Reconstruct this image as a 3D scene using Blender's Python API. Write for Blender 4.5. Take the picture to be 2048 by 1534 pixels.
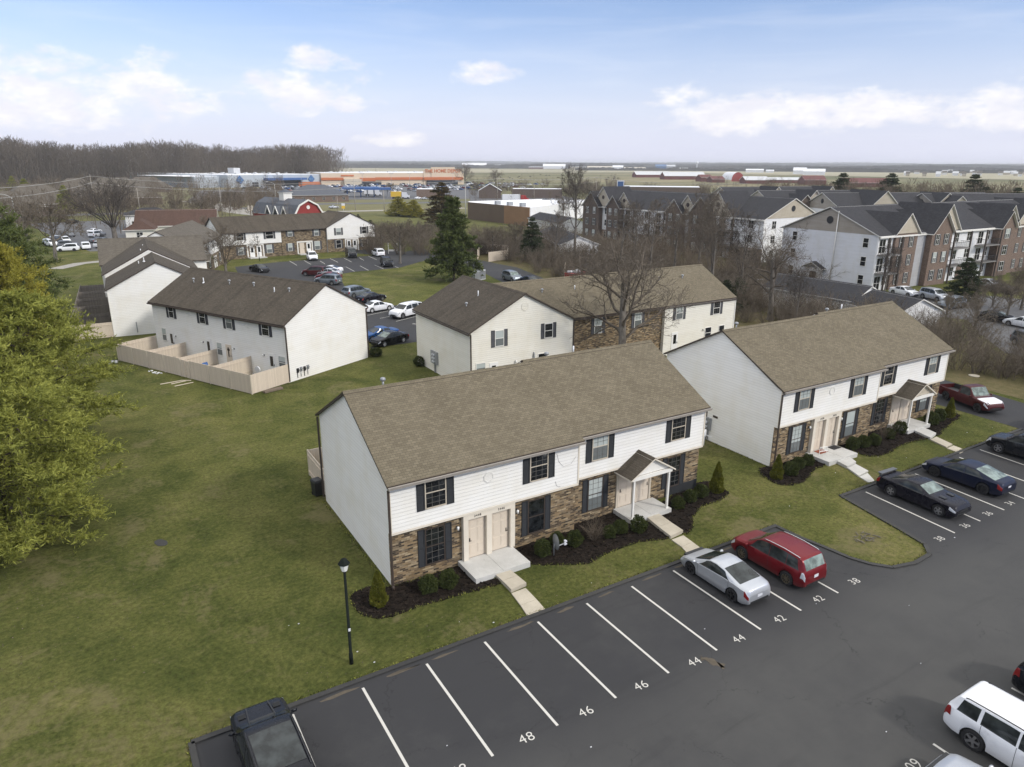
import bpy, bmesh, math, random
import numpy as np
from mathutils import Vector, Matrix

for o in list(bpy.data.objects):
    bpy.data.objects.remove(o, do_unlink=True)
SC = bpy.context.scene
COL = SC.collection
RND = random.Random(11)
rad = math.radians
sin, cos, pi = math.sin, math.cos, math.pi

# ------------------------------------------------------------------ camera, sky, sun, exposure
CAM = (-4.170016, -22.705063, 19.777628)
YAW, PITCH, ROLL, FPX = -0.5437570, 0.3019061, 0.0042423, 1412.378
FW, FH = 2048, 1534


def cam_axes():
    cy, sy = cos(YAW), sin(YAW)
    f = Vector((-sy * cos(PITCH), cy * cos(PITCH), -sin(PITCH)))
    r = Vector((cy, sy, 0))
    u = r.cross(f)
    c, s = cos(ROLL), sin(ROLL)
    return c * r + s * u, -s * r + c * u, f


CR, CU, CF = cam_axes()
cam_data = bpy.data.cameras.new('camera')
cam = bpy.data.objects.new('camera', cam_data)
COL.objects.link(cam)
m = Matrix.Identity(4)
for i in range(3):
    m[i][0], m[i][1], m[i][2], m[i][3] = CR[i], CU[i], -CF[i], CAM[i]
cam.matrix_world = m
cam_data.sensor_fit = 'HORIZONTAL'
cam_data.sensor_width = 36.0
cam_data.lens = FPX / FW * 36.0
cam_data.clip_start = 0.5
cam_data.clip_end = 40000
SC.camera = cam

SUN_DIR = Vector((0.42, -0.70, 0.56)).normalized()      # towards the sun
SUN_EL = math.asin(SUN_DIR.z)
SUN_AZ = math.atan2(SUN_DIR.x, SUN_DIR.y)
sun_data = bpy.data.lights.new('sun', 'SUN')
sun_data.energy = 1.9
sun_data.angle = rad(6)
sun_data.color = (1.0, 0.955, 0.88)
sun = bpy.data.objects.new('sun', sun_data)
COL.objects.link(sun)
sun.rotation_euler = SUN_DIR.to_track_quat('Z', 'Y').to_euler()
sun.location = (0, 0, 200)

SC.view_settings.view_transform = 'Standard'
SC.view_settings.look = 'None'
SC.view_settings.exposure = 0.24
SC.view_settings.gamma = 1.0
SC.view_settings.use_curve_mapping = False
SC.cycles.use_denoising = True
SC.cycles.max_bounces = 6
SC.cycles.diffuse_bounces = 3
SC.cycles.glossy_bounces = 3
SC.cycles.transmission_bounces = 4
SC.cycles.transparent_max_bounces = 6
SC.cycles.volume_bounces = 0
SC.cycles.use_adaptive_sampling = True
SC.cycles.adaptive_threshold = 0.015


class NT:
    """small helper for building node trees"""
    def __init__(s, tree):
        s.t = tree
        s.n = tree.nodes
        s.l = tree.links

    def node(s, typ, **kw):
        nd = s.n.new(typ)
        for k, v in kw.items():
            if k.startswith('i_'):
                continue
            setattr(nd, k, v)
        return nd

    def put(s, sock, v):
        if isinstance(v, bpy.types.NodeSocket):
            s.l.new(v, sock)
        elif v is not None:
            if hasattr(sock.default_value, '__len__') and not hasattr(v, '__len__'):
                v = [v] * len(sock.default_value)
            if hasattr(v, '__len__') and len(v) == 3 and len(sock.default_value) == 4:
                v = (*v, 1)
            sock.default_value = v

    def math(s, op, a, b=0.0, c=None, clamp=False):
        nd = s.n.new('ShaderNodeMath')
        nd.operation = op
        nd.use_clamp = clamp
        s.put(nd.inputs[0], a)
        s.put(nd.inputs[1], b)
        if c is not None:
            s.put(nd.inputs[2], c)
        return nd.outputs[0]

    def vmath(s, op, a, b):
        nd = s.n.new('ShaderNodeVectorMath')
        nd.operation = op
        s.put(nd.inputs[0], a)
        s.put(nd.inputs[1], b)
        return nd.outputs[0]

    def noise(s, vec, scale, detail=3, rough=0.55, dist=0.0, color=False):
        nd = s.n.new('ShaderNodeTexNoise')
        if vec is not None:
            s.l.new(vec, nd.inputs['Vector'])
        nd.inputs['Scale'].default_value = scale
        nd.inputs['Detail'].default_value = detail
        nd.inputs['Roughness'].default_value = rough
        nd.inputs['Distortion'].default_value = dist
        return nd.outputs['Color' if color else 'Fac']

    def ramp(s, fac, stops, interp='LINEAR'):
        nd = s.n.new('ShaderNodeValToRGB')
        s.l.new(fac, nd.inputs[0])
        cr = nd.color_ramp
        cr.interpolation = interp
        while len(cr.elements) < len(stops):
            cr.elements.new(0.5)
        for e, (p, c) in zip(cr.elements, stops):
            e.position = p
            e.color = (*c, 1) if hasattr(c, '__len__') else (c, c, c, 1)
        return nd.outputs[0]

    def mix(s, fac, a, b, blend='MIX'):
        nd = s.n.new('ShaderNodeMix')
        nd.data_type = 'RGBA'
        nd.blend_type = blend
        s.put(nd.inputs[0], fac)
        s.put(nd.inputs[6], a)
        s.put(nd.inputs[7], b)
        return nd.outputs[2]

    def smooth(s, v, lo, hi):
        nd = s.n.new('ShaderNodeMapRange')
        nd.interpolation_type = 'SMOOTHSTEP'
        s.put(nd.inputs[0], v)
        s.put(nd.inputs[1], lo)
        s.put(nd.inputs[2], hi)
        return nd.outputs[0]

    def coord(s, kind='Object'):
        return s.n.new('ShaderNodeTexCoord').outputs[kind]

    def pos(s):
        return s.n.new('ShaderNodeNewGeometry').outputs['Position']

    def mapping(s, vec, scale=(1, 1, 1), loc=(0, 0, 0), rot=(0, 0, 0)):
        nd = s.n.new('ShaderNodeMapping')
        s.l.new(vec, nd.inputs[0])
        nd.inputs[1].default_value = loc
        nd.inputs[2].default_value = rot
        nd.inputs[3].default_value = scale
        return nd.outputs[0]

    def bump(s, h, strength, dist=0.02):
        nd = s.n.new('ShaderNodeBump')
        s.l.new(h, nd.inputs['Height'])
        nd.inputs['Strength'].default_value = strength
        nd.inputs['Distance'].default_value = dist
        return nd.outputs[0]


def build_world():
    w = bpy.data.worlds.new('World')
    SC.world = w
    w.use_nodes = True
    t = NT(w.node_tree)
    for n in list(t.n):
        t.n.remove(n)
    out = t.node('ShaderNodeOutputWorld')
    bg = t.node('ShaderNodeBackground')
    sky = t.node('ShaderNodeTexSky', sky_type='NISHITA')
    sky.sun_disc = False
    sky.sun_elevation = SUN_EL
    sky.sun_rotation = SUN_AZ
    sky.air_density = 1.0
    sky.dust_density = 0.6
    sky.ozone_density = 3.0
    sky.altitude = 100
    d = t.coord('Generated')
    sp = t.node('ShaderNodeSeparateXYZ')
    t.l.new(d, sp.inputs[0])
    az = t.math('ARCTAN2', sp.outputs[0], sp.outputs[1])      # radians from +Y towards +X
    el = t.math('ARCSINE', sp.outputs[2])
    cb = t.node('ShaderNodeCombineXYZ')
    t.l.new(az, cb.inputs[0])
    t.l.new(t.math('MULTIPLY', el, 1.9), cb.inputs[1])
    ae = cb.outputs[0]
    n1 = t.noise(ae, 13, 7, 0.58, 0.25)
    n2 = t.noise(ae, 34, 5, 0.6)
    nz = t.math('ADD', t.math('MULTIPLY', n1, 0.72), t.math('MULTIPLY', n2, 0.28))
    # cumulus banks: azimuth, elevation of the base, half width, height (degrees), weight
    banks = [(-2.0, 2.0, 8.0, 5.2, 1.0), (4.2, 2.4, 5.5, 4.6, 1.0), (16.0, 3.5, 5.6, 3.4, .9), (17.0, 6.2, 2.8, 2.0, .8),
             (28.8, 5.9, 2.6, 1.5, .62), (21.8, 1.3, 2.8, 1.4, .7), (43.5, 4.3, 3.0, 2.4, .62),
             (49.5, 2.1, 6.6, 3.5, 1.0), (57.0, 2.6, 5.5, 2.6, .9), (64.6, 2.2, 4.0, 2.8, .9), (-20, 3, 12, 8, 1), (95, 3, 15, 9, 1), (140, 4, 20, 14, 1), (-70, 4, 25, 16, 1), (-120, 4, 20, 12, 1)]
    total = None
    for (a, e, hw, hh, wt) in banks:
        dx = t.math('DIVIDE', t.math('SUBTRACT', az, rad(a)), rad(hw))
        de = t.math('SUBTRACT', el, rad(e + hh * 0.28))
        up = t.math('DIVIDE', t.math('MAXIMUM', de, 0.0), rad(hh * 0.72))
        dn = t.math('DIVIDE', t.math('MINIMUM', de, 0.0), rad(hh * 0.38))
        dy = t.math('ADD', up, dn)
        r2 = t.math('ADD', t.math('MULTIPLY', dx, dx), t.math('MULTIPLY', dy, dy))
        b = t.math('MULTIPLY', t.math('SUBTRACT', 1.0, r2), wt)
        total = b if total is None else t.math('MAXIMUM', total, b)
    dens = t.math('ADD', t.math('MULTIPLY', t.math('MAXIMUM', total, -1.0), 0.42), t.math('MULTIPLY', t.math('SUBTRACT', nz, 0.5), 2.3))
    mask = t.math('MULTIPLY', t.smooth(dens, -0.02, 0.46), 0.84)
    # thin high veil, brushed along the horizon
    veil = t.noise(t.mapping(ae, (1.6, 6.5, 1), rot=(0, 0, rad(-6))), 3.0, 5, 0.55, 0.6)
    veilm = t.math('MULTIPLY', t.smooth(veil, 0.40, 0.85), 0.24)
    haze = t.math('MULTIPLY', t.smooth(el, rad(13.0), rad(-1.0)), 0.92)
    skyc = t.mix(1.0, sky.outputs[0], (0.130, 0.124, 0.138), 'MULTIPLY')
    c = t.mix(haze, skyc, (0.68, 0.70, 0.86))
    c = t.mix(veilm, c, (0.80, 0.83, 0.91))
    inner = t.smooth(t.noise(t.mapping(ae, (1, 1, 1), loc=(0.02, 0.05, 0)), 20, 5, 0.6), 0.35, 0.7)
    cc = t.mix(inner, (0.80, 0.79, 0.85), (0.97, 0.945, 0.93))
    c = t.mix(mask, c, cc)
    # bright white dome added above the frame to fill the shaded walls
    c = t.mix(t.math('MULTIPLY', t.smooth(el, rad(15), rad(42)), 0.88), c, (1.43, 1.42, 1.40))
    t.l.new(c, bg.inputs[0])
    bg.inputs[1].default_value = 1.0
    t.l.new(bg.outputs[0], out.inputs[0])


build_world()


def G(px, py, z=0.0):
    """survey: the point at height z that the photograph shows at (px, py)"""
    d = CF * FPX + CR * (px - FW / 2) + CU * (FH / 2 - py)
    t = (z - CAM[2]) / d.z
    return Vector((CAM[0] + d.x * t, CAM[1] + d.y * t, z))


# ------------------------------------------------------------------ object helpers
def tag(o, label=None, cat=None, group=None, kind=None):
    if label: o['label'] = label
    if cat: o['category'] = cat
    if group: o['group'] = group
    if kind: o['kind'] = kind
    return o


def thing(name, label, cat, loc=(0, 0, 0), rotz=0.0, group=None):
    o = bpy.data.objects.new(name, None)
    o.empty_display_size = 0.3
    COL.objects.link(o)
    o.location = loc
    o.rotation_euler = (0, 0, rotz)
    return tag(o, label, cat, group)


def part(name, mesh, parent=None, loc=(0, 0, 0), rotz=0.0, mats=None, scale=None):
    """an object from an existing mesh; mats overrides the materials on this object only"""
    o = bpy.data.objects.new(name, mesh)
    COL.objects.link(o)
    if parent: o.parent = parent
    o.location = loc
    o.rotation_euler = (0, 0, rotz)
    if scale: o.scale = scale
    if mats:
        for i, mt in enumerate(mats):
            if mt is not None:
                o.material_slots[i].link = 'OBJECT'
                o.material_slots[i].material = mt
    return o


def copy_tree(o, parent=None):
    c = o.copy()
    COL.objects.link(c)
    c.parent = parent
    for ch in o.children:
        copy_tree(ch, c)
    return c


class MB:
    """collects polygons, then links them as ONE mesh with planar UVs in metres"""
    def __init__(s):
        s.v, s.f, s.m, s.s = [], [], [], []

    def face(s, pts, m=0, smooth=False):
        i = len(s.v)
        s.v.extend([tuple(p) for p in pts])
        s.f.append(tuple(range(i, i + len(pts))))
        s.m.append(m)
        s.s.append(smooth)

    def hull(s, p, m=0):
        """box from 8 corners: bottom 4 (ccw), top 4"""
        i = len(s.v)
        s.v.extend([tuple(q) for q in p])
        for f in ((3, 2, 1, 0), (4, 5, 6, 7), (0, 1, 5, 4), (1, 2, 6, 5), (2, 3, 7, 6), (3, 0, 4, 7)):
            s.f.append(tuple(i + k for k in f))
            s.m.append(m)
            s.s.append(False)

    def box(s, x0, x1, y0, y1, z0, z1, m=0):
        s.hull([(x0, y0, z0), (x1, y0, z0), (x1, y1, z0), (x0, y1, z0), (x0, y0, z1), (x1, y0, z1), (x1, y1, z1), (x0, y1, z1)], m)

    def bar(s, a, b, w, h, m=0, up=(0, 0, 1)):
        a, b = Vector(a), Vector(b)
        d = (b - a).normalized()
        x = d.cross(Vector(up))
        if x.length < 1e-4: x = d.cross(Vector((1, 0, 0)))
        x = x.normalized() * w / 2
        y = x.cross(d).normalized() * h / 2
        s.hull([a - x - y, a + x - y, b + x - y, b - x - y, a - x + y, a + x + y, b + x + y, b - x + y], m)

    def tube(s, pts, r, n=8, m=0, cap=True, smooth=True):
        pts = [Vector(p) for p in pts]
        if not hasattr(r, '__len__'): r = [r] * len(pts)
        rings = []
        up = Vector((0.31, 0.17, 0.93))
        for k, p in enumerate(pts):
            d = (pts[min(k + 1, len(pts) - 1)] - pts[max(k - 1, 0)]).normalized()
            x = d.cross(up)
            if x.length < 0.05: x = d.cross(Vector((1, 0, 0)))
            x.normalize()
            y = d.cross(x)
            i = len(s.v)
            for j in range(n):
                a = 2 * pi * j / n
                s.v.append(tuple(p + (x * cos(a) + y * sin(a)) * r[k]))
            rings.append(i)
        for k in range(len(rings) - 1):
            for j in range(n):
                s.f.append((rings[k] + j, rings[k] + (j + 1) % n, rings[k + 1] + (j + 1) % n, rings[k + 1] + j))
                s.m.append(m)
                s.s.append(smooth)
        if cap:
            s.f.append(tuple(rings[0] + j for j in range(n))[::-1]); s.m.append(m); s.s.append(False)
            s.f.append(tuple(rings[-1] + j for j in range(n))); s.m.append(m); s.s.append(False)

    def prism(s, poly, z0, z1, m=0, mside=None):
        n = len(poly)
        area = sum(poly[i][0] * poly[(i + 1) % n][1] - poly[(i + 1) % n][0] * poly[i][1] for i in range(n))
        if area < 0: poly = poly[::-1]
        s.face([(p[0], p[1], z1) for p in poly], m)
        for i in range(n):
            a, b = poly[i], poly[(i + 1) % n]
            s.face([(a[0], a[1], z0), (b[0], b[1], z0), (b[0], b[1], z1), (a[0], a[1], z1)], m if mside is None else mside)

    def grid(s, rows, m=0, smooth=True, close=False):
        i = len(s.v)
        n = len(rows[0])
        for r in rows: s.v.extend([tuple(p) for p in r])
        for a in range(len(rows) - 1):
            for b in range(n - (0 if close else 1)):
                c = (b + 1) % n
                s.f.append((i + a * n + b, i + a * n + c, i + (a + 1) * n + c, i + (a + 1) * n + b))
                s.m.append(m)
                s.s.append(smooth)

    def ball(s, c, rx, ry, rz, n=10, k=6, m=0):
        rows = []
        for a in range(k + 1):
            t = pi * a / k
            rows.append([(c[0] + rx * sin(t) * cos(2 * pi * b / n), c[1] + ry * sin(t) * sin(2 * pi * b / n), c[2] - rz * cos(t)) for b in range(n)])
        s.grid(rows, m, True, True)

    def mesh(s, name, mats, sharp=None):
        me = bpy.data.meshes.new(name)
        me.from_pydata(s.v, [], s.f)
        for mt in (mats if isinstance(mats, (list, tuple)) else [mats]):
            me.materials.append(mt)
        me.polygons.foreach_set('material_index', s.m)
        me.polygons.foreach_set('use_smooth', s.s)
        uv = me.uv_layers.new(name='UVMap')
        data = np.zeros(len(me.loops) * 2, dtype=np.float32)
        k = 0
        for f in s.f:
            p = [s.v[i] for i in f]
            nx = ny = nz = 0.0
            for a in range(len(p)):
                q, r = p[a], p[(a + 1) % len(p)]
                nx += (q[1] - r[1]) * (q[2] + r[2]); ny += (q[2] - r[2]) * (q[0] + r[0]); nz += (q[0] - r[0]) * (q[1] + r[1])
            L = math.sqrt(nx * nx + ny * ny + nz * nz) or 1.0
            nx, ny, nz = nx / L, ny / L, nz / L
            h = math.hypot(nx, ny)
            if h < 1e-3: tx, ty = 1.0, 0.0
            else: tx, ty = -ny / h, nx / h
            bx, by, bz = -nz * ty, nz * tx, nx * ty - ny * tx
            for q in p:
                data[k] = q[0] * tx + q[1] * ty
                data[k + 1] = q[0] * bx + q[1] * by + q[2] * bz
                k += 2
        uv.data.foreach_set('uv', data)
        me.update()
        if sharp: me.set_sharp_from_angle(angle=rad(sharp))
        return me

    def build(s, name, mats, parent=None, loc=(0, 0, 0), rotz=0.0, sharp=None):
        return part(name, s.mesh(name, mats, sharp), parent, loc, rotz)


def np_mesh(name, verts, quads, mats, mi=None, smooth=False):
    """fast mesh from numpy arrays: verts (n,3), quads (m,k)"""
    me = bpy.data.meshes.new(name)
    k = quads.shape[1]
    me.vertices.add(len(verts))
    me.vertices.foreach_set('co', verts.astype(np.float32).ravel())
    me.loops.add(quads.size)
    me.loops.foreach_set('vertex_index', quads.astype(np.int32).ravel())
    me.polygons.add(len(quads))
    me.polygons.foreach_set('loop_start', np.arange(0, quads.size, k, dtype=np.int32))
    if mi is not None: me.polygons.foreach_set('material_index', mi.astype(np.int32))
    for mt in (mats if isinstance(mats, (list, tuple)) else [mats]):
        me.materials.append(mt)
    me.update(calc_edges=True)
    if smooth: me.polygons.foreach_set('use_smooth', np.ones(len(quads), dtype=bool))
    return me
# ------------------------------------------------------------------ materials
M = {}


def newmat(name):
    mt = bpy.data.materials.new(name)
    mt.use_nodes = True
    t = NT(mt.node_tree)
    b = t.n['Principled BSDF']
    return mt, t, b


def plain(name, col, rough=0.6, metal=0.0, var=0.12, scale=3.0, bump=0.0, coat=0.0, spec=0.5):
    mt, t, b = newmat(name)
    co = t.coord('Object')
    n = t.noise(co, scale, 4, 0.6)
    f = t.math('ADD', t.math('MULTIPLY', t.math('SUBTRACT', n, 0.5), 2 * var), 1.0)
    c = t.mix(1.0, col, t.math('MULTIPLY', f, 1.0), 'MULTIPLY')
    t.put(b.inputs['Base Color'], c)
    b.inputs['Roughness'].default_value = rough
    b.inputs['Metallic'].default_value = metal
    b.inputs['Coat Weight'].default_value = coat
    b.inputs['Specular IOR Level'].default_value = spec
    if bump:
        t.l.new(t.bump(t.noise(co, scale * 8, 4), bump, 0.02), b.inputs['Normal'])
    M[name] = mt
    return mt


def siding(name, col, lap=0.19, grime=0.055):
    mt, t, b = newmat(name)
    uv = t.coord('UV')
    sp = t.node('ShaderNodeSeparateXYZ')
    t.l.new(uv, sp.inputs[0])
    fr = t.math('FRACT', t.math('DIVIDE', sp.outputs[1], lap))
    co = t.coord('Object')
    n = t.noise(co, 0.6, 5, 0.6)
    st = t.noise(t.mapping(co, (2.2, 2.2, 0.18)), 1.0, 4, 0.6)
    g = t.math('ADD', t.math('MULTIPLY', n, 0.8), t.math('MULTIPLY', st, 0.2))
    c = t.mix(t.smooth(g, 0.40, 0.70), col, tuple(x * (1 - grime) * k for x, k in zip(col, (1.0, 0.98, 0.93))))
    # shadow line under each lap, painted as a darker colour
    gap_or_shade = t.math('LESS_THAN', fr, 0.18)
    c = t.mix(t.math('MULTIPLY', gap_or_shade, 0.24), c, tuple(x * 0.45 for x in col))
    brd = t.noise(t.mapping(uv, (0.27, 1.0 / lap * 0.5, 1)), 1.0, 1)
    c = t.mix(0.10, c, t.ramp(brd, [(0.3, 0.55), (0.7, 0.95)]))
    t.put(b.inputs['Base Color'], c)
    b.inputs['Roughness'].default_value = 0.55
    b.inputs['Specular IOR Level'].default_value = 0.3
    h = t.math('SUBTRACT', 1.0, fr)
    t.l.new(t.bump(h, 0.8, 0.016), b.inputs['Normal'])
    M[name] = mt


def brick(name, stops, mortar, bw=0.21, bh=0.072):
    mt, t, b = newmat(name)
    uv = t.coord('UV')
    br = t.node('ShaderNodeTexBrick')
    t.l.new(uv, br.inputs['Vector'])
    br.inputs['Color1'].default_value = (0, 0, 0, 1)
    br.inputs['Color2'].default_value = (1, 1, 1, 1)
    br.inputs['Scale'].default_value = 1.0
    br.inputs['Mortar Size'].default_value = 0.008
    br.inputs['Mortar Smooth'].default_value = 0.2
    br.inputs['Brick Width'].default_value = bw
    br.inputs['Row Height'].default_value = bh
    v = t.math('ADD', t.math('MULTIPLY', br.outputs['Color'], 0.8), t.math('MULTIPLY', t.noise(uv, 1.3, 3), 0.3))
    c = t.ramp(v, stops)
    c = t.mix(t.math('MULTIPLY', t.noise(uv, 22, 3), 0.3), c, (0.07, 0.05, 0.035))
    c = t.mix(br.outputs['Fac'], c, mortar)
    t.put(b.inputs['Base Color'], c)
    b.inputs['Roughness'].default_value = 0.85
    t.l.new(t.bump(t.math('SUBTRACT', 1.0, br.outputs['Fac']), 0.6, 0.01), b.inputs['Normal'])
    M[name] = mt


def shingle(name, stops, bw=0.30, bh=0.145, streak=0.25):
    mt, t, b = newmat(name)
    uv = t.coord('UV')
    br = t.node('ShaderNodeTexBrick')
    t.l.new(uv, br.inputs['Vector'])
    br.inputs['Color1'].default_value = (0, 0, 0, 1)
    br.inputs['Color2'].default_value = (1, 1, 1, 1)
    br.inputs['Scale'].default_value = 1.0
    br.inputs['Mortar Size'].default_value = 0.010
    br.inputs['Mortar Smooth'].default_value = 0.4
    br.inputs['Brick Width'].default_value = bw
    br.inputs['Row Height'].default_value = bh
    br.offset_frequency = 2
    n = t.noise(uv, 0.55, 4, 0.6)
    fine = t.noise(uv, 26, 3, 0.7)
    v = t.math('ADD', t.math('MULTIPLY', t.math('SUBTRACT', br.outputs['Color'], 0.5), 0.17), t.math('ADD', t.math('ADD', t.math('MULTIPLY', n, 0.22), 0.14), t.math('MULTIPLY', fine, 0.48)))
    c = t.ramp(v, stops)
    st = t.smooth(t.noise(t.mapping(uv, (1.1, 0.10, 1)), 1.0, 5, 0.65), 0.42, 0.75)
    c = t.mix(t.math('MULTIPLY', st, streak), c, tuple(x * 0.45 for x in stops[0][1]))
    c = t.mix(t.math('MULTIPLY', br.outputs['Fac'], 0.45), c, tuple(x * 0.34 for x in stops[0][1]))
    t.put(b.inputs['Base Color'], c)
    b.inputs['Roughness'].default_value = 0.92
    b.inputs['Specular IOR Level'].default_value = 0.25
    h = t.math('SUBTRACT', v, br.outputs['Fac'])
    t.l.new(t.bump(h, 0.55, 0.012), b.inputs['Normal'])
    M[name] = mt


def glass(name, col, rough=0.06, curtain=None):
    mt, t, b = newmat(name)
    co = t.coord('Object')
    n = t.noise(co, 2.2, 3)
    if curtain:
        sp = t.node('ShaderNodeSeparateXYZ')
        t.l.new(co, sp.inputs[0])
        fold = t.math('ADD', t.math('MULTIPLY', t.math('SINE', t.math('MULTIPLY', sp.outputs[0], 55.0)), 0.10), 0.9)
        c = t.mix(1.0, curtain, fold, 'MULTIPLY')
        half = t.math('GREATER_THAN', sp.outputs[2], 0.78)
        c = t.mix(half, t.mix(0.7, c, col), c)
    else:
        c = t.mix(t.smooth(n, 0.35, 0.7), col, tuple(x * 2.4 + 0.01 for x in col))
    t.put(b.inputs['Base Color'], c)
    b.inputs['Roughness'].default_value = rough
    b.inputs['Specular IOR Level'].default_value = 0.4
    M[name] = mt


def carpaint(name, col, metal=0.0, rough=0.32):
    mt, t, b = newmat(name)
    co = t.coord('Object')
    dirt = t.smooth(t.noise(co, 1.6, 5, 0.65), 0.45, 0.8)
    sp = t.node('ShaderNodeSeparateXYZ')
    t.l.new(co, sp.inputs[0])
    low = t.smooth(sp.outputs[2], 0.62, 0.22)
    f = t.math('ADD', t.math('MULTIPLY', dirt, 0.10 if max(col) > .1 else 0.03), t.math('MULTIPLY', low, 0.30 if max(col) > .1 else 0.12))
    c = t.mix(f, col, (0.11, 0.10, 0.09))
    t.put(b.inputs['Base Color'], c)
    b.inputs['Metallic'].default_value = metal
    t.put(b.inputs['Roughness'], t.math('ADD', t.math('MULTIPLY', dirt, 0.15), rough))
    b.inputs['Coat Weight'].default_value = 0.15 if max(col) > .06 else 0.0
    b.inputs['Specular IOR Level'].default_value = 0.28
    b.inputs['Coat Roughness'].default_value = 0.08
    M[name] = mt


def foliage(name, c0, c1, c2, scale=0.9, trans=0.25):
    mt, t, b = newmat(name)
    p = t.pos()
    big = t.noise(p, scale, 3, 0.6)
    fine = t.noise(p, scale * 9, 3, 0.7)
    v = t.math('ADD', t.math('MULTIPLY', big, 0.50), t.math('MULTIPLY', fine, 0.54))
    c = t.ramp(v, [(0.30, c0), (0.52, c1), (0.74, c2)])
    t.put(b.inputs['Base Color'], c)
    b.inputs['Roughness'].default_value = 0.75
    b.inputs['Specular IOR Level'].default_value = 0.25
    if trans:
        tr = t.node('ShaderNodeBsdfTranslucent')
        t.put(tr.inputs[0], c)
        mx = t.node('ShaderNodeMixShader')
        mx.inputs[0].default_value = trans
        t.l.new(b.outputs[0], mx.inputs[1])
        t.l.new(tr.outputs[0], mx.inputs[2])
        t.l.new(mx.outputs[0], t.n['Material Output'].inputs[0])
    M[name] = mt


def bark(name, c0, c1, scale=4.0):
    mt, t, b = newmat(name)
    p = t.pos()
    n = t.noise(t.mapping(p, (1, 1, 0.35)), scale, 4, 0.65)
    t.put(b.inputs['Base Color'], t.ramp(n, [(0.32, c0), (0.68, c1)]))
    b.inputs['Roughness'].default_value = 0.9
    b.inputs['Specular IOR Level'].default_value = 0.15
    M[name] = mt


def ground_mat():
    mt, t, b = newmat('lawn_grass')
    p = t.pos()
    n_big = t.noise(p, 0.045, 4, 0.6)
    n_mid = t.noise(p, 0.33, 4, 0.6, 0.4)
    n_sm = t.noise(p, 2.6, 4, 0.65)
    n_f = t.noise(p, 15, 3, 0.75)
    n_ff = t.noise(t.mapping(p, (1, 1, 1), rot=(0, 0, 0.6)), 42, 2, 0.8)
    v = t.math('ADD', t.math('ADD', t.math('MULTIPLY', n_big, 0.50), t.math('MULTIPLY', n_mid, 0.52)), t.math('ADD', t.math('MULTIPLY', n_sm, 0.26), t.math('MULTIPLY', n_f, -0.08)))
    c = t.ramp(v, [(0.46, (0.050, 0.062, 0.015)), (0.58, (0.088, 0.096, 0.026)), (0.70, (0.130, 0.128, 0.040)), (0.82, (0.190, 0.168, 0.070))])
    blade = t.math('ADD', t.math('MULTIPLY', n_ff, 0.9), t.math('MULTIPLY', n_f, 0.6))
    tuft = t.math('ADD', t.math('MULTIPLY', t.noise(p, 5.0, 4, 0.75), 0.6), t.math('MULTIPLY', blade, 0.35))
    c = t.mix(0.85, c, t.mix(1.0, c, t.ramp(tuft, [(0.43, 0.42), (0.57, 0.98), (0.72, 1.60)]), 'MULTIPLY'))
    # worn, straw coloured patches
    w = t.smooth(t.math('ADD', t.math('MULTIPLY', t.noise(p, 0.21, 5, 0.7, 0.8), 0.8), t.math('MULTIPLY', n_sm, 0.25)), 0.545, 0.675)
    c = t.mix(t.math('MULTIPLY', w, 0.62), c, (0.170, 0.145, 0.074))
    dead = t.smooth(t.noise(p, 7.0, 3, 0.8), 0.66, 0.76)
    c = t.mix(t.math('MULTIPLY', dead, 0.35), c, (0.21, 0.17, 0.08))
    # the farm fields beyond the town are paler and drier
    sp = t.node('ShaderNodeSeparateXYZ')
    t.l.new(p, sp.inputs[0])
    dist = t.math('ADD', t.math('MULTIPLY', sp.outputs[0], 0.52), t.math('MULTIPLY', sp.outputs[1], 0.85))
    far = t.smooth(dist, 170, 420)
    fn = t.noise(t.mapping(p, (1, 2.2, 1)), 0.0022, 4, 0.6)
    fieldc = t.ramp(fn, [(0.36, (0.105, 0.110, 0.048)), (0.50, (0.165, 0.155, 0.085)), (0.64, (0.250, 0.215, 0.130))])
    c = t.mix(far, c, fieldc)
    t.put(b.inputs['Base Color'], c)
    b.inputs['Roughness'].default_value = 0.95
    b.inputs['Specular IOR Level'].default_value = 0.1
    t.l.new(t.bump(t.math('ADD', n_f, n_ff), 0.8, 0.05), b.inputs['Normal'])
    M['grass'] = mt


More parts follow.
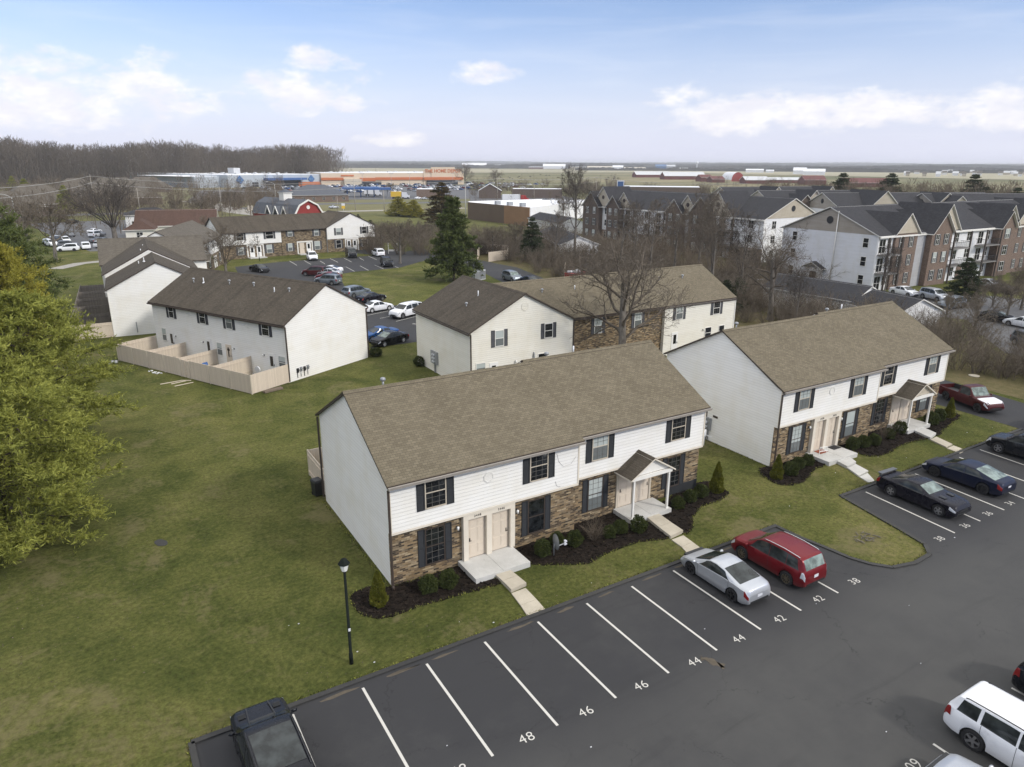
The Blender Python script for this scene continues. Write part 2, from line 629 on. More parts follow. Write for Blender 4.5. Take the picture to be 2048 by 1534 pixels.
def asphalt_mat(name, base, light, crack=0.5):
    mt, t, b = newmat(name)
    p = t.pos()
    big = t.noise(p, 0.10, 4, 0.6, 0.5)
    mid = t.noise(p, 0.9, 5, 0.65)
    fine = t.noise(p, 30, 3, 0.75)
    v = t.math('ADD', t.math('MULTIPLY', big, 0.55), t.math('ADD', t.math('MULTIPLY', mid, 0.33), t.math('MULTIPLY', fine, 0.22)))
    if name == 'asphalt':      # the travelled aisle is worn paler than the sealed bays
        sy = t.node('ShaderNodeSeparateXYZ')
        t.l.new(p, sy.inputs[0])
        lane = t.smooth(t.math('ADD', sy.outputs[1], t.math('MULTIPLY', t.math('SUBTRACT', mid, 0.5), 3.0)), -4.2, -8.0)
        v = t.math('ADD', t.math('MULTIPLY', v, 0.75), t.math('MULTIPLY', lane, 0.24))
    c = t.ramp(v, [(0.42, base), (0.72, light)])
    # tyre polished streaks along the aisle and blotches
    st = t.smooth(t.noise(t.mapping(p, (0.16, 1.3, 1), rot=(0, 0, 0.22)), 1.0, 5, 0.62, 0.8), 0.54, 0.80)
    c = t.mix(t.math('MULTIPLY', st, 0.35), c, tuple(x * 0.55 for x in base))
    stain = t.smooth(t.noise(p, 0.55, 5, 0.7, 1.2), 0.63, 0.74)
    c = t.mix(t.math('MULTIPLY', stain, 0.30), c, (0.024, 0.024, 0.025))
    vor = t.node('ShaderNodeTexVoronoi', feature='DISTANCE_TO_EDGE')
    vor.inputs['Scale'].default_value = 0.16
    wv = t.vmath('ADD', p, t.vmath('MULTIPLY', t.noise(p, 0.8, 4, 0.7, color=True), (2.2, 2.2, 0)))
    t.l.new(wv, vor.inputs['Vector'])
    ck = t.math('MULTIPLY', t.math('LESS_THAN', vor.outputs[0], 0.0035), t.smooth(t.noise(p, 0.35, 2), 0.45, 0.6))
    c = t.mix(t.math('MULTIPLY', ck, crack), c, (0.014, 0.014, 0.015))
    t.put(b.inputs['Base Color'], c)
    b.inputs['Roughness'].default_value = 0.82
    b.inputs['Specular IOR Level'].default_value = 0.35
    t.l.new(t.bump(t.math('ADD', fine, mid), 0.5, 0.012), b.inputs['Normal'])
    M[name] = mt


def mulch_mat():
    mt, t, b = newmat('mulch')
    p = t.pos()
    n = t.noise(p, 5, 4, 0.8)
    n2 = t.noise(t.mapping(p, (1, 2.5, 1), rot=(0, 0, 0.7)), 24, 2, 0.8)
    v = t.math('ADD', t.math('MULTIPLY', n, 0.5), t.math('MULTIPLY', n2, 0.5))
    c = t.ramp(v, [(0.40, (0.004, 0.0035, 0.003)), (0.53, (0.019, 0.0145, 0.0115)), (0.62, (0.052, 0.039, 0.029)), (0.70, (0.15, 0.11, 0.078))])
    t.put(b.inputs['Base Color'], c)
    b.inputs['Specular IOR Level'].default_value = 0.1
    b.inputs['Roughness'].default_value = 0.95
    t.l.new(t.bump(v, 1.0, 0.06), b.inputs['Normal'])
    M['mulch'] = mt


def concrete_mat(name, c0, c1):
    mt, t, b = newmat(name)
    p = t.pos()
    v = t.math('ADD', t.math('MULTIPLY', t.noise(p, 0.9, 5, 0.65), 0.7), t.math('MULTIPLY', t.noise(p, 25, 3, 0.7), 0.3))
    c = t.ramp(v, [(0.34, c0), (0.66, c1)])
    c = t.mix(t.math('MULTIPLY', t.smooth(t.noise(p, 2.2, 5, 0.7, 1.0), 0.60, 0.74), 0.35), c, tuple(x * 0.45 for x in c0))
    t.put(b.inputs['Base Color'], c)
    b.inputs['Roughness'].default_value = 0.9
    t.l.new(t.bump(v, 0.4, 0.01), b.inputs['Normal'])
    M[name] = mt


def paint_mat():
    mt, t, b = newmat('white_paint')
    p = t.pos()
    wear = t.smooth(t.noise(p, 11, 5, 0.75), 0.60, 0.74)
    c = t.mix(t.math('MULTIPLY', wear, 0.55), (0.56, 0.545, 0.50), (0.12, 0.115, 0.11))
    c = t.mix(t.math('MULTIPLY', t.noise(p, 1.1, 3), 0.35), c, (0.36, 0.34, 0.30))
    t.put(b.inputs['Base Color'], c)
    b.inputs['Roughness'].default_value = 0.75
    M['white_paint'] = mt


def boards_mat(name, c0, c1, w=0.14):
    mt, t, b = newmat(name)
    uv = t.coord('UV')
    sp = t.node('ShaderNodeSeparateXYZ')
    t.l.new(uv, sp.inputs[0])
    u = t.math('DIVIDE', sp.outputs[0], w)
    fr = t.math('FRACT', u)
    cell = t.node('ShaderNodeTexWhiteNoise', noise_dimensions='1D')
    t.l.new(t.math('FLOOR', u), cell.inputs['W'])
    n = t.noise(t.mapping(uv, (6, 0.7, 1)), 1.0, 4, 0.6)
    c = t.mix(t.math('ADD', t.math('MULTIPLY', cell.outputs[0], 0.55), t.math('MULTIPLY', n, 0.45)), c0, c1)
    gap_or_shade = t.math('LESS_THAN', fr, 0.07)
    c = t.mix(t.math('MULTIPLY', gap_or_shade, 0.6), c, tuple(x * 0.35 for x in c0))
    t.put(b.inputs['Base Color'], c)
    b.inputs['Roughness'].default_value = 0.8
    t.l.new(t.bump(t.math('SUBTRACT', 1.0, gap_or_shade), 0.5, 0.012), b.inputs['Normal'])
    M[name] = mt


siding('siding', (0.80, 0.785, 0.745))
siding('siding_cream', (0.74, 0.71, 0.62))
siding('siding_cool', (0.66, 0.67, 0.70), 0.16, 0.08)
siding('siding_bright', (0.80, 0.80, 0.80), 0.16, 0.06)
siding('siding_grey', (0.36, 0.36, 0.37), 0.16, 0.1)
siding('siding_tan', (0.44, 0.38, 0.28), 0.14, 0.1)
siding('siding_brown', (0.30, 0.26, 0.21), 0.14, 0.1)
brick('brick_tan', [(0.12, (0.012, 0.010, 0.009)), (0.30, (0.050, 0.034, 0.020)), (0.42, (0.22, 0.150, 0.075)), (0.58, (0.33, 0.235, 0.125)), (0.70, (0.060, 0.040, 0.026)), (0.84, (0.46, 0.36, 0.22)), (1.0, (0.020, 0.016, 0.013))], (0.20, 0.155, 0.10), 0.30, 0.092)
brick('brick_far', [(0.10, (0.035, 0.026, 0.020)), (0.40, (0.12, 0.085, 0.052)), (0.62, (0.20, 0.145, 0.085)), (0.80, (0.33, 0.26, 0.16)), (1.0, (0.07, 0.05, 0.035))], (0.14, 0.115, 0.08), 0.42, 0.13)
brick('brick_red', [(0.2, (0.105, 0.062, 0.043)), (0.6, (0.160, 0.098, 0.066)), (1.0, (0.22, 0.145, 0.10))], (0.27, 0.23, 0.20), 0.22, 0.075)
brick('brick_dark', [(0.2, (0.085, 0.060, 0.048)), (0.6, (0.115, 0.080, 0.062)), (1.0, (0.16, 0.115, 0.09))], (0.16, 0.14, 0.125), 0.22, 0.075)
shingle('roof_tan', [(0.30, (0.100, 0.084, 0.057)), (0.52, (0.152, 0.129, 0.089)), (0.74, (0.220, 0.188, 0.134))], 0.26, 0.145, 0.10)
shingle('roof_brown', [(0.30, (0.052, 0.043, 0.032)), (0.52, (0.083, 0.069, 0.052)), (0.74, (0.125, 0.106, 0.082))], 0.26, 0.145, 0.5)
shingle('roof_dark', [(0.36, (0.030, 0.030, 0.033)), (0.60, (0.048, 0.048, 0.053)), (0.84, (0.075, 0.075, 0.080))], 0.33, 0.16, 0.2)
shingle('roof_slate', [(0.36, (0.085, 0.092, 0.105)), (0.60, (0.115, 0.123, 0.140)), (0.84, (0.155, 0.165, 0.185))], 0.4, 0.2, 0.2)
shingle('roof_grey', [(0.30, (0.080, 0.070, 0.056)), (0.52, (0.120, 0.105, 0.085)), (0.74, (0.17, 0.15, 0.125))], 0.3, 0.16, 0.25)
plain('field', (0.30, 0.27, 0.17), 0.95, var=0.3, scale=0.004)
plain('slab_grey', (0.20, 0.19, 0.18), 0.8)
shingle('roof_russet', [(0.36, (0.070, 0.040, 0.030)), (0.60, (0.100, 0.060, 0.045)), (0.84, (0.14, 0.09, 0.07))], 0.4, 0.2, 0.3)
plain('trim_dark', (0.050, 0.036, 0.028), 0.55, var=0.2)
plain('trim_white', (0.74, 0.72, 0.67), 0.5, var=0.06)
plain('trim_cream', (0.66, 0.60, 0.50), 0.55, var=0.08)
plain('trim_tan', (0.50, 0.44, 0.35), 0.6, var=0.08)
plain('muntin', (0.10, 0.095, 0.085), 0.6)
plain('gutter_grey', (0.27, 0.245, 0.215), 0.45, var=0.15)
plain('shutter_blue', (0.034, 0.036, 0.039), 0.85, var=0.15, spec=.15)
plain('shutter_dark', (0.040, 0.042, 0.048), 0.6, var=0.15)
plain('door_beige', (0.60, 0.52, 0.42), 0.5, var=0.06)
plain('door_white', (0.76, 0.75, 0.72), 0.4, var=0.05)
plain('metal_grey', (0.30, 0.31, 0.32), 0.45, 0.4, var=0.15)
plain('metal_light', (0.62, 0.63, 0.64), 0.45, 0.2, var=0.1)
plain('metal_black', (0.018, 0.018, 0.020), 0.5, 0.0, var=0.2)
plain('pole_green', (0.009, 0.012, 0.010), 0.8, 0.0, var=0.2, spec=.15)
plain('pole_wood', (0.32, 0.29, 0.25), 0.9, var=0.25)
plain('pole_concrete', (0.42, 0.42, 0.40), 0.8, var=0.1)
plain('wire', (0.36, 0.35, 0.33), 0.7)
plain('lamp_glass', (0.78, 0.78, 0.74), 0.25, var=0.05)
plain('rubber', (0.016, 0.016, 0.017), 0.85, var=0.2)
plain('plastic_black', (0.016, 0.017, 0.018), 0.5, var=0.2)
plain('rim_silver', (0.42, 0.42, 0.43), 0.3, 0.85, var=0.15)
plain('rim_bronze', (0.30, 0.26, 0.19), 0.35, 0.8, var=0.15)
plain('rim_black', (0.020, 0.020, 0.021), 0.35, 0.2, var=0.15)
plain('rim_white', (0.66, 0.66, 0.66), 0.35, 0.2, var=0.1)
plain('chrome', (0.62, 0.63, 0.64), 0.18, 0.95, var=0.05)
plain('tail_red', (0.20, 0.012, 0.012), 0.2, var=0.1)
plain('lamp_clear', (0.55, 0.57, 0.60), 0.12, 0.2, var=0.1)
plain('plate_white', (0.62, 0.63, 0.66), 0.5, var=0.1)
plain('soil_red', (0.085, 0.070, 0.050), 0.95, var=0.4, scale=6)
plain('mat_black', (0.022, 0.020, 0.020), 0.95)
plain('mat_rust', (0.24, 0.070, 0.035), 0.95, var=0.3, scale=9)
plain('wood_old', (0.16, 0.125, 0.095), 0.9, var=0.35, scale=7)
plain('wood_pale', (0.55, 0.48, 0.38), 0.8, var=0.2, scale=7)
plain('red_barn', (0.24, 0.022, 0.018), 0.7, var=0.2)
plain('red_farm', (0.115, 0.032, 0.026), 0.8, var=0.25, scale=0.2)
plain('roof_white', (0.72, 0.73, 0.75), 0.6, var=0.08, scale=0.2)
plain('roof_metal', (0.50, 0.51, 0.52), 0.5, var=0.12, scale=0.2)
plain('store_grey', (0.38, 0.42, 0.46), 0.7, var=0.08, scale=0.1)
plain('store_tan', (0.60, 0.49, 0.37), 0.75, var=0.06, scale=0.1)
plain('store_orange', (0.46, 0.135, 0.045), 0.7, var=0.06, scale=0.1)
plain('store_blue', (0.035, 0.10, 0.27), 0.6, var=0.08, scale=0.2)
plain('sign_blue', (0.030, 0.085, 0.22), 0.5, var=0.05)
plain('sign_green', (0.10, 0.24, 0.40), 0.5, var=0.05)
plain('yellow', (0.62, 0.40, 0.04), 0.5, var=0.1)
plain('red_bright', (0.36, 0.018, 0.018), 0.5, var=0.15)
plain('blue_hangar', (0.06, 0.13, 0.26), 0.7, var=0.1, scale=0.1)
plain('brown_block', (0.125, 0.088, 0.058), 0.9, var=0.2, scale=0.3)
plain('orange_block', (0.26, 0.15, 0.075), 0.9, var=0.2, scale=0.3)
plain('beige_hall', (0.50, 0.45, 0.36), 0.8, var=0.1, scale=0.1)
plain('window_far', (0.035, 0.04, 0.05), 0.15, var=0.3)
plain('cow_hide', (0.02, 0.016, 0.014), 0.9)
glass('glass_dark', (0.006, 0.007, 0.008))
glass('glass_curtain', (0.03, 0.034, 0.038), 0.08, (0.46, 0.50, 0.48))
glass('glass_blue', (0.035, 0.05, 0.075))
glass('car_glass', (0.012, 0.015, 0.015), 0.05)
glass('car_glass_pale', (0.09, 0.115, 0.105), 0.08)
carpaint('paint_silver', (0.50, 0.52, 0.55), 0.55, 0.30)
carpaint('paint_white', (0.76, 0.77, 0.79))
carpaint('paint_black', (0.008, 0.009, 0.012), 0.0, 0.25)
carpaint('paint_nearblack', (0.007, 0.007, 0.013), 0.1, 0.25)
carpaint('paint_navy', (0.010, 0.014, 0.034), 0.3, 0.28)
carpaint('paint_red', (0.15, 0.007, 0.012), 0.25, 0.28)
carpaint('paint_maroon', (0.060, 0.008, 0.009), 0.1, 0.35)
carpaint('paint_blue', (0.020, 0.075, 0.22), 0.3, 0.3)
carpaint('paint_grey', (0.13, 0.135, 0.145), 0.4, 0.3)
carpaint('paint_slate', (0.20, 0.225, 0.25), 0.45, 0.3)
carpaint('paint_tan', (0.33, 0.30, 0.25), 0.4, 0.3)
foliage('leaf_cypress', (0.060, 0.074, 0.013), (0.235, 0.250, 0.050), (0.46, 0.45, 0.105), 0.8)
foliage('leaf_gold', (0.125, 0.120, 0.016), (0.29, 0.265, 0.040), (0.46, 0.40, 0.070), 0.8)
foliage('leaf_pine', (0.030, 0.042, 0.012), (0.085, 0.108, 0.030), (0.185, 0.205, 0.058), 0.8, 0.12)
foliage('leaf_dark', (0.018, 0.026, 0.012), (0.045, 0.060, 0.026), (0.090, 0.105, 0.046), 0.8, 0.1)
foliage('leaf_boxwood', (0.016, 0.022, 0.006), (0.046, 0.060, 0.015), (0.105, 0.115, 0.032), 3.0, 0.15)
foliage('leaf_arbor', (0.050, 0.058, 0.007), (0.130, 0.135, 0.018), (0.24, 0.22, 0.036), 3.0, 0.2)
foliage('leaf_rust', (0.030, 0.026, 0.010), (0.075, 0.060, 0.020), (0.19, 0.095, 0.035), 0.6, 0.1)
bark('bark_brown', (0.045, 0.034, 0.026), (0.13, 0.105, 0.085))
bark('bark_grey', (0.085, 0.074, 0.062), (0.20, 0.18, 0.155))
bark('twig_brown', (0.088, 0.073, 0.058), (0.19, 0.160, 0.128), 1.2)
bark('twig_dark', (0.050, 0.043, 0.037), (0.120, 0.104, 0.090), 1.2)
bark('twig_red', (0.092, 0.075, 0.057), (0.195, 0.162, 0.124), 0.5)
bark('twig_tan', (0.085, 0.066, 0.048), (0.185, 0.150, 0.112), 0.5)
bark('wood_far', (0.070, 0.060, 0.050), (0.165, 0.138, 0.108), 0.055)
bark('tree_line', (0.028, 0.030, 0.028), (0.085, 0.080, 0.066), 0.018)
ground_mat()
asphalt_mat('asphalt', (0.032, 0.032, 0.034), (0.062, 0.061, 0.058))
asphalt_mat('asphalt_old', (0.085, 0.085, 0.088), (0.130, 0.130, 0.132))
asphalt_mat('curb_black', (0.028, 0.028, 0.028), (0.058, 0.056, 0.052), 0.2)
mulch_mat()
concrete_mat('concrete', (0.36, 0.32, 0.25), (0.50, 0.45, 0.36))
concrete_mat('concrete_white', (0.42, 0.41, 0.38), (0.56, 0.55, 0.52))
concrete_mat('road_pale', (0.26, 0.24, 0.21), (0.36, 0.34, 0.30))
def dry_mat():
    mt, t, b = newmat('dry_grass')
    p = t.pos()
    v = t.math('ADD', t.math('ADD', t.math('MULTIPLY', t.noise(p, 0.16, 5, 0.65), 0.4), t.math('MULTIPLY', t.noise(p, 1.3, 4, 0.7), 0.3)), t.math('MULTIPLY', t.noise(p, 9, 4, 0.8), 0.4))
    c = t.ramp(v, [(0.40, (0.040, 0.036, 0.016)), (0.52, (0.085, 0.078, 0.034)), (0.62, (0.130, 0.105, 0.055)), (0.74, (0.19, 0.15, 0.085))])
    t.put(b.inputs['Base Color'], c)
    b.inputs['Roughness'].default_value = 0.95
    b.inputs['Specular IOR Level'].default_value = 0.1
    M['dry_grass'] = mt


dry_mat()
paint_mat()
boards_mat('fence_boards', (0.52, 0.44, 0.35), (0.64, 0.55, 0.44))
boards_mat('fence_grey', (0.17, 0.15, 0.13), (0.25, 0.22, 0.19))
# ------------------------------------------------------------------ vegetation builders
def tubes(P0, P1, R0, R1, n=4):
    """one frustum per segment, all at once"""
    P0, P1, R0, R1 = (np.asarray(a, dtype=np.float64) for a in (P0, P1, R0, R1))
    d = P1 - P0
    d /= np.maximum(np.linalg.norm(d, axis=1, keepdims=True), 1e-6)
    ref = np.where(np.abs(d[:, 2:3]) > 0.9, np.array([[1.0, 0, 0]]), np.array([[0, 0, 1.0]]))
    x = np.cross(d, ref)
    x /= np.maximum(np.linalg.norm(x, axis=1, keepdims=True), 1e-6)
    y = np.cross(d, x)
    N = len(P0)
    V = np.zeros((N, 2, n, 3))
    for j in range(n):
        a = 2 * pi * j / n
        o = x * cos(a) + y * sin(a)
        V[:, 0, j] = P0 + o * R0[:, None]
        V[:, 1, j] = P1 + o * R1[:, None]
    base = (np.arange(N) * 2 * n)[:, None]
    Q = [np.concatenate([base + j, base + (j + 1) % n, base + n + (j + 1) % n, base + n + j], axis=1) for j in range(n)]
    return V.reshape(-1, 3), np.concatenate(Q)


class Skel:
    def __init__(s, seed):
        s.r = random.Random(seed)
        s.seg = []          # (p0, p1, r0, r1, level)

    def grow(s, p, d, L, r, lev, cfg):
        k = cfg['segs'][lev]
        maxlev = len(cfg['n'])
        pts = [(Vector(p), r)]
        d = Vector(d).normalized()
        wob, lift = cfg['wob'][lev], cfg['lift'][lev]
        for i in range(k):
            d = (d + Vector((s.r.gauss(0, wob), s.r.gauss(0, wob), s.r.gauss(0, wob) + lift))).normalized()
            q = pts[-1][0] + d * (L / k)
            rr = r * (1 - (i + 1) / k * cfg['taper'][lev])
            s.seg.append((pts[-1][0].copy(), q.copy(), pts[-1][1], rr, lev))
            pts.append((q, rr))
        if lev >= maxlev: return
        n = cfg['n'][lev]
        f0 = cfg['start'][lev]
        az = s.r.random() * 6.28
        for i in range(n):
            f = f0 + (1 - f0) * ((i + s.r.random() * 0.8) / n)
            j = min(int(f * k), k - 1)
            u = f * k - j
            q = pts[j][0].lerp(pts[j + 1][0], u)
            rr = pts[j][1] + (pts[j + 1][1] - pts[j][1]) * u
            dd = (pts[j + 1][0] - pts[j][0]).normalized()
            x = dd.cross(Vector((0.3, 0.2, 0.9)))
            if x.length < 0.1: x = dd.cross(Vector((1, 0, 0)))
            x.normalize()
            y = dd.cross(x)
            az += 2.4 + s.r.uniform(-0.5, 0.5)
            ang = rad(s.r.uniform(*cfg['ang'][lev]))
            nd = dd * cos(ang) + (x * cos(az) + y * sin(az)) * sin(ang)
            LL = L * s.r.uniform(*cfg['len'][lev]) * (1 - cfg['fall'][lev] * (f - f0) / max(1 - f0, 0.01))
            s.grow(q, nd, LL, max(min(rr * cfg['rad'][lev], rr * 0.9), cfg['rmin']), lev + 1, cfg)

    def mesh(s, name, levs, mat, n, rmin=0.0, cuts=None):
        a = [g for g in s.seg if g[4] in levs]
        V, Q = tubes([g[0] for g in a], [g[1] for g in a], [max(g[2], rmin) for g in a], [max(g[3], rmin) for g in a], n)
        return np_mesh(name, V, Q, mat, smooth=True)


OAK = dict(n=[9, 7, 6, 5], segs=[5, 6, 5, 4, 3], wob=[.05, .17, .22, .25, .28], lift=[.0, .10, .06, .03, .02], taper=[.45, .72, .8, .8, .7],
           start=[.42, .25, .22, .2], ang=[(42, 72), (32, 62), (30, 62), (28, 60)], len=[(.62, .85), (.42, .66), (.42, .68), (.45, .7)],
           fall=[.28, .35, .35, .3], rad=[.55, .58, .6, .62], rmin=.010)
UPRIGHT = dict(n=[10, 7, 6, 4], segs=[7, 5, 4, 4, 3], wob=[.05, .10, .16, .2, .24], lift=[.02, .16, .10, .05, .02], taper=[.7, .75, .8, .8, .7],
               start=[.28, .25, .22, .2], ang=[(28, 52), (26, 50), (26, 52), (28, 55)], len=[(.42, .62), (.42, .62), (.42, .66), (.45, .7)],
               fall=[.45, .35, .35, .3], rad=[.48, .55, .6, .62], rmin=.012)
VASE = dict(n=[11, 7, 6, 4], segs=[3, 7, 5, 4, 3], wob=[.03, .07, .13, .18, .24], lift=[.0, .03, .04, .02, .0], taper=[.25, .8, .8, .8, .7],
            start=[.6, .3, .2, .2], ang=[(22, 60), (16, 38), (22, 46), (28, 55)], len=[(2.3, 3.0), (.36, .55), (.42, .66), (.45, .7)],
            fall=[.0, .35, .35, .3], rad=[.42, .5, .6, .62], rmin=.012)


def bare_tree_meshes(seed, cfg, h, r, tmat, bmat, rmin=.012, lean=(0, 0)):
    s = Skel(seed)
    s.grow((0, 0, 0), (lean[0], lean[1], 1), h, r, 0, cfg)
    # root flare
    s.seg.append((Vector((0, 0, -0.15)), Vector((0, 0, 0.35)), r * 1.5, r * 1.02, 0))
    return s.mesh('trunk', (0,), tmat, 9), s.mesh('crown', (1, 2, 3, 4), bmat, 3, rmin)


def bare_tree(meshes, label, loc, rz=0.0, sc=1.0, group=None, name='bare_tree'):
    t = thing(name, label, 'tree', loc, rz, group)
    t.scale = (sc, sc, sc)
    part('trunk', meshes[0], t)
    part('crown', meshes[1], t)
    return t


def leaf_quads(C, D, L, W, rng):
    """elongated diamonds: centres C, directions D, lengths L, widths W"""
    N = len(C)
    d = D / np.maximum(np.linalg.norm(D, axis=1, keepdims=True), 1e-6)
    q = rng.normal(size=(N, 3))
    x = np.cross(d, q)
    x /= np.maximum(np.linalg.norm(x, axis=1, keepdims=True), 1e-6)
    V = np.zeros((N, 4, 3))
    L, W = L[:, None], W[:, None]
    V[:, 0] = C - d * L * 0.5
    V[:, 1] = C + x * W * 0.5 - d * L * 0.08
    V[:, 2] = C + d * L * 0.5
    V[:, 3] = C - x * W * 0.5 - d * L * 0.08
    return V.reshape(-1, 3), np.arange(N * 4).reshape(N, 4)


def conifer_meshes(seed, h, rmax, z0, whorls, per, sprays, leaves, leaf, leafmat, barkmat, profile='cone', droop=0.25, up=0.3, tr=None):
    """trunk + boughs carrying sprays of many small leaves"""
    rng = np.random.default_rng(seed)
    r = random.Random(seed)
    trk = [(Vector((0, 0, -0.1)), Vector((0, 0, h * 0.5)), (tr or h * 0.022), (tr or h * 0.022) * 0.6), (Vector((0, 0, h * 0.5)), Vector((0, 0, h * 0.98)), (tr or h * 0.022) * 0.6, 0.02)]
    boughs, C, D, Ls = [], [], [], []
    for w in range(whorls):
        f = (w + r.random() * 0.7) / whorls
        z = z0 + (h - z0) * f ** 0.95
        if profile == 'cone': R = rmax * (1 - f) ** 0.8 * (0.5 + 0.5 * min(1, f * 8 + 0.35))
        elif profile == 'bulb': R = rmax * (sin(pi * min(1, 0.16 + 0.84 * f)) ** 0.75) * (1.0 if f < 0.55 else 1 - (f - .55) * 0.7)
        else: R = rmax * (1 - f * 0.88) * (0.8 + 0.2 * sin(f * 21))
        for b in range(per):
            a = 2 * pi * (b + r.random() * 0.8) / per + w * 1.1
            RL = R * r.uniform(0.72, 1.12) + 0.25
            el = r.uniform(-0.1, 0.3) + up * (f ** 1.5)
            dv = Vector((cos(a) * cos(el), sin(a) * cos(el), sin(el)))
            p = Vector((0, 0, z))
            k = 4
            prev = p
            for i in range(k):
                q = p + dv * RL * (i + 1) / k + Vector((0, 0, -droop * RL * ((i + 1) / k) ** 2 + 0.10 * RL * max(0, (i + 1) / k - .7)))
                q += Vector((r.gauss(0, .05), r.gauss(0, .05), r.gauss(0, .04))) * RL
                rr = max(0.012, h * 0.005 * (1 - i / k))
                boughs.append((prev.copy(), q.copy(), rr, max(0.008, rr * 0.7)))
                n = max(2, int(sprays * (0.5 + i * 0.45) * (0.35 + RL / rmax)))
                for _ in range(n):
                    u = r.random()
                    c = prev.lerp(q, u)
                    sd = Vector((r.gauss(0, 1), r.gauss(0, 1), r.gauss(0, .55)))
                    sd = (sd.normalized() + dv * 0.9 + Vector((0, 0, up * .6))).normalized()
                    sl = r.uniform(.35, 1.0) * min(1.1, 0.28 * RL + 0.22)
                    for m_ in range(leaves):
                        g = (m_ + r.random()) / leaves
                        cc = c + sd * sl * g
                        C.append((cc.x + r.gauss(0, .06 * sl), cc.y + r.gauss(0, .06 * sl), cc.z + r.gauss(0, .05 * sl)))
                        D.append((sd.x + r.gauss(0, .55), sd.y + r.gauss(0, .55), sd.z + r.gauss(0, .45)))
                        Ls.append(r.uniform(.5, 1.5))
                prev = q
    C, D, Ls = np.array(C), np.array(D), np.array(Ls)
    V, Q = leaf_quads(C, D, Ls * leaf[0], Ls * leaf[1], rng)
    crown = np_mesh('crown', V, Q, leafmat)
    a = trk + boughs
    V, Q = tubes([g[0] for g in a], [g[1] for g in a], [g[2] for g in a], [g[3] for g in a], 5)
    return np_mesh('trunk', V, Q, barkmat, smooth=True), crown


def leaf_tree(meshes, name, label, loc, rz=0, sc=1.0, group=None):
    t = thing(name, label, 'tree', loc, rz, group)
    t.scale = (sc, sc, sc)
    part('trunk', meshes[0], t)
    part('crown', meshes[1], t)
    return t


def bush_mesh(seed, rx, rz, n, leaf, mat, shape='round'):
    rng = np.random.default_rng(seed)
    u = rng.normal(size=(n, 3))
    u /= np.linalg.norm(u, axis=1, keepdims=True)
    rr = 0.62 + 0.40 * rng.random((n, 1)) ** 0.5
    lump = 1 + 0.13 * np.sin(u[:, :1] * 5 + seed) * np.sin(u[:, 1:2] * 4.3 + 2) + 0.08 * np.sin(u[:, 2:3] * 9)
    if shape == 'cone':
        z = rng.random(n) ** 1.25
        a = rng.random(n) * 2 * pi
        w = rx * (1 - z) ** 0.72 * (0.72 + 0.28 * np.minimum(1, z * 7)) * (0.78 + 0.30 * rng.random(n)) * (1 + 0.12 * np.sin(z * 17 + a * 3))
        C = np.stack([np.cos(a) * w, np.sin(a) * w, z * rz], axis=1)
        D = np.stack([np.cos(a) * .5, np.sin(a) * .5, np.ones(n)], axis=1) + rng.normal(size=(n, 3)) * .35
    else:
        C = u * rr * lump * np.array([rx, rx, rz * .55])
        C[:, 2] = np.maximum(C[:, 2] + rz * .50, 0.02)
        D = u + rng.normal(size=(n, 3)) * .7 + np.array([0, 0, .5])
    V, Q = leaf_quads(C, D, leaf[0] * (0.6 + 0.8 * rng.random(n)), leaf[1] * (0.6 + 0.8 * rng.random(n)), rng)
    return np_mesh('foliage', V, Q, mat)


def brush_segments(seed, n, h, spread, r0):
    """multi-stemmed leafless brush"""
    r = random.Random(seed)
    out = []
    for i in range(n):
        a = r.random() * 6.28
        p = Vector((cos(a) * r.random() * spread * .4, sin(a) * r.random() * spread * .4, 0))
        d = Vector((cos(a) * r.uniform(.1, .7), sin(a) * r.uniform(.1, .7), 1)).normalized()
        L = h * r.uniform(.55, 1.05)
        prev, rr = p, r0 * r.uniform(.7, 1.3)
        k = 4
        for j in range(k):
            d = (d + Vector((r.gauss(0, .16), r.gauss(0, .16), r.gauss(0, .1)))).normalized()
            q = prev + d * L / k
            out.append((prev, q, rr * (1 - j / k * .6), rr * (1 - (j + 1) / k * .6)))
            for _ in range(3):
                dd = (d + Vector((r.gauss(0, .7), r.gauss(0, .7), r.gauss(0, .4)))).normalized()
                e = q + dd * L * r.uniform(.16, .34)
                out.append((q, e, rr * .45, rr * .28))
                if r.random() < .7:
                    e2 = q.lerp(e, .55) + (dd + Vector((r.gauss(0, .8), r.gauss(0, .8), r.gauss(0, .5)))).normalized() * L * .15
                    out.append((q.lerp(e, .55), e2, rr * .33, rr * .22))
            prev = q
    return out


def brush_mass(name, spots, mat, seed, kinds=4, stems=26, h=2.6, spread=1.9, r0=.016):
    """spots: (x, y, scale).  One mesh: a thicket that reads as one mass"""
    base = []
    for k in range(kinds):
        s = brush_segments(seed + k, stems, h, spread, r0)
        base.append((np.array([g[0] for g in s]), np.array([g[1] for g in s]), np.array([g[2] for g in s]), np.array([g[3] for g in s])))
    A, B, RA, RB = [], [], [], []
    r = random.Random(seed)
    for (x, y, sc) in spots:
        p0, p1, ra, rb = base[r.randrange(kinds)]
        a = r.random() * 6.28
        rot = np.array([[cos(a), -sin(a), 0], [sin(a), cos(a), 0], [0, 0, 1]]) * sc
        A.append(p0 @ rot.T + (x, y, -.05)); B.append(p1 @ rot.T + (x, y, -.05)); RA.append(ra * sc); RB.append(rb * sc)
    V, Q = tubes(np.concatenate(A), np.concatenate(B), np.concatenate(RA), np.concatenate(RB), 3)
    return part(name, np_mesh(name, V, Q, mat))


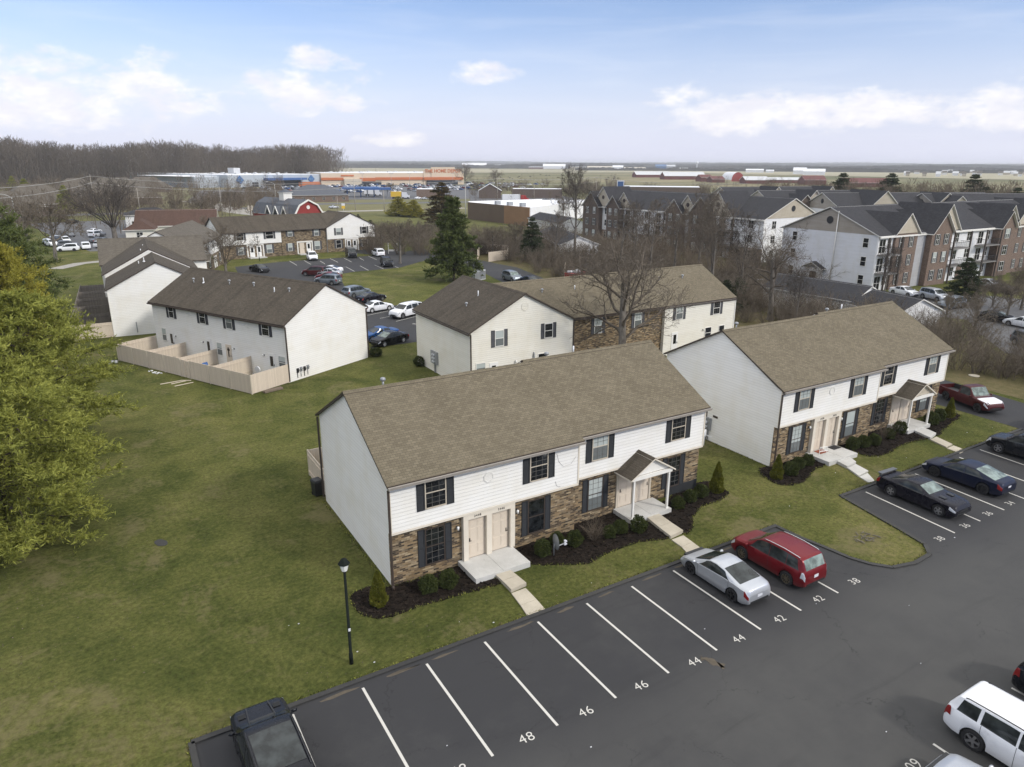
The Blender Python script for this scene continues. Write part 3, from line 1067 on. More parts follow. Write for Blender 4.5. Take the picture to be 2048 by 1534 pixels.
def wood_mass(name, spots, mat, seed, per=170):
    """spots (x, y, h): distant leafless wood: a trunk and many thin rising twigs per tree"""
    rng = np.random.default_rng(seed)
    A, B, RA, RB = [], [], [], []
    for (x, y, h) in spots:
        w = h * rng.uniform(.20, .30)
        n = per
        t = rng.random(n) ** .75
        z = h * (.06 + .90 * t)
        a = rng.random(n) * 2 * pi
        q = w * np.sqrt(rng.random(n)) * (1 - .55 * np.maximum(0, t - .55) / .45) * (.55 + .45 * np.minimum(1, t * 3))
        p = np.stack([x + np.cos(a) * q, y + np.sin(a) * q, z], 1)
        d = np.stack([np.cos(a) * rng.uniform(.2, .8, n), np.sin(a) * rng.uniform(.2, .8, n), rng.uniform(.5, 1.2, n)], 1) * (h * .075 * rng.uniform(.6, 1.5, n))[:, None]
        A.append(p - d * .5); B.append(p + d * .5)
        th = h * .0042 * rng.uniform(.6, 1.5, n)
        RA.append(th); RB.append(th * .4)
        A.append(np.array([[x, y, -1.0]])); B.append(np.array([[x + rng.normal() * .4, y, h * .8]])); RA.append(np.array([h * .011])); RB.append(np.array([h * .004]))
    V, Q = tubes(np.concatenate(A), np.concatenate(B), np.concatenate(RA), np.concatenate(RB), 3)
    return part(name, np_mesh(name, V, Q, mat))
# ------------------------------------------------------------------ building builders
CACHE = {}


def window_mesh(w, h, style='grid', fr='trim_dark', d=0.05):
    """frame, meeting rail and muntins; local x across, -y outwards, z up from the sill"""
    key = ('win', round(w, 2), round(h, 2), style, fr)
    if key in CACHE: return CACHE[key]
    b = MB()
    t = 0.055
    b.box(-w / 2, -w / 2 + t, -d, 0.0, 0, h); b.box(w / 2 - t, w / 2, -d, 0.0, 0, h)
    b.box(-w / 2 + t, w / 2 - t, -d, 0.0, h - t, h); b.box(-w / 2 + t, w / 2 - t, -d - 0.03, 0.0, 0, t)
    b.box(-w / 2 + t, w / 2 - t, -d + 0.008, -0.008, h * .5 - .025, h * .5 + .025)
    if style == 'grid':
        for k in (1, 2):
            x = -w / 2 + w * k / 3
            b.box(x - .010, x + .010, -.034, -.018, t, h - t, 1)
        for k in (1, 2, 4, 5):
            z = h * k / 6
            b.box(-w / 2 + t, w / 2 - t, -.033, -.019, z - .010, z + .010, 1)
    elif style == 'cross':
        b.box(-.03, .03, -d + .004, -.01, t, h - t)
    CACHE[key] = b.mesh('window', [M[fr], M['muntin']])
    return CACHE[key]


def pane_mesh(w, h, mat):
    key = ('pane', round(w, 2), round(h, 2), mat)
    if key not in CACHE:
        b = MB()
        b.box(-w / 2 + .05, w / 2 - .05, -.024, -.004, .05, h - .05)
        CACHE[key] = b.mesh('pane', M[mat])
    return CACHE[key]


def shutter_mesh(w, h, mat='shutter_blue'):
    key = ('sh', round(w, 2), round(h, 2), mat)
    if key not in CACHE:
        b = MB()
        t = .05
        b.box(-w / 2, -w / 2 + t, -.045, 0, 0, h); b.box(w / 2 - t, w / 2, -.045, 0, 0, h)
        for z in (0, h / 2 - t / 2, h - t): b.box(-w / 2 + t, w / 2 - t, -.043, 0, z, z + t)
        n = int((h - .2) / .09)
        for k in range(n):
            z = .06 + k * (h - .14) / n
            b.face([(-w / 2 + t, -.036, z), (w / 2 - t, -.036, z), (w / 2 - t, -.012, z + .075), (-w / 2 + t, -.012, z + .075)])
        b.box(-w / 2 + t, w / 2 - t, -.010, 0, t, h - t)
        CACHE[key] = b.mesh('shutter', M[mat])
    return CACHE[key]


def door_mesh(w, h, mat='door_beige', style='panel'):
    key = ('door', round(w, 2), round(h, 2), mat, style)
    if key in CACHE: return CACHE[key]
    b = MB()
    b.box(-w / 2, w / 2, -.04, 0, 0, h)
    if style == 'panel':
        for (x0, x1) in ((-w * .40, -w * .06), (w * .06, w * .40)):
            for (z0, z1) in ((.10, .34), (.40, .74), (.79, .93)):
                b.box(x0, x1, -.052, -.04, h * z0, h * z1)
                b.box(x0 + .05, x1 - .05, -.06, -.052, h * z0 + .05, h * z1 - .05)
    CACHE[key] = b.mesh('door', M[mat])
    return CACHE[key]


def handle_mesh():
    if 'handle' not in CACHE:
        b = MB()
        b.box(-.03, .03, -.065, -.04, .95, 1.15)
        b.tube([(0, -.045, 1.0), (0, -.10, 1.0)], .018, 6)
        b.tube([(0, -.10, 1.0), (.09, -.10, 1.0)], .015, 6)
        CACHE['handle'] = b.mesh('handle', M['metal_black'])
    return CACHE['handle']


class House:
    """a building thing; wall positions are (x, y, facing) in its own frame; facing 0 looks to -y"""
    def __init__(s, name, label, cat, loc, ang, group=None):
        s.t = thing(name, label, cat, loc, ang, group)

    def window(s, x, y, z, w, h, face=0.0, pane='glass_dark', style='grid', fr='trim_dark', sh=None, shw=.38, both=True):
        o = part('window', window_mesh(w, h, style, fr), s.t, (x, y, z), face)
        part('pane', pane_mesh(w, h, pane), o)
        if sh:
            for k in (-1, 1):
                dx = k * (w / 2 + shw / 2 + .02)
                part('shutter', shutter_mesh(shw, h + .06, sh), s.t, (x + dx * cos(face), y + dx * sin(face), z - .03), face)
        return o

    def door(s, x, y, z, w, h, face=0.0, mat='door_beige', style='panel', hs=1, glassy=False):
        d = part('door', door_mesh(w, h, mat, style), s.t, (x, y, z), face)
        part('handle', handle_mesh(), d, (hs * (w / 2 - .12), 0, 0))
        if glassy:
            part('pane', pane_mesh(w * .56, h * .50, 'glass_dark'), d, (0, -.035, h * .40))
        return d

    def add(s, name, mb, mats, loc=(0, 0, 0), rz=0.0, sharp=None):
        return mb.build(name, [M[k] for k in (mats if isinstance(mats, (list, tuple)) else [mats])], s.t, loc, rz, sharp)


def gable_walls(b, x0, x1, y0, y1, ze, zr, axis='x', z0=0.0, m=0, skip=()):
    """four walls and two gable triangles; axis = ridge direction"""
    if axis == 'x':
        ym = (y0 + y1) / 2
        if 'f' not in skip: b.face([(x0, y0, z0), (x1, y0, z0), (x1, y0, ze), (x0, y0, ze)], m)
        if 'b' not in skip: b.face([(x1, y1, z0), (x0, y1, z0), (x0, y1, ze), (x1, y1, ze)], m)
        if 'l' not in skip: b.face([(x0, y1, z0), (x0, y0, z0), (x0, y0, ze), (x0, ym, zr), (x0, y1, ze)], m)
        if 'r' not in skip: b.face([(x1, y0, z0), (x1, y1, z0), (x1, y1, ze), (x1, ym, zr), (x1, y0, ze)], m)
    else:
        xm = (x0 + x1) / 2
        if 'f' not in skip: b.face([(x0, y0, z0), (x1, y0, z0), (x1, y0, ze), (xm, y0, zr), (x0, y0, ze)], m)
        if 'b' not in skip: b.face([(x1, y1, z0), (x0, y1, z0), (x0, y1, ze), (xm, y1, zr), (x1, y1, ze)], m)
        if 'l' not in skip: b.face([(x0, y1, z0), (x0, y0, z0), (x0, y0, ze), (x0, y1, ze)], m)
        if 'r' not in skip: b.face([(x1, y0, z0), (x1, y1, z0), (x1, y1, ze), (x1, y0, ze)], m)


def gable_roof(b, x0, x1, y0, y1, ze, zr, axis='x', oh=.30, rk=.14, th=.13, m=0, mt=1, ohb=None, cap=True):
    """two roof slabs with trim coloured edges and undersides, and a ridge cap"""
    ohb = oh if ohb is None else ohb
    if axis == 'x':
        a0, a1, c0, c1 = x0 - rk, x1 + rk, y0, y1
        P = lambda a, c, z: (a, c, z)
    else:
        a0, a1, c0, c1 = y0 - rk, y1 + rk, x0, x1
        P = lambda a, c, z: (c, a, z)
    cm = (c0 + c1) / 2
    sl = (zr - ze) / (cm - c0)
    for (ce, o, sg) in ((c0, oh, -1), (c1, ohb, 1)):
        e = ce + sg * o
        zb, zt = ze - sl * o + .01, zr + .01
        lo0, lo1 = P(a0, e, zb), P(a1, e, zb)
        hi0, hi1 = P(a0, cm, zt), P(a1, cm, zt)
        up = lambda q: (q[0], q[1], q[2] + th)
        fl = (sg > 0) ^ (axis == 'y')
        def add(pts, mm):
            b.face(pts[::-1] if fl else pts, mm)
        add([up(lo0), up(lo1), up(hi1), up(hi0)], m)
        add([hi0, hi1, lo1, lo0], mt)
        add([lo0, lo1, up(lo1), up(lo0)], mt)
        add([lo1, hi1, up(hi1), up(lo1)], mt)
        add([hi0, lo0, up(lo0), up(hi0)], mt)
    if cap:
        z = zr + th + .012
        w, dz = .20, .20 * sl
        for sg in (-1, 1):
            fl = (sg > 0) ^ (axis == 'y')
            pts = [P(a0 - .01, cm + sg * w, z - dz + .02), P(a1 + .01, cm + sg * w, z - dz + .02), P(a1 + .01, cm, z + .035), P(a0 - .01, cm, z + .035)]
            b.face(pts[::-1] if fl else pts, mt if cap == 2 else m)
            q = [P(a0 - .01, cm + sg * w, z - dz - .02), P(a1 + .01, cm + sg * w, z - dz - .02), pts[1], pts[0]]
            b.face(q[::-1] if fl else q, mt)


def hip_roof(b, x0, x1, y0, y1, ze, zr, oh=.4, m=0, mt=1, th=.12):
    x0, x1, y0, y1 = x0 - oh, x1 + oh, y0 - oh, y1 + oh
    if x1 - x0 >= y1 - y0:
        d = (y1 - y0) / 2
        A, B = (x0 + d, (y0 + y1) / 2, zr), (x1 - d, (y0 + y1) / 2, zr)
        c = [(x0, y0, ze + th), (x1, y0, ze + th), (x1, y1, ze + th), (x0, y1, ze + th)]
        b.face([c[0], c[1], B, A], m); b.face([c[1], c[2], B], m); b.face([c[2], c[3], A, B], m); b.face([c[3], c[0], A], m)
    else:
        d = (x1 - x0) / 2
        A, B = ((x0 + x1) / 2, y0 + d, zr), ((x0 + x1) / 2, y1 - d, zr)
        c = [(x0, y0, ze + th), (x1, y0, ze + th), (x1, y1, ze + th), (x0, y1, ze + th)]
        b.face([c[0], c[1], A], m); b.face([c[1], c[2], B, A], m); b.face([c[2], c[3], B], m); b.face([c[3], c[0], A, B], m)
    b.box(x0, x1, y0, y1, ze, ze + th - .003, mt)


def roof_vent(h, x, y, z, hgt=.45, white=True):
    b = MB()
    b.tube([(0, 0, -.25), (0, 0, hgt)], .055, 8)
    b.tube([(0, 0, -.12), (0, 0, .03)], [.17, .07], 8, cap=False)
    return h.add('roof_vent', b, 'metal_light' if white else 'metal_grey', (x, y, z))


def mushroom_vent(h, x, y, z):
    b = MB()
    b.tube([(0, 0, -.2), (0, 0, .28)], .06, 8)
    b.tube([(0, 0, .26), (0, 0, .30), (0, 0, .42), (0, 0, .46)], [.09, .16, .14, .05], 8)
    return h.add('roof_vent', b, 'metal_grey', (x, y, z))


def octagon(h, x, y, z, face=0.0, r=.30, mat='trim_white'):
    b = MB()
    n = 8
    pts = lambda q, yy: [(q * cos(pi / 8 + k * pi / 4), yy, q * sin(pi / 8 + k * pi / 4)) for k in range(n)]
    o, i, bk = pts(r, -.035), pts(r * .78, -.035), pts(r, 0)
    c = pts(r * .78, -.012)
    for k in range(n):
        l = (k + 1) % n
        b.face([o[k], o[l], i[l], i[k]][::-1]); b.face([bk[k], bk[l], o[l], o[k]][::-1]); b.face([i[k], i[l], c[l], c[k]][::-1])
    b.face(c[::-1])
    for k in range(5):
        zz = -r * .55 + k * r * .26
        ww = r * .62
        b.box(-ww, ww, -.022, -.012, zz, zz + r * .1)
    return h.add('gable_vent', b, mat, (x, y, z), face)


def meter_bank(h, x, y, z, face, n=2, cols=1):
    b = MB()
    b.box(-.35 * cols, .35 * cols, -.18, 0, 0, .30 * n + .35, 0)
    for c in range(cols):
        for k in range(n):
            cx = (c - (cols - 1) / 2) * .34
            b.tube([(cx, -.18, .25 + k * .34), (cx, -.30, .25 + k * .34)], .11, 10, 1)
    b.box(-.08, -.02, -.10, 0, -.9, 0, 0)
    b.box(.10, .15, -.10, 0, -.9, 0, 0)
    return h.add('meter_box', b, ['metal_grey', 'metal_light'], (x, y, z), face)


def wall_lamp(h, x, y, z, face=0.0):
    b = MB()
    b.box(-.05, .05, -.03, 0, -.08, .08, 0)
    b.tube([(0, -.03, .0), (0, -.14, .04)], .018, 6, 0)
    b.tube([(0, -.14, -.10), (0, -.14, .06), (0, -.14, .10)], [.055, .075, .02], 8, 1)
    return h.add('wall_lamp', b, ['metal_black', 'lamp_glass'], (x, y, z), face)


def text_mesh(name, s, size, mat, depth=0.004, bold=0.0, spacing=1.0):
    cu = bpy.data.curves.new(name, 'FONT')
    cu.body = s
    cu.size = size
    cu.align_x = 'CENTER'
    cu.align_y = 'CENTER'
    cu.extrude = depth
    cu.offset = bold
    cu.space_character = spacing
    ob = bpy.data.objects.new(name, cu)
    COL.objects.link(ob)
    dg = bpy.context.evaluated_depsgraph_get()
    me = bpy.data.meshes.new_from_object(ob.evaluated_get(dg))
    me.name = name
    bpy.data.objects.remove(ob, do_unlink=True)
    me.materials.clear()
    me.materials.append(M[mat])
    return me


def wall_text(parent, name, s, size, mat, x, y, z, face=0.0, depth=.01, bold=0.0, spacing=1.0):
    o = part(name, text_mesh(name, s, size, mat, depth, bold, spacing), parent, (x, y, z))
    o.rotation_euler = (rad(90), 0, face)
    return o


# front building (two copies of the same plan, different details)
def townhouse(label, loc, numbers, panes, mats_on_step=False, porch_fill='trim_white', extra=None):
    h = House('townhouse', label, 'building', loc, 0.0)
    W, JX, ZE, ZR, D = 20.9, 10.95, 5.58, 8.45, 10.72
    b = MB()     # siding body
    gable_walls(b, .02, JX, .06, D, ZE, ZR, 'x', skip=('f',))
    gable_walls(b, JX + .001, W, .56, D + .5, ZE, ZR, 'x', skip=('f',))
    b.box(-.02, JX, -.26, .06, 2.93, ZE + .03)
    b.box(JX + .001, W + .02, .24, .56, 2.93, ZE + .03)
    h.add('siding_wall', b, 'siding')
    b = MB()
    for (x0, x1, yy) in ((-.01, JX, 0), (JX + .001, W + .01, .5)):
        b.box(x0, x1, yy, yy + .06, 0, 2.93)
    h.add('brick_wall', b, 'brick_tan')
    b = MB()     # trim boards
    for (x0, x1, yy) in ((-.03, JX + .005, -.265), (JX + .006, W + .03, .235)):
        b.box(x0, x1, yy - .015, yy + .03, 2.90, 3.02)
        b.box(x0 - .01, x0 + .09, yy - .02, yy + .06, 3.02, ZE - .05)
        b.box(x1 - .09, x1 + .01, yy - .02, yy + .06, 3.02, ZE - .05)
    h.add('corner_trim', b, 'trim_cream')
    # roof: the right half sits half a metre further back
    b = MB()
    gable_roof(b, .0, JX, -.26, D, ZE, ZR, 'x', .24, .16, .12)
    gable_roof(b, JX + .19, W, .24, D + .5, ZE, ZR, 'x', .24, .16, .12)
    r = h.add('roof', b, ['roof_tan', 'trim_dark'])
    b = MB()
    for (x0, x1, yy) in ((-.14, JX + .14, -.56), (JX + .2, W + .14, -.06)):
        b.box(x0, x1, yy - .10, yy + .02, ZE - .15, ZE - .04)
        b.box(x0, x1, yy - .115, yy - .10, ZE - .06, ZE - .02)
    b.build('gutter', M['gutter_grey'], r)
    for (x, y, z1) in ((-.06, -.34, 5.30), (-.07, D + .12, 5.45)):
        b = MB()
        b.box(x - .05, x + .05, y - .04, y + .04, .25, z1)
        if y < 0:
            b.bar((-.06, -.34, 5.28), (-.06, -.56, 5.44), .09, .08)
            b.tube([(-.06, -.36, .26), (-.06, -.40, .05)], .06, 6)
        h.add('downspout', b, 'trim_dark')
    b = MB()
    b.bar((W + .10, .22, 5.30), (W + .10, -.06, 5.44), .09, .08)
    b.box(W + .05, W + .15, .2, .28, 4.9, 5.30)
    h.add('downspout', b, 'trim_dark')
    # windows: upper then lower
    up = [(2.36, -.26), (8.33, -.26), (12.76, .24), (18.70, .24)]
    for k, (x, y) in enumerate(up):
        h.window(x, y, 3.84, 1.14, 1.66, 0, panes[k], 'grid', 'trim_tan', 'shutter_blue', .40)
    lo = [(2.37, 0), (8.37, 0), (12.75, .5), (18.80, .5)]
    for k, (x, y) in enumerate(lo):
        h.window(x, y, .62, 1.08, 2.0, 0, panes[4 + k], 'grid' if k != 1 else 'plain', 'trim_dark', 'shutter_blue', .36)
    octagon(h, 5.31, -.26, 4.71)
    # paired doors in a cream surround
    b = MB()
    b.box(3.86, 4.14, -.24, 0, .305, 2.90); b.box(6.62, 6.90, -.24, 0, .305, 2.90); b.box(5.20, 5.50, -.24, 0, .305, 2.60)
    b.box(4.14, 6.62, -.24, 0, 2.60, 2.90)
    h.add('door_surround', b, 'trim_cream')
    b = MB()
    for x in (4.67, 6.06): b.box(x - .52, x + .52, -.07, 0, .06, .30)
    h.add('door_step', b, 'brick_tan')
    for x, hs in ((4.67, -1), (6.06, 1)):
        h.door(x, -.004, .30, 1.0, 2.26, 0, hs=hs)
    for x, s in ((4.67, numbers[0]), (6.06, numbers[1])):
        wall_text(h.t, 'house_number', s, .17, 'metal_black', x, -.246, 2.75, spacing=1.25)
    for x, y in ((3.60, 0), (7.12, 0), (17.35, .5)):
        wall_lamp(h, x, y, 2.25)
    # second pair of doors under the porch roof
    b = MB()
    b.box(14.28, 14.42, .42, .5, .06, 2.8); b.box(16.82, 16.96, .42, .5, .06, 2.8); b.box(15.50, 15.74, .42, .5, .06, 2.62); b.box(14.42, 16.82, .42, .5, 2.60, 2.8)
    h.add('door_surround', b, 'trim_tan')
    for x, hs in ((14.96, -1), (16.28, 1)):
        h.door(x, .495, .30, 1.0, 2.26, 0, hs=hs)
    b = MB()
    for x in (14.96, 16.28): b.box(x - .52, x + .52, .43, .5, .06, .30)
    h.add('door_step', b, 'brick_tan')
    for x, s in ((14.96, numbers[2]), (16.28, numbers[3])):
        wall_text(h.t, 'house_number', s, .15, 'metal_black', x, .412, 2.70, spacing=1.25)
    # concrete slabs
    b = MB(); b.box(3.62, 6.78, -1.95, -.005, -.1, .30); b.box(5.195, 5.205, -1.94, -.01, .300, .302, 1)
    h.add('porch_slab', b, ['concrete_white', 'curb_black'])
    b = MB(); b.box(14.10, 17.16, -1.25, .42, -.1, .30); b.box(15.60, 15.61, -1.24, .4, .300, .302, 1)
    h.add('porch_slab', b, ['concrete_white', 'curb_black'])
    # porch roof: small gable facing the lot
    b = MB()
    gable_roof(b, 14.20, 17.04, -1.12, .22, 2.86, 3.72, 'y', .26, .10, .09)
    pr = h.add('porch_roof', b, ['roof_brown', 'trim_cream'])
    b = MB()
    b.face([(14.25, -1.02, 2.90), (16.99, -1.02, 2.90), (15.62, -1.02, 3.70)])
    b.build('gable_panel', M[porch_fill], pr)
    b = MB()
    b.box(14.12, 17.12, -1.14, -1.03, 2.66, 2.88)
    b.box(14.12, 14.22, -1.02, .20, 2.70, 2.86); b.box(17.02, 17.12, -1.02, .20, 2.70, 2.86)
    b.build('beam', M['trim_white'], pr)
    for x in (14.30, 16.94):
        b = MB(); b.box(x - .055, x + .055, -1.10, -.99, .30, 2.66); b.box(x - .085, x + .085, -1.13, -.96, .30, .36)
        b.build('post', M['trim_white'], pr)
    mushroom_vent(h, 2.4, D * .58, ZR - .2)
    mushroom_vent(h, 13.2, D * .60, ZR - .25)
    roof_vent(h, 15.4, D * .62, ZR - .2)
    return h
# ------------------------------------------------------------------ cars
STY = {
 'sedan': dict(L=4.65, W=1.80, sill=.24, wx=(-.290, .315), wr=.325, rr=.77,
    top=[(-.5, .70), (-.490, .95), (-.44, 1.03), (-.34, 1.05), (-.17, 1.38), (-.05, 1.455), (.06, 1.435), (.245, 1.02), (.275, .985), (.40, .88), (.465, .76), (.5, .55)],
    belt=[(-.5, .68), (-.44, .90), (-.3, .97), (.24, .92), (.42, .78), (.5, .52)], ws=(.255, .075), rw=(-.335, -.165), sw=[(-.255, -.035, -.19, -.035), (-.02, .225, -.02, .12)]),
 'coupe': dict(L=4.45, W=1.75, sill=.22, wx=(-.290, .315), wr=.325, rr=.76,
    top=[(-.5, .66), (-.488, .96), (-.45, 1.01), (-.365, 1.04), (-.13, 1.34), (-.02, 1.39), (.07, 1.36), (.28, .96), (.31, .93), (.42, .80), (.475, .66), (.5, .48)],
    belt=[(-.5, .64), (-.45, .90), (-.3, .98), (.0, .93), (.27, .87), (.42, .72), (.5, .46)], ws=(.288, .085), rw=(-.36, -.125), sw=[(-.255, .215, -.155, .115)]),
 'muscle': dict(L=5.02, W=1.92, sill=.24, wx=(-.285, .315), wr=.36, rr=.74,
    top=[(-.5, .78), (-.492, 1.02), (-.44, 1.06), (-.34, 1.07), (-.16, 1.37), (-.07, 1.43), (.02, 1.40), (.165, 1.07), (.19, 1.045), (.40, .98), (.478, .90), (.5, .66)],
    belt=[(-.5, .76), (-.44, .98), (-.30, 1.0), (.0, .95), (.17, .95), (.42, .88), (.5, .62)], ws=(.168, .032), rw=(-.335, -.155), sw=[(-.235, .13, -.145, .065)]),
 'fastback': dict(L=5.05, W=1.94, sill=.24, wx=(-.290, .310), wr=.365, rr=.74,
    top=[(-.5, .80), (-.490, 1.03), (-.45, 1.08), (-.40, 1.11), (-.15, 1.43), (-.03, 1.475), (.07, 1.44), (.255, 1.02), (.285, .99), (.42, .88), (.475, .76), (.5, .55)],
    belt=[(-.5, .78), (-.45, .98), (-.3, 1.02), (.24, .92), (.42, .80), (.5, .52)], ws=(.262, .085), rw=(-.395, -.15), sw=[(-.285, -.045, -.20, -.045), (-.03, .228, -.03, .125)]),
 'crossover': dict(L=4.58, W=1.92, sill=.28, wx=(-.285, .315), wr=.37, rr=.80,
    top=[(-.5, .82), (-.497, 1.05), (-.482, 1.15), (-.437, 1.60), (-.412, 1.70), (-.2, 1.775), (.02, 1.755), (.10, 1.69), (.275, 1.17), (.305, 1.14), (.43, 1.05), (.482, .92), (.5, .60)],
    belt=[(-.5, .78), (-.48, 1.08), (-.40, 1.12), (.0, 1.06), (.26, 1.05), (.43, .96), (.5, .57)], ws=(.28, .108), rw=(-.480, -.428), sw=[(-.425, -.262, -.375, -.258), (-.257, -.040, -.253, -.040), (-.035, .250, -.035, .150)], rails=1),
 'suv': dict(L=5.08, W=1.95, sill=.30, wx=(-.285, .320), wr=.39, rr=.82,
    top=[(-.5, .88), (-.497, 1.12), (-.482, 1.26), (-.440, 1.68), (-.418, 1.745), (-.1, 1.80), (.05, 1.775), (.115, 1.72), (.265, 1.20), (.29, 1.17), (.45, 1.07), (.487, .96), (.5, .62)],
    belt=[(-.5, .84), (-.48, 1.17), (-.40, 1.19), (.0, 1.14), (.26, 1.12), (.45, .98), (.5, .58)], ws=(.27, .125), rw=(-.480, -.438), sw=[(-.425, -.285, -.395, -.28), (-.262, -.04, -.258, -.04), (-.025, .235, -.025, .155)], rails=1),
 'pickup': dict(L=5.35, W=1.98, sill=.36, wx=(-.300, .325), wr=.385, rr=.82, bed=(-.485, -.075),
    top=[(-.5, .80), (-.497, 1.10), (-.485, 1.14), (-.0751, 1.14), (-.075, 1.20), (-.066, 1.70), (-.050, 1.83), (.06, 1.88), (.11, 1.83), (.205, 1.22), (.24, 1.18), (.43, 1.08), (.485, .98), (.5, .66)],
    belt=[(-.5, .76), (-.485, 1.12), (-.075, 1.12), (.2, 1.13), (.43, 1.0), (.5, .62)], ws=(.22, .11), rw=(-.0745, -.052), sw=[(-.045, .19, -.035, .125)]),
 'van': dict(L=5.2, W=1.95, sill=.30, wx=(-.300, .325), wr=.36, rr=.84,
    top=[(-.5, .80), (-.497, 1.15), (-.488, 1.40), (-.470, 1.92), (-.45, 1.98), (-.1, 2.03), (.14, 2.0), (.20, 1.93), (.335, 1.32), (.36, 1.27), (.46, 1.10), (.49, .95), (.5, .62)],
    belt=[(-.5, .78), (-.48, 1.2), (.0, 1.2), (.32, 1.18), (.46, 1.02), (.5, .58)], ws=(.34, .21), rw=(-.488, -.470), sw=[(.11, .30, .11, .235)]),
}


def interp(tab, x):
    for (a, za), (b, zb) in zip(tab, tab[1:]):
        if x <= b: return za + (zb - za) * (x - a) / max(b - a, 1e-9) if x > a else za
    return tab[-1][1]


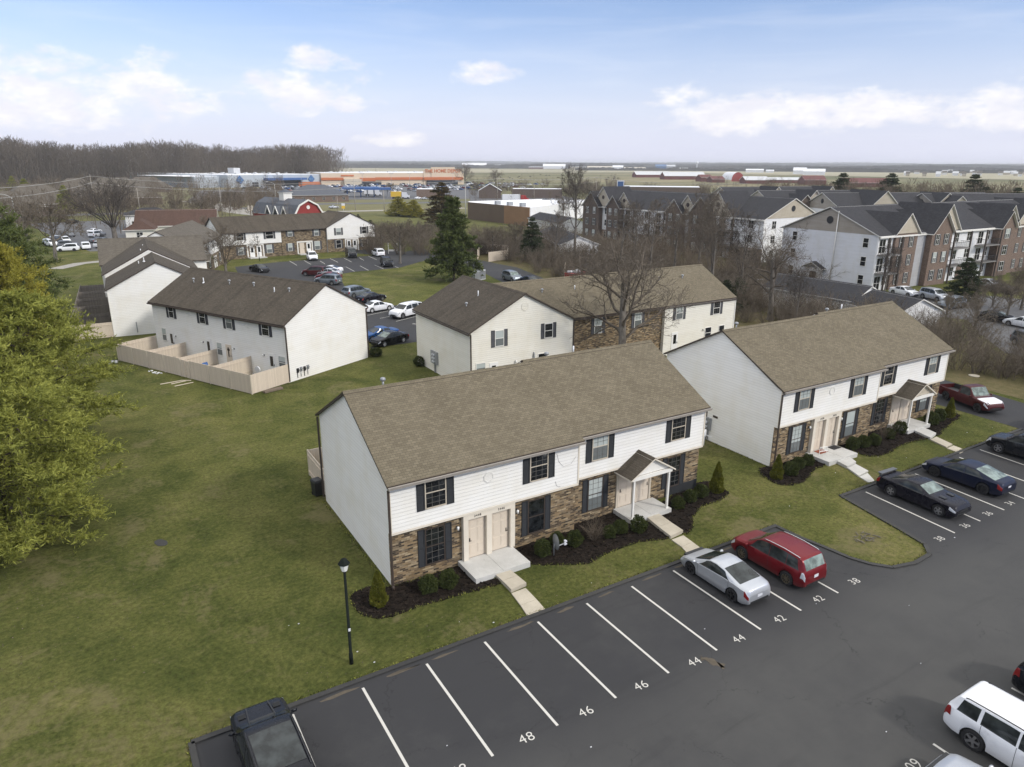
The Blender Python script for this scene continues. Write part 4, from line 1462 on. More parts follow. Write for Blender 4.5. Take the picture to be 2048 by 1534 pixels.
class CarShape:
    def __init__(s, st):
        s.p = p = STY[st]
        s.L, s.W = p['L'], p['W']
        s.top = [(x * s.L, z) for x, z in p['top']]
        s.belt = [(x * s.L, z) for x, z in p['belt']]
        s.wx = [x * s.L for x in p['wx']]
        s.ra = p['wr'] + .055
        s.bed = [x * s.L for x in p['bed']] if 'bed' in p else None
        s.hmax = max(z for _, z in s.top)

    def zt(s, x):
        h = .010 * s.L
        if s.bed and abs(x - s.bed[1]) < h * 1.2: return interp(s.top, x)
        return (interp(s.top, x - h) + 2 * interp(s.top, x) + interp(s.top, x + h)) / 4

    def width(s, x):
        u = abs(x) / (s.L / 2)
        t = max(0.0, (u - .70) / .30)
        k = 1 - (.13 if x > 0 else .10) * t ** 2.2 - .06 * max(0, (u - .96) / .04) ** 2
        return s.W / 2 * k

    def low(s, x):
        z = s.p['sill'] + .10 * max(0, (abs(x) / (s.L / 2) - .86) / .14)
        for w in s.wx:
            d = abs(x - w)
            if d < s.ra - 1e-6: z = max(z, s.p['wr'] + math.sqrt(max(0, s.ra ** 2 - d * d)))
        return z

    def section(s, x):
        """10 points from the lower edge up to the top centre line (right hand side, y<0 mirrored later)"""
        w, zt, zb, zl = s.width(x), s.zt(x), min(interp(s.belt, x), s.zt(x) - .015), s.low(x)
        zl = min(zl, zb - .05)
        k = min(1.0, max(0.0, (zt - zb - .07) / .42))
        wr = w * (.86 * (1 - k) + s.p['rr'] * k)
        h = zb - zl
        pts = [(w * .955, zl), (w * .99, zl + h * .28), (w * 1.0, zl + h * .62), (w * .975, zb)]
        if s.bed and s.bed[0] < x < s.bed[1]:
            d = .48
            return pts + [(w * .955, zb + .012), (w * .92, zb + .012), (w * .905, zb - .05), (w * .90, zb - d), (w * .5, zb - d), (0, zb - d)]
        b0 = (w * .95, zb + (zt - zb) * .05)
        e = (wr, zb + (zt - zb) * (.66 + .26 * k))
        for f in (0.0, .5, 1.0):
            bulge = .018 * sin(pi * f)
            pts.append((b0[0] + (e[0] - b0[0]) * f + bulge, b0[1] + (e[1] - b0[1]) * f))
        pts += [(wr * .90, zb + (zt - zb) * (.90 + .065 * k)), (wr * .5, zt - .006), (0, zt)]
        return pts

    def S(s, x, t):
        sg = 1
        if t > 9: t, sg = 18 - t, -1
        i = min(int(t), 8)
        p = s.section(x)
        f = t - i
        y = p[i][0] + (p[i + 1][0] - p[i][0]) * f
        return Vector((x, sg * y, p[i][1] + (p[i + 1][1] - p[i][1]) * f))

    def patch(s, b, x00, x01, x10, x11, t0, t1, off=.006, nu=8, nv=5, m=0):
        """x00..x01 along the bottom edge (t0), x10..x11 along the top (t1)"""
        rows = []
        for j in range(nv + 1):
            v = j / nv
            row = []
            for i in range(nu + 1):
                u = i / nu
                x = (x00 * (1 - u) + x01 * u) * (1 - v) + (x10 * (1 - u) + x11 * u) * v
                x = max(-s.L / 2 + .002, min(s.L / 2 - .002, x))
                t = t0 + (t1 - t0) * v
                p = s.S(x, t)
                dx = s.S(min(x + .015, s.L / 2), t) - s.S(max(x - .015, -s.L / 2), t)
                dt = s.S(x, min(t + .06, 18)) - s.S(x, max(t - .06, 0))
                n = dt.cross(dx)
                if n.length > 1e-9: n.normalize()
                if n.dot(Vector((0, p.y, (p.z - .7)))) < 0 and abs(n.x) < .9: n = -n
                if abs(n.x) >= .9 and n.x * x < 0: n = -n
                row.append(p + n * off)
            rows.append(row)
        b.grid(rows, m, True)

    def body(s):
        b = MB()
        xs = set(round(-s.L / 2 + s.L * i / 52, 4) for i in range(53))
        for w in s.wx:
            for k in range(-8, 9): xs.add(round(w + s.ra * sin(k / 8 * pi / 2), 4))
            xs.add(round(w - s.ra - .004, 4)); xs.add(round(w + s.ra + .004, 4))
        for d in (.01, .03, .07, .12): xs.add(s.L / 2 - d); xs.add(-s.L / 2 + d)
        if s.bed:
            for q in s.bed: xs.add(q - .003); xs.add(q + .003)
        rows = []
        for x in sorted(xs):
            if abs(x) > s.L / 2 + 1e-6: continue
            p = s.section(x)
            rows.append([(x, -q[0], q[1]) for q in p] + [(x, q[0], q[1]) for q in p[-2::-1]])
        b.grid(rows, 0, True)
        n = len(rows[0])
        if s.bed:      # dark bed liner
            for a in range(len(rows) - 1):
                if s.bed[0] < (rows[a][0][0] + rows[a + 1][0][0]) / 2 < s.bed[1]:
                    for c in range(n - 1):
                        if 5 <= c <= n - 7: b.m[a * (n - 1) + c] = 1
        b.face(rows[0][::-1], 0)
        b.face(rows[-1], 0)
        p, L = s.p, s.L
        seams = [x * L for x in ((p['sw'][-1][1] - .01,) + tuple(a[0] - .006 for a in p['sw'] if a[0] > -.2) + (p['sw'][0][0] + .02 if len(p['sw']) < 3 else p['sw'][1][0] + .01,))]
        for x in seams:
            for (t0, t1) in ((.25, 3.4), (17.75, 14.6)):
                s.patch(b, x - .007, x + .007, x - .007, x + .007, t0, t1, .004, 1, 8, 1)
        iw = s.W / 2 - .26
        zs = s.p['sill']
        b.box(-s.L / 2 + .12, s.L / 2 - .12, -iw, iw, zs - .04, .78, 1)
        b.box(s.wx[0] + s.ra + .01, s.wx[1] - s.ra - .01, -s.W / 2 * .94, s.W / 2 * .94, zs - .02, zs + .05, 1)
        # close the floor between sill and body
        return b.mesh('body', [M['paint_white'], M['plastic_black']], 38)


def wheel_mesh(r, w=.22):
    key = ('wheel', r)
    if key not in CACHE:
        b = MB()
        n = 24
        prof = [(r * .66, -w / 2), (r * .93, -w / 2), (r, -w / 2 + .04), (r, w / 2 - .04), (r * .93, w / 2), (r * .66, w / 2)]
        rows = [[(q * cos(2 * pi * k / n), y, q * sin(2 * pi * k / n)) for k in range(n)] for q, y in prof]
        b.grid(rows, 0, True, True)
        b.face([(r * .66 * cos(2 * pi * k / n), w / 2 - .09, r * .66 * sin(2 * pi * k / n)) for k in range(n)][::-1], 0)
        b.face([(r * .66 * cos(2 * pi * k / n), -w / 2 + .09, r * .66 * sin(2 * pi * k / n)) for k in range(n)], 0)
        CACHE[key] = b.mesh('wheel', M['rubber'], 40)
    return CACHE[key]


def rim_mesh(r, spokes, w=.22):
    key = ('rim', r, spokes)
    if key not in CACHE:
        b = MB()
        n = 24
        R0 = r * .68
        yo = -w / 2
        for sg in (-1, 1):
            y = sg * (w / 2 - .012)
            ring = [[(q * cos(2 * pi * k / n), yy, q * sin(2 * pi * k / n)) for k in range(n)] for q, yy in ((R0, y), (R0 * .90, y + sg * .006), (R0 * .86, y - sg * .05))]
            b.grid(ring if sg < 0 else ring[::-1], 0, True, True)
            for k in range(spokes):
                a = 2 * pi * k / spokes
                d = Vector((cos(a), 0, sin(a)))
                b.bar(d * .04 + Vector((0, y - sg * .02, 0)), d * R0 * .93 + Vector((0, y - sg * .012, 0)), R0 * (.34 if spokes < 8 else .15), .03, 0, (0, 1, 0))
            b.tube([(0, y - sg * .05, 0), (0, y - sg * .002, 0)], R0 * .20, 10, 0)
        CACHE[key] = b.mesh('rim', M['rim_silver'], 40)
    return CACHE[key]


def car_meshes(st):
    if ('car', st) in CACHE: return CACHE[('car', st)]
    s = CarShape(st)
    p = s.p
    L = s.L
    out = dict(shape=s, body=s.body())
    b = MB(); s.patch(b, p['ws'][0] * L, p['ws'][1] * L, p['ws'][0] * L, p['ws'][1] * L, 6.75, 11.25, .006, 8, 10)
    out['windshield'] = b.mesh('windshield', M['car_glass'])
    b = MB(); s.patch(b, p['rw'][0] * L, p['rw'][1] * L, p['rw'][0] * L, p['rw'][1] * L, 6.8, 11.2, .007, 8, 10)
    out['rear_window'] = b.mesh('rear_window', M['car_glass'])
    out['side'] = []
    for (x0, x1, x2, x3) in p['sw']:
        for (t0, t1) in ((3.55, 5.86), (14.45, 12.14)):
            b = MB(); s.patch(b, x0 * L, x1 * L, x2 * L, x3 * L, t0, t1, .006, 10, 6)
            out['side'].append(b.mesh('side_window', M['car_glass']))
    out['head'], out['tail'] = [], []
    tall = st in ('crossover', 'suv', 'van', 'pickup')
    for (t0, t1) in ((2.25, 3.3), (15.75, 14.7)):
        b = MB(); s.patch(b, .425 * L, .497 * L, .43 * L, .492 * L, t0, t1, .010, 6, 4)
        out['head'].append(b.mesh('headlight', M['lamp_clear']))
        b = MB(); s.patch(b, -.498 * L, -.448 * L, -.495 * L, (-.46 if tall else -.44) * L, t0 - (.25 if t0 < 9 else -.25), t1 + (.35 if tall and t0 < 9 else (-.35 if tall else 0)), .010, 6, 4)
        out['tail'].append(b.mesh('taillight', M['tail_red']))
    we = s.width(L / 2)
    zn = interp(s.top, L / 2)
    b = MB()
    b.box(L / 2 - .03, L / 2 + .012, -we * .55, we * .55, zn - .16, zn - .02)
    b.box(L / 2 - .03, L / 2 + .010, -we * .80, we * .80, p['sill'] + .12, p['sill'] + .22)
    out['grille'] = b.mesh('grille', M['plastic_black'])
    b = MB()
    zr = interp(s.top, -L / 2)
    b.box(-L / 2 - .012, -L / 2 + .01, -.155, .155, zr - .12, zr + .04 if tall else zr - .0)
    out['plate'] = b.mesh('license_plate', M['plate_white'])
    b = MB()
    b.box(-L / 2 - .02, -L / 2 + .06, -we * .86, we * .86, p['sill'] + .10, p['sill'] + .19)
    out['bumper'] = b.mesh('bumper', M['plastic_black'])
    out['mirror'] = []
    xm = p['ws'][0] * L - .22
    q = s.section(xm)
    for sg in (-1, 1):
        b = MB()
        b.ball((xm + .02, sg * (q[3][0] + .11), q[3][1] + .07), .07, .115, .075, 8, 5)
        b.bar((xm, sg * (q[3][0] - .03), q[3][1] + .03), (xm + .01, sg * (q[3][0] + .08), q[3][1] + .05), .06, .04)
        out['mirror'].append(b.mesh('mirror', M['paint_white']))
    out['handle'] = []
    hx = [(a[0] + .035) * L for a in p['sw'] if a[0] > -.30]
    for x in hx:
        for t in (2.55, 15.45):
            b = MB(); s.patch(b, x, x + .19, x, x + .19, t, t + (.16 if t < 9 else -.16), .03, 3, 2)
            out['handle'].append(b.mesh('door_handle', M['paint_white']))
    if p.get('rails'):
        out['rail'] = []
        for t in (6.55, 11.45):
            b = MB()
            pts = [s.S(x * L, t) + Vector((0, 0, .045)) for x in (-.39, -.37, -.2, -.05, .05, .075)]
            pts[0].z -= .03; pts[-1].z -= .03
            b.tube(pts, .020, 6)
            out['rail'].append(b.mesh('roof_rail', M['metal_black']))
    CACHE[('car', st)] = out
    return out


def car(st, label, x, y, head, paint, group=None, rim='rim_silver', spokes=5, glassm=None, wsm=None, rail=None, head_c=None, tail=None, cat='car', name=None, plate=True, hood=None, roof=None, handles=None, bumper=None, z=0.0, loc=None):
    """a car whose nose points along the heading (degrees from +x)"""
    g = car_meshes(st)
    s = g['shape']
    t = thing(name or {'pickup': 'pickup_truck', 'suv': 'parked_suv', 'crossover': 'parked_suv', 'van': 'parked_van'}.get(st, 'parked_car'), label, cat, (x, y, z), rad(head), group)
    pm = M[paint]
    part('body', g['body'], t, mats=[pm])
    part('windshield', g['windshield'], t, mats=[M[wsm]] if wsm else None)
    part('rear_window', g['rear_window'], t, mats=[M[glassm]] if glassm else None)
    for me in g['side']: part('side_window', me, t)
    for me in g['head']: part('headlight', me, t)
    for me in g['tail']: part('taillight', me, t, mats=[M[tail]] if tail else None)
    part('grille', g['grille'], t)
    part('bumper', g['bumper'], t, mats=[M[bumper]] if bumper else None)
    if plate: part('license_plate', g['plate'], t)
    for me in g['mirror']: part('mirror', me, t, mats=[pm])
    for me in g['handle']: part('door_handle', me, t, mats=[M[handles] if handles else pm])
    for me in g.get('rail', []): part('roof_rail', me, t, mats=[M[rail]] if rail else None)
    wr = s.p['wr']
    for wx in s.wx:
        for sg in (-1, 1):
            w = part('wheel', wheel_mesh(wr), t, (wx, sg * (s.W / 2 - .125), wr))
            part('rim', rim_mesh(wr, spokes), w, mats=[M[rim]])
    if hood:
        b = MB()
        s.patch(b, .285 * s.L, .478 * s.L, .285 * s.L, .478 * s.L, 5.6, 12.4, .006, 8, 8)
        part('hood', b.mesh('hood', M[hood]), t)
    if roof:
        b = MB()
        s.patch(b, (s.p['rw'][1] + .03) * s.L, (s.p['ws'][1] - .015) * s.L, (s.p['rw'][1] + .03) * s.L, (s.p['ws'][1] - .015) * s.L, 6.6, 11.4, .006, 6, 8)
        part('roof', b.mesh('roof', M[roof]), t)
    return t


def small_car_mesh(st):
    """one mesh, for cars a few pixels long"""
    key = ('small', st)
    if key in CACHE: return CACHE[key]
    s = CarShape(st)
    b = MB()
    xs = [s.L * q for q in (-.5, -.49, -.45, -.40, -.34, -.26, -.17, -.08, 0, .07, .13, .2, .27, .34, .42, .48, .5)]
    rows = []
    s.wx = []
    for x in xs:
        p = s.section(x)
        rows.append([(x, -q[0], q[1]) for q in p] + [(x, q[0], q[1]) for q in p[-2::-1]])
    b.grid(rows, 0, True)
    b.face(rows[0][::-1], 0); b.face(rows[-1], 0)
    s2 = CarShape(st)
    p = s2.p
    L = s.L
    s.patch(b, p['ws'][0] * L, p['ws'][1] * L, p['ws'][0] * L, p['ws'][1] * L, 6.6, 11.4, .01, 3, 4, 1)
    s.patch(b, p['rw'][0] * L, p['rw'][1] * L, p['rw'][0] * L, p['rw'][1] * L, 6.6, 11.4, .01, 3, 4, 1)
    x0, x2 = p['sw'][0][0] * L, p['sw'][0][2] * L
    x1, x3 = p['sw'][-1][1] * L, p['sw'][-1][3] * L
    for (t0, t1) in ((3.5, 5.9), (14.5, 12.1)): s.patch(b, x0, x1, x2, x3, t0, t1, .01, 4, 3, 1)
    for wx in s2.wx:
        for sg in (-1, 1):
            b.tube([(wx, sg * (s.W / 2 - .2), p['wr']), (wx, sg * (s.W / 2 + .01), p['wr'])], p['wr'], 10, 2)
    CACHE[key] = b.mesh('parked_car', [M['paint_white'], M['car_glass'], M['rubber']], 38)
    return CACHE[key]


def small_car(st, label, x, y, head, paint, group, z=0.0, cat='car'):
    me = small_car_mesh(st)
    o = part('parked_car', me, None, (x, y, z), rad(head), [M[paint]])
    return tag(o, label, cat, group)
# ------------------------------------------------------------------ ground, lots and paths
def sheet(name, pts, mat, z, kind='structure', thick=0.0):
    b = MB()
    pts = [(p[0], p[1]) for p in pts]
    if thick: b.prism(pts, z - thick, z)
    else:
        a = sum(pts[i][0] * pts[(i + 1) % len(pts)][1] - pts[(i + 1) % len(pts)][0] * pts[i][1] for i in range(len(pts)))
        b.face([(p[0], p[1], z) for p in (pts if a > 0 else pts[::-1])])
    o = b.build(name, M[mat])
    return tag(o, kind=kind)


def smooth_poly(pts, n=5, jit=0.0, seed=1):
    """closed Catmull-Rom through the points"""
    r = random.Random(seed)
    out = []
    N = len(pts)
    for i in range(N):
        p0, p1, p2, p3 = (Vector(pts[(i + k) % N][:2]) for k in (-1, 0, 1, 2))
        for k in range(n):
            t = k / n
            q = 0.5 * ((2 * p1) + (-p0 + p2) * t + (2 * p0 - 5 * p1 + 4 * p2 - p3) * t * t + (-p0 + 3 * p1 - 3 * p2 + p3) * t ** 3)
            out.append((q.x + r.gauss(0, jit), q.y + r.gauss(0, jit)))
    return out


def band(pts, w):
    """polygon of constant width along a polyline"""
    pts = [Vector(p[:2]) for p in pts]
    L, R_ = [], []
    for i, p in enumerate(pts):
        d = (pts[min(i + 1, len(pts) - 1)] - pts[max(i - 1, 0)]).normalized()
        n = Vector((-d.y, d.x))
        L.append(p + n * w / 2); R_.append(p - n * w / 2)
    return [tuple(p) for p in L + R_[::-1]]


def lerp_line(pts, n):
    out = []
    for a, c in zip(pts, pts[1:]):
        for k in range(n): out.append((a[0] + (c[0] - a[0]) * k / n, a[1] + (c[1] - a[1]) * k / n))
    out.append(tuple(pts[-1][:2]))
    return out


cs = [-25000, -8000, -2500, -900, -300, -100, -30, 0, 30, 60, 100, 160, 300, 600, 1200, 2500, 8000, 25000]
gv = np.array([(x, y, 0.0) for y in cs for x in cs])
nq = len(cs)
gq = np.array([(j * nq + i, j * nq + i + 1, (j + 1) * nq + i + 1, (j + 1) * nq + i) for j in range(nq - 1) for i in range(nq - 1)])
tag(part('ground', np_mesh('ground', gv, gq, M['grass'])), kind='structure')

ISL = [(27.55, .35)] + [tuple(G(*p)[:2]) for p in ((1600, 1076), (1650, 1096), (1700, 1117), (1740, 1129), (1785, 1136), (1830, 1127), (1859, 1110), (1850, 1090), (1800, 1060), (1740, 1026))] + [(34.15, .85)]
S = 2.743
lot = [(-3.35, -48), (-3.35, .35)] + ISL + [(57.0, .95), (57.3, 6), (57.3, 20), (57.2, 40), (56.2, 56), (66.5, 56), (65.0, 40), (65.0, 20), (65.4, 12), (64.2, 4), (63.6, -6), (66, -48)]
sheet('parking_lot', lot, 'asphalt', .012)
LOT = bpy.data.objects['parking_lot']
sheet('driveway', band([(61, 55.8), (60.2, 66), (61.5, 80), (65.5, 98), (64, 116), (57, 130), (50, 146)], 8.5), 'asphalt', .009)
court = [G(*p) for p in ((735, 697), (848, 682))] + [Vector((57.5, 52)), Vector((57.5, 60))] + [G(*p) for p in ((850, 603), (783, 612), (738, 600), (702, 590), (690, 574), (677, 549), (709, 543.5), (742, 541), (799, 535.5), (868, 516), (850, 497), (800, 505), (736, 512), (690, 515), (659, 517), (560, 524), (520, 528), (470, 534), (480, 556))] + [Vector((22, 96)), Vector((21.5, 70)), Vector((23.3, 52))]
sheet('courtyard_lot', court, 'asphalt', .015)
b = MB()   # rolled black kerbs
def kerb(pts, w=.22, h=.07, closed=False):
    n = 1
    for a, c in zip(pts, pts[1:]):
        b.bar((a[0], a[1], h / 2 + .01), (c[0], c[1], h / 2 + .01), w, h)
kerb([(-3.45, -14), (-3.45, .45), (27.6, .45)])
kerb([(27.5, .35)] + ISL[1:])
kerb([(34.1, .93), (57.0, 1.05)])
o = tag(b.build('kerb', M['curb_black']), kind='structure')
b = MB()   # grit gathered along the kerb
rr = random.Random(5)
for k in range(11):
    x0 = -2.5 + k * 2.74 + rr.random()
    b.prism(smooth_poly([(x0, .12), (x0 + .5, .05), (x0 + rr.uniform(.9, 1.7), .12), (x0 + .6, .20)], 3, .02, k), .0125, .0165)
tag(b.build('grit', M['soil_red']), kind='stuff')

# painted bay lines and numbers belong to the lot
LW = .105
def bay_line(x, y0, y1, dx=0.0, parent=LOT, z=.020):
    b = MB()
    b.face([(x - LW / 2 + dx, y1, z), (x + LW / 2 + dx, y1, z), (x + LW / 2, y0, z), (x - LW / 2, y0, z)])
    return b.build('bay_line', M['white_paint'], parent)
for k in range(10): bay_line(k * S, .0, -5.55)
for x in (36.07, 38.78, 41.50, 44.21, 46.95, 49.72, 52.4): bay_line(x, .5, -5.25, -.5)
for x in (19.28, 22.05, 24.8): bay_line(x, -13.15, -18.6)
def bay_number(s, x, y, rz=0.0, parent=LOT, size=.58, z=.021):
    o = part('bay_number', text_mesh('bay_number', s, size, 'white_paint', .0008, -.004, 1.10), parent, (x, y, z), rz)
    return o
for s, x, y in (('48', 4.2, -5.5), ('48', 6.93, -5.47), ('46', 9.54, -5.53), ('46', 12.26, -5.53), ('44', 15.1, -5.60), ('44', 17.86, -5.50), ('42', 20.55, -5.47), ('42', 23.42, -5.38), ('38', 26.27, -5.34), ('38', 34.17, -5.18), ('36', 36.94, -5.10), ('36', 39.65, -5.0), ('34', 42.27, -4.98)):
    bay_number(s, x, y, rad(-3))
bay_number('09', 17.75, -13.35, rad(2))
CL = bpy.data.objects['courtyard_lot']
def px_line(a, c, parent=CL, w=.11, z=.026):
    p, q = G(*a), G(*c)
    d = (q - p).normalized()
    n = Vector((-d.y, d.x, 0)) * w / 2
    b = MB()
    b.face([(v.x, v.y, z) for v in (p - n, q - n, q + n, p + n)])
    return b.build('bay_line', M['white_paint'], parent)
for a, c in (((735, 631), (777, 622)), ((760, 637), (790, 631)), ((792, 643), (845, 630)), ((825, 648), (848, 644)), ((825, 648), (848, 651)), ((579, 522), (594, 531)), ((608, 521), (622, 529)), ((640, 522), (650, 528)), ((660, 517), (676, 525)), ((687, 516), (703, 524)), ((719, 516), (728, 521)), ((736, 512), (754, 520)), ((692, 534), (709, 543)), ((720, 532), (737, 541)), ((749, 530), (767, 538)), ((790, 533), (797, 536)), ((692, 534), (676, 536))):
    px_line(a, c)

# slab walks
def slab(pts, z, mat='concrete', name='path'):
    b = MB()
    b.prism([tuple(p[:2]) for p in pts], -.1, z)
    return tag(b.build(name, M[mat]), kind='structure')
def zz(a, b_, ox, oy, k): return (ox + a * k, oy + b_ * k)
z6 = lambda a, c: G(*zz(a, c, 620, 660, .39124), .08)
z7 = lambda a, c: G(*zz(a, c, 1020, 680, .36496), .08)
z8 = lambda a, c: G(*zz(a, c, 1320, 580, .35547), .08)
slab([z6(938, 1252), z6(1012, 1227), z6(1060, 1264), z6(984, 1292)], .20)
slab([z6(985, 1293), z6(1061, 1265), z6(1106, 1302), z6(1028, 1336)], .198)
slab([z6(1030, 1343), z6(1102, 1316), z6(1158, 1374), z6(1076, 1404)], .06)
slab([z6(1077, 1405), z6(1159, 1375), z6(1212, 1436), z6(1120, 1470)], .058)
slab([z7(752, 982), z7(815, 960), z7(882, 1008), z7(812, 1032)], .20)
slab([z7(813, 1033), z7(883, 1009), z7(948, 1052), z7(880, 1084)], .198)
slab([z7(886, 1092), z7(950, 1068), z7(1000, 1104), z7(940, 1130)], .06)
slab([z7(941, 1131), z7(1001, 1105), z7(1062, 1150), z7(985, 1180)], .058)
slab([z8(980, 962), z8(1050, 938), z8(1102, 973), z8(1052, 1000)], .20, 'concrete_white')
slab([z8(1056, 1002), z8(1102, 980), z8(1172, 1018), z8(1118, 1046)], .10, 'concrete_white')
slab([z8(1122, 1048), z8(1168, 1026), z8(1210, 1072), z8(1175, 1080)], .05, 'concrete_white')
slab([z8(1415, 790), z8(1470, 775), z8(1553, 812), z8(1520, 838)], .20, 'concrete_white')
slab([z8(1522, 842), z8(1555, 826), z8(1646, 868), z8(1612, 884)], .10)
slab([z8(1616, 888), z8(1652, 872), z8(1722, 898), z8(1688, 916)], .05)
# mulch beds
def bed(pts, seed, z=.035):
    P = smooth_poly(pts, 6, .018, seed)
    c = Vector((sum(p[0] for p in P) / len(P), sum(p[1] for p in P) / len(P)))
    b = MB()
    b.prism(P, -.05, z)
    rr = random.Random(seed)
    x0, x1 = min(p[0] for p in P), max(p[0] for p in P)
    y0, y1 = min(p[1] for p in P), max(p[1] for p in P)
    n = 0
    while n < 420:
        x, y = rr.uniform(x0, x1), rr.uniform(y0, y1)
        n += 1
        ins = False
        for (a, c) in zip(P, P[1:] + P[:1]):
            if (a[1] > y) != (c[1] > y) and x < (c[0] - a[0]) * (y - a[1]) / (c[1] - a[1]) + a[0]: ins = not ins
        if not ins: continue
        s_, q = rr.uniform(.04, .11), rr.random() * 3
        b.hull([(x + s_ * u * cos(q) - s_ * .5 * v * sin(q), y + s_ * u * sin(q) + s_ * .5 * v * cos(q), zz_) for zz_ in (z - .02, z + rr.uniform(.02, .06)) for u, v in ((-1, -1), (1, -1), (1, 1), (-1, 1))])
    return tag(b.build('mulch_bed', M['mulch']), kind='structure')
g6 = lambda a, c: G(*zz(a, c, 620, 660, .39124))
g7 = lambda a, c: G(*zz(a, c, 1020, 680, .36496))
g8 = lambda a, c: G(*zz(a, c, 1320, 580, .35547))
bed([g6(208, 1365), g6(235, 1430), g6(315, 1472), g6(420, 1465), g6(600, 1402), g6(850, 1332), g6(985, 1290), g6(905, 1262), g6(775, 1205), g6(600, 1260), g6(418, 1312), g6(330, 1310), g6(255, 1330)], 3)
bed([g7(60, 1195), g7(130, 1232), g7(300, 1232), g7(430, 1225), g7(520, 1178), g7(700, 1112), g7(880, 1082), g7(770, 1000), g7(665, 975), g7(585, 915), g7(300, 1030), g7(20, 1122)], 4)
bed([g7(800, 962), g7(945, 1062), g7(998, 1035), g7(1008, 965), g7(1060, 912), g7(1150, 880), g7(1198, 842), g7(1165, 818), g7(1060, 775), g7(890, 850)], 5)
bed([g8(556, 1010), g8(600, 1062), g8(680, 1098), g8(775, 1092), g8(832, 1060), g8(872, 1010), g8(928, 985), g8(850, 920), g8(640, 985)], 6)
bed([g8(1000, 880), g8(1085, 908), g8(1180, 938), g8(1280, 922), g8(1340, 884), g8(1435, 852), g8(1520, 832), g8(1400, 790), g8(1310, 755), g8(1000, 855)], 7)
bed([g8(1480, 765), g8(1560, 822), g8(1600, 785), g8(1655, 742), g8(1690, 714), g8(1640, 685), g8(1560, 668), g8(1490, 700)], 8)
bed([(24.2, 27), (35, 27.4), (35, 30.4), (24.4, 30.4)], 9)
# worn verge along the driveway and brown ground under the trees
sheet('verge', smooth_poly([(65.2, -10), (65.4, 12), (65.4, 40), (66.8, 60), (66.5, 82), (70, 100), (72, 122), (112, 136), (112, 60), (92, 44), (82, 20), (80, -12)], 4, .25, 4), 'dry_grass', .006)
b = MB(); b.prism(smooth_poly([G(*p) for p in ((308, 1085), (318, 1079), (333, 1082), (334, 1090), (318, 1092))], 4, .01, 2), -.02, .02)
tag(b.build('drain_cover', M['curb_black']), 'round dark drain cover sunk in the left lawn', 'drain cover')

# ------------------------------------------------------------------ houses
A = townhouse('nearest tan-roofed townhouse with white siding over brick and a white gabled porch', (6.36, 5.99, 0), ('2448', '2446', '2444', '2442'),
              ['glass_dark', 'glass_dark', 'glass_curtain', 'glass_dark', 'glass_dark', 'glass_dark', 'glass_curtain', 'glass_dark'], extra=True)
# cable on the siding of the near house
b = MB()
b.tube([(9.45, -.275, 5.1), (9.6, -.275, 4.6), (9.9, -.275, 4.25), (10.4, -.275, 4.3), (10.75, -.275, 4.7)], .008, 5)
A.add('cable', b, 'wire')
b = MB()
b.tube([(9.4, -.275, 3.5), (9.5, -.275, 3.2), (9.75, -.275, 3.1)], .008, 5)
A.add('cable', b, 'wire')
b = MB(); b.box(18.2, 20.9, .46, .5, .02, .62)
A.add('bulkhead_panel', b, 'shutter_blue')
B = townhouse('second tan-roofed townhouse by the driveway with a tan-gabled porch', (33.98, 6.2, 0), ('2438', '2436', '2434', '2432'),
              ['glass_curtain', 'glass_curtain', 'glass_dark', 'glass_curtain', 'glass_curtain', 'glass_curtain', 'glass_dark', 'glass_curtain'], porch_fill='siding_tan')
meter_bank(B, .02, 5.9, .85, -pi / 2, 2)
b = MB(); b.box(-.02, .0, 5.0, 5.45, 1.95, 2.1)
B.add('meter_sign', b, 'trim_dark')

# the long white house with fenced yards
aC = rad(-62.9)
C = House('townhouse', 'white-sided townhouse with weathered brown roof and fenced back yards', 'building', (1.29, 61.1, 0), aC)
b = MB()
gable_walls(b, 0, 10.0, .12, 10.72, 5.58, 8.45, 'x', skip=('r',))
gable_walls(b, 10.001, 20.9, 0, 10.6, 5.58, 8.45, 'x', skip=('l',))
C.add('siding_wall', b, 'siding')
b = MB()
gable_roof(b, 0, 9.85, .12, 10.72, 5.58, 8.45, 'x', .3, .2, .12)
gable_roof(b, 10.0, 20.9, 0, 10.6, 5.56, 8.47, 'x', .3, .16, .14)
rf = C.add('roof', b, ['roof_brown', 'trim_dark'])
b = MB(); b.box(-.2, 9.99, -.29, -.18, 5.32, 5.44); b.box(10.0, 21.06, -.41, -.30, 5.30, 5.42); b.build('gutter', M['trim_dark'], rf)
for (x, y, y2) in ((20.96, -.06, -.34), (20.96, 10.66, 10.98)):
    b = MB(); b.box(x - .05, x + .05, y - .05, y + .05, .1, 5.3); b.bar((x, y, 5.28), (x, y2, 5.36), .09, .09)
    C.add('downspout', b, 'trim_dark')
for x, w_ in ((3.35, .72), (8.55, .80), (12.85, .82), (18.15, .86)):
    C.window(x, 0.12 if x < 10 else 0, 4.15, w_ + .15, 1.38, 0, 'glass_curtain' if x in (12.85,) else 'glass_dark', 'grid', 'trim_white', 'shutter_dark', .36)
for x in (6.1, 15.45): octagon(C, x, .12 if x < 10 else 0, 4.9, 0, .34, 'siding')
for x, y_, z_, w_, h_ in ((1.6, .12, 1.45, .8, 1.4), (10.95, 0, 1.2, .85, 1.35), (20.1, 0, 1.15, 1.0, 1.3)):
    C.window(x, y_, z_, w_, h_, 0, 'glass_curtain', 'plain', 'trim_white')
C.door(2.85, .12, .35, .85, 2.3, 0, 'door_white', 'flat', 1, True)
C.door(9.05, .12, .35, .85, 2.3, 0, 'door_white', 'flat', 1, True)
C.door(12.35, 0, .35, .85, 2.15, 0, 'door_beige', 'panel', 1, True)
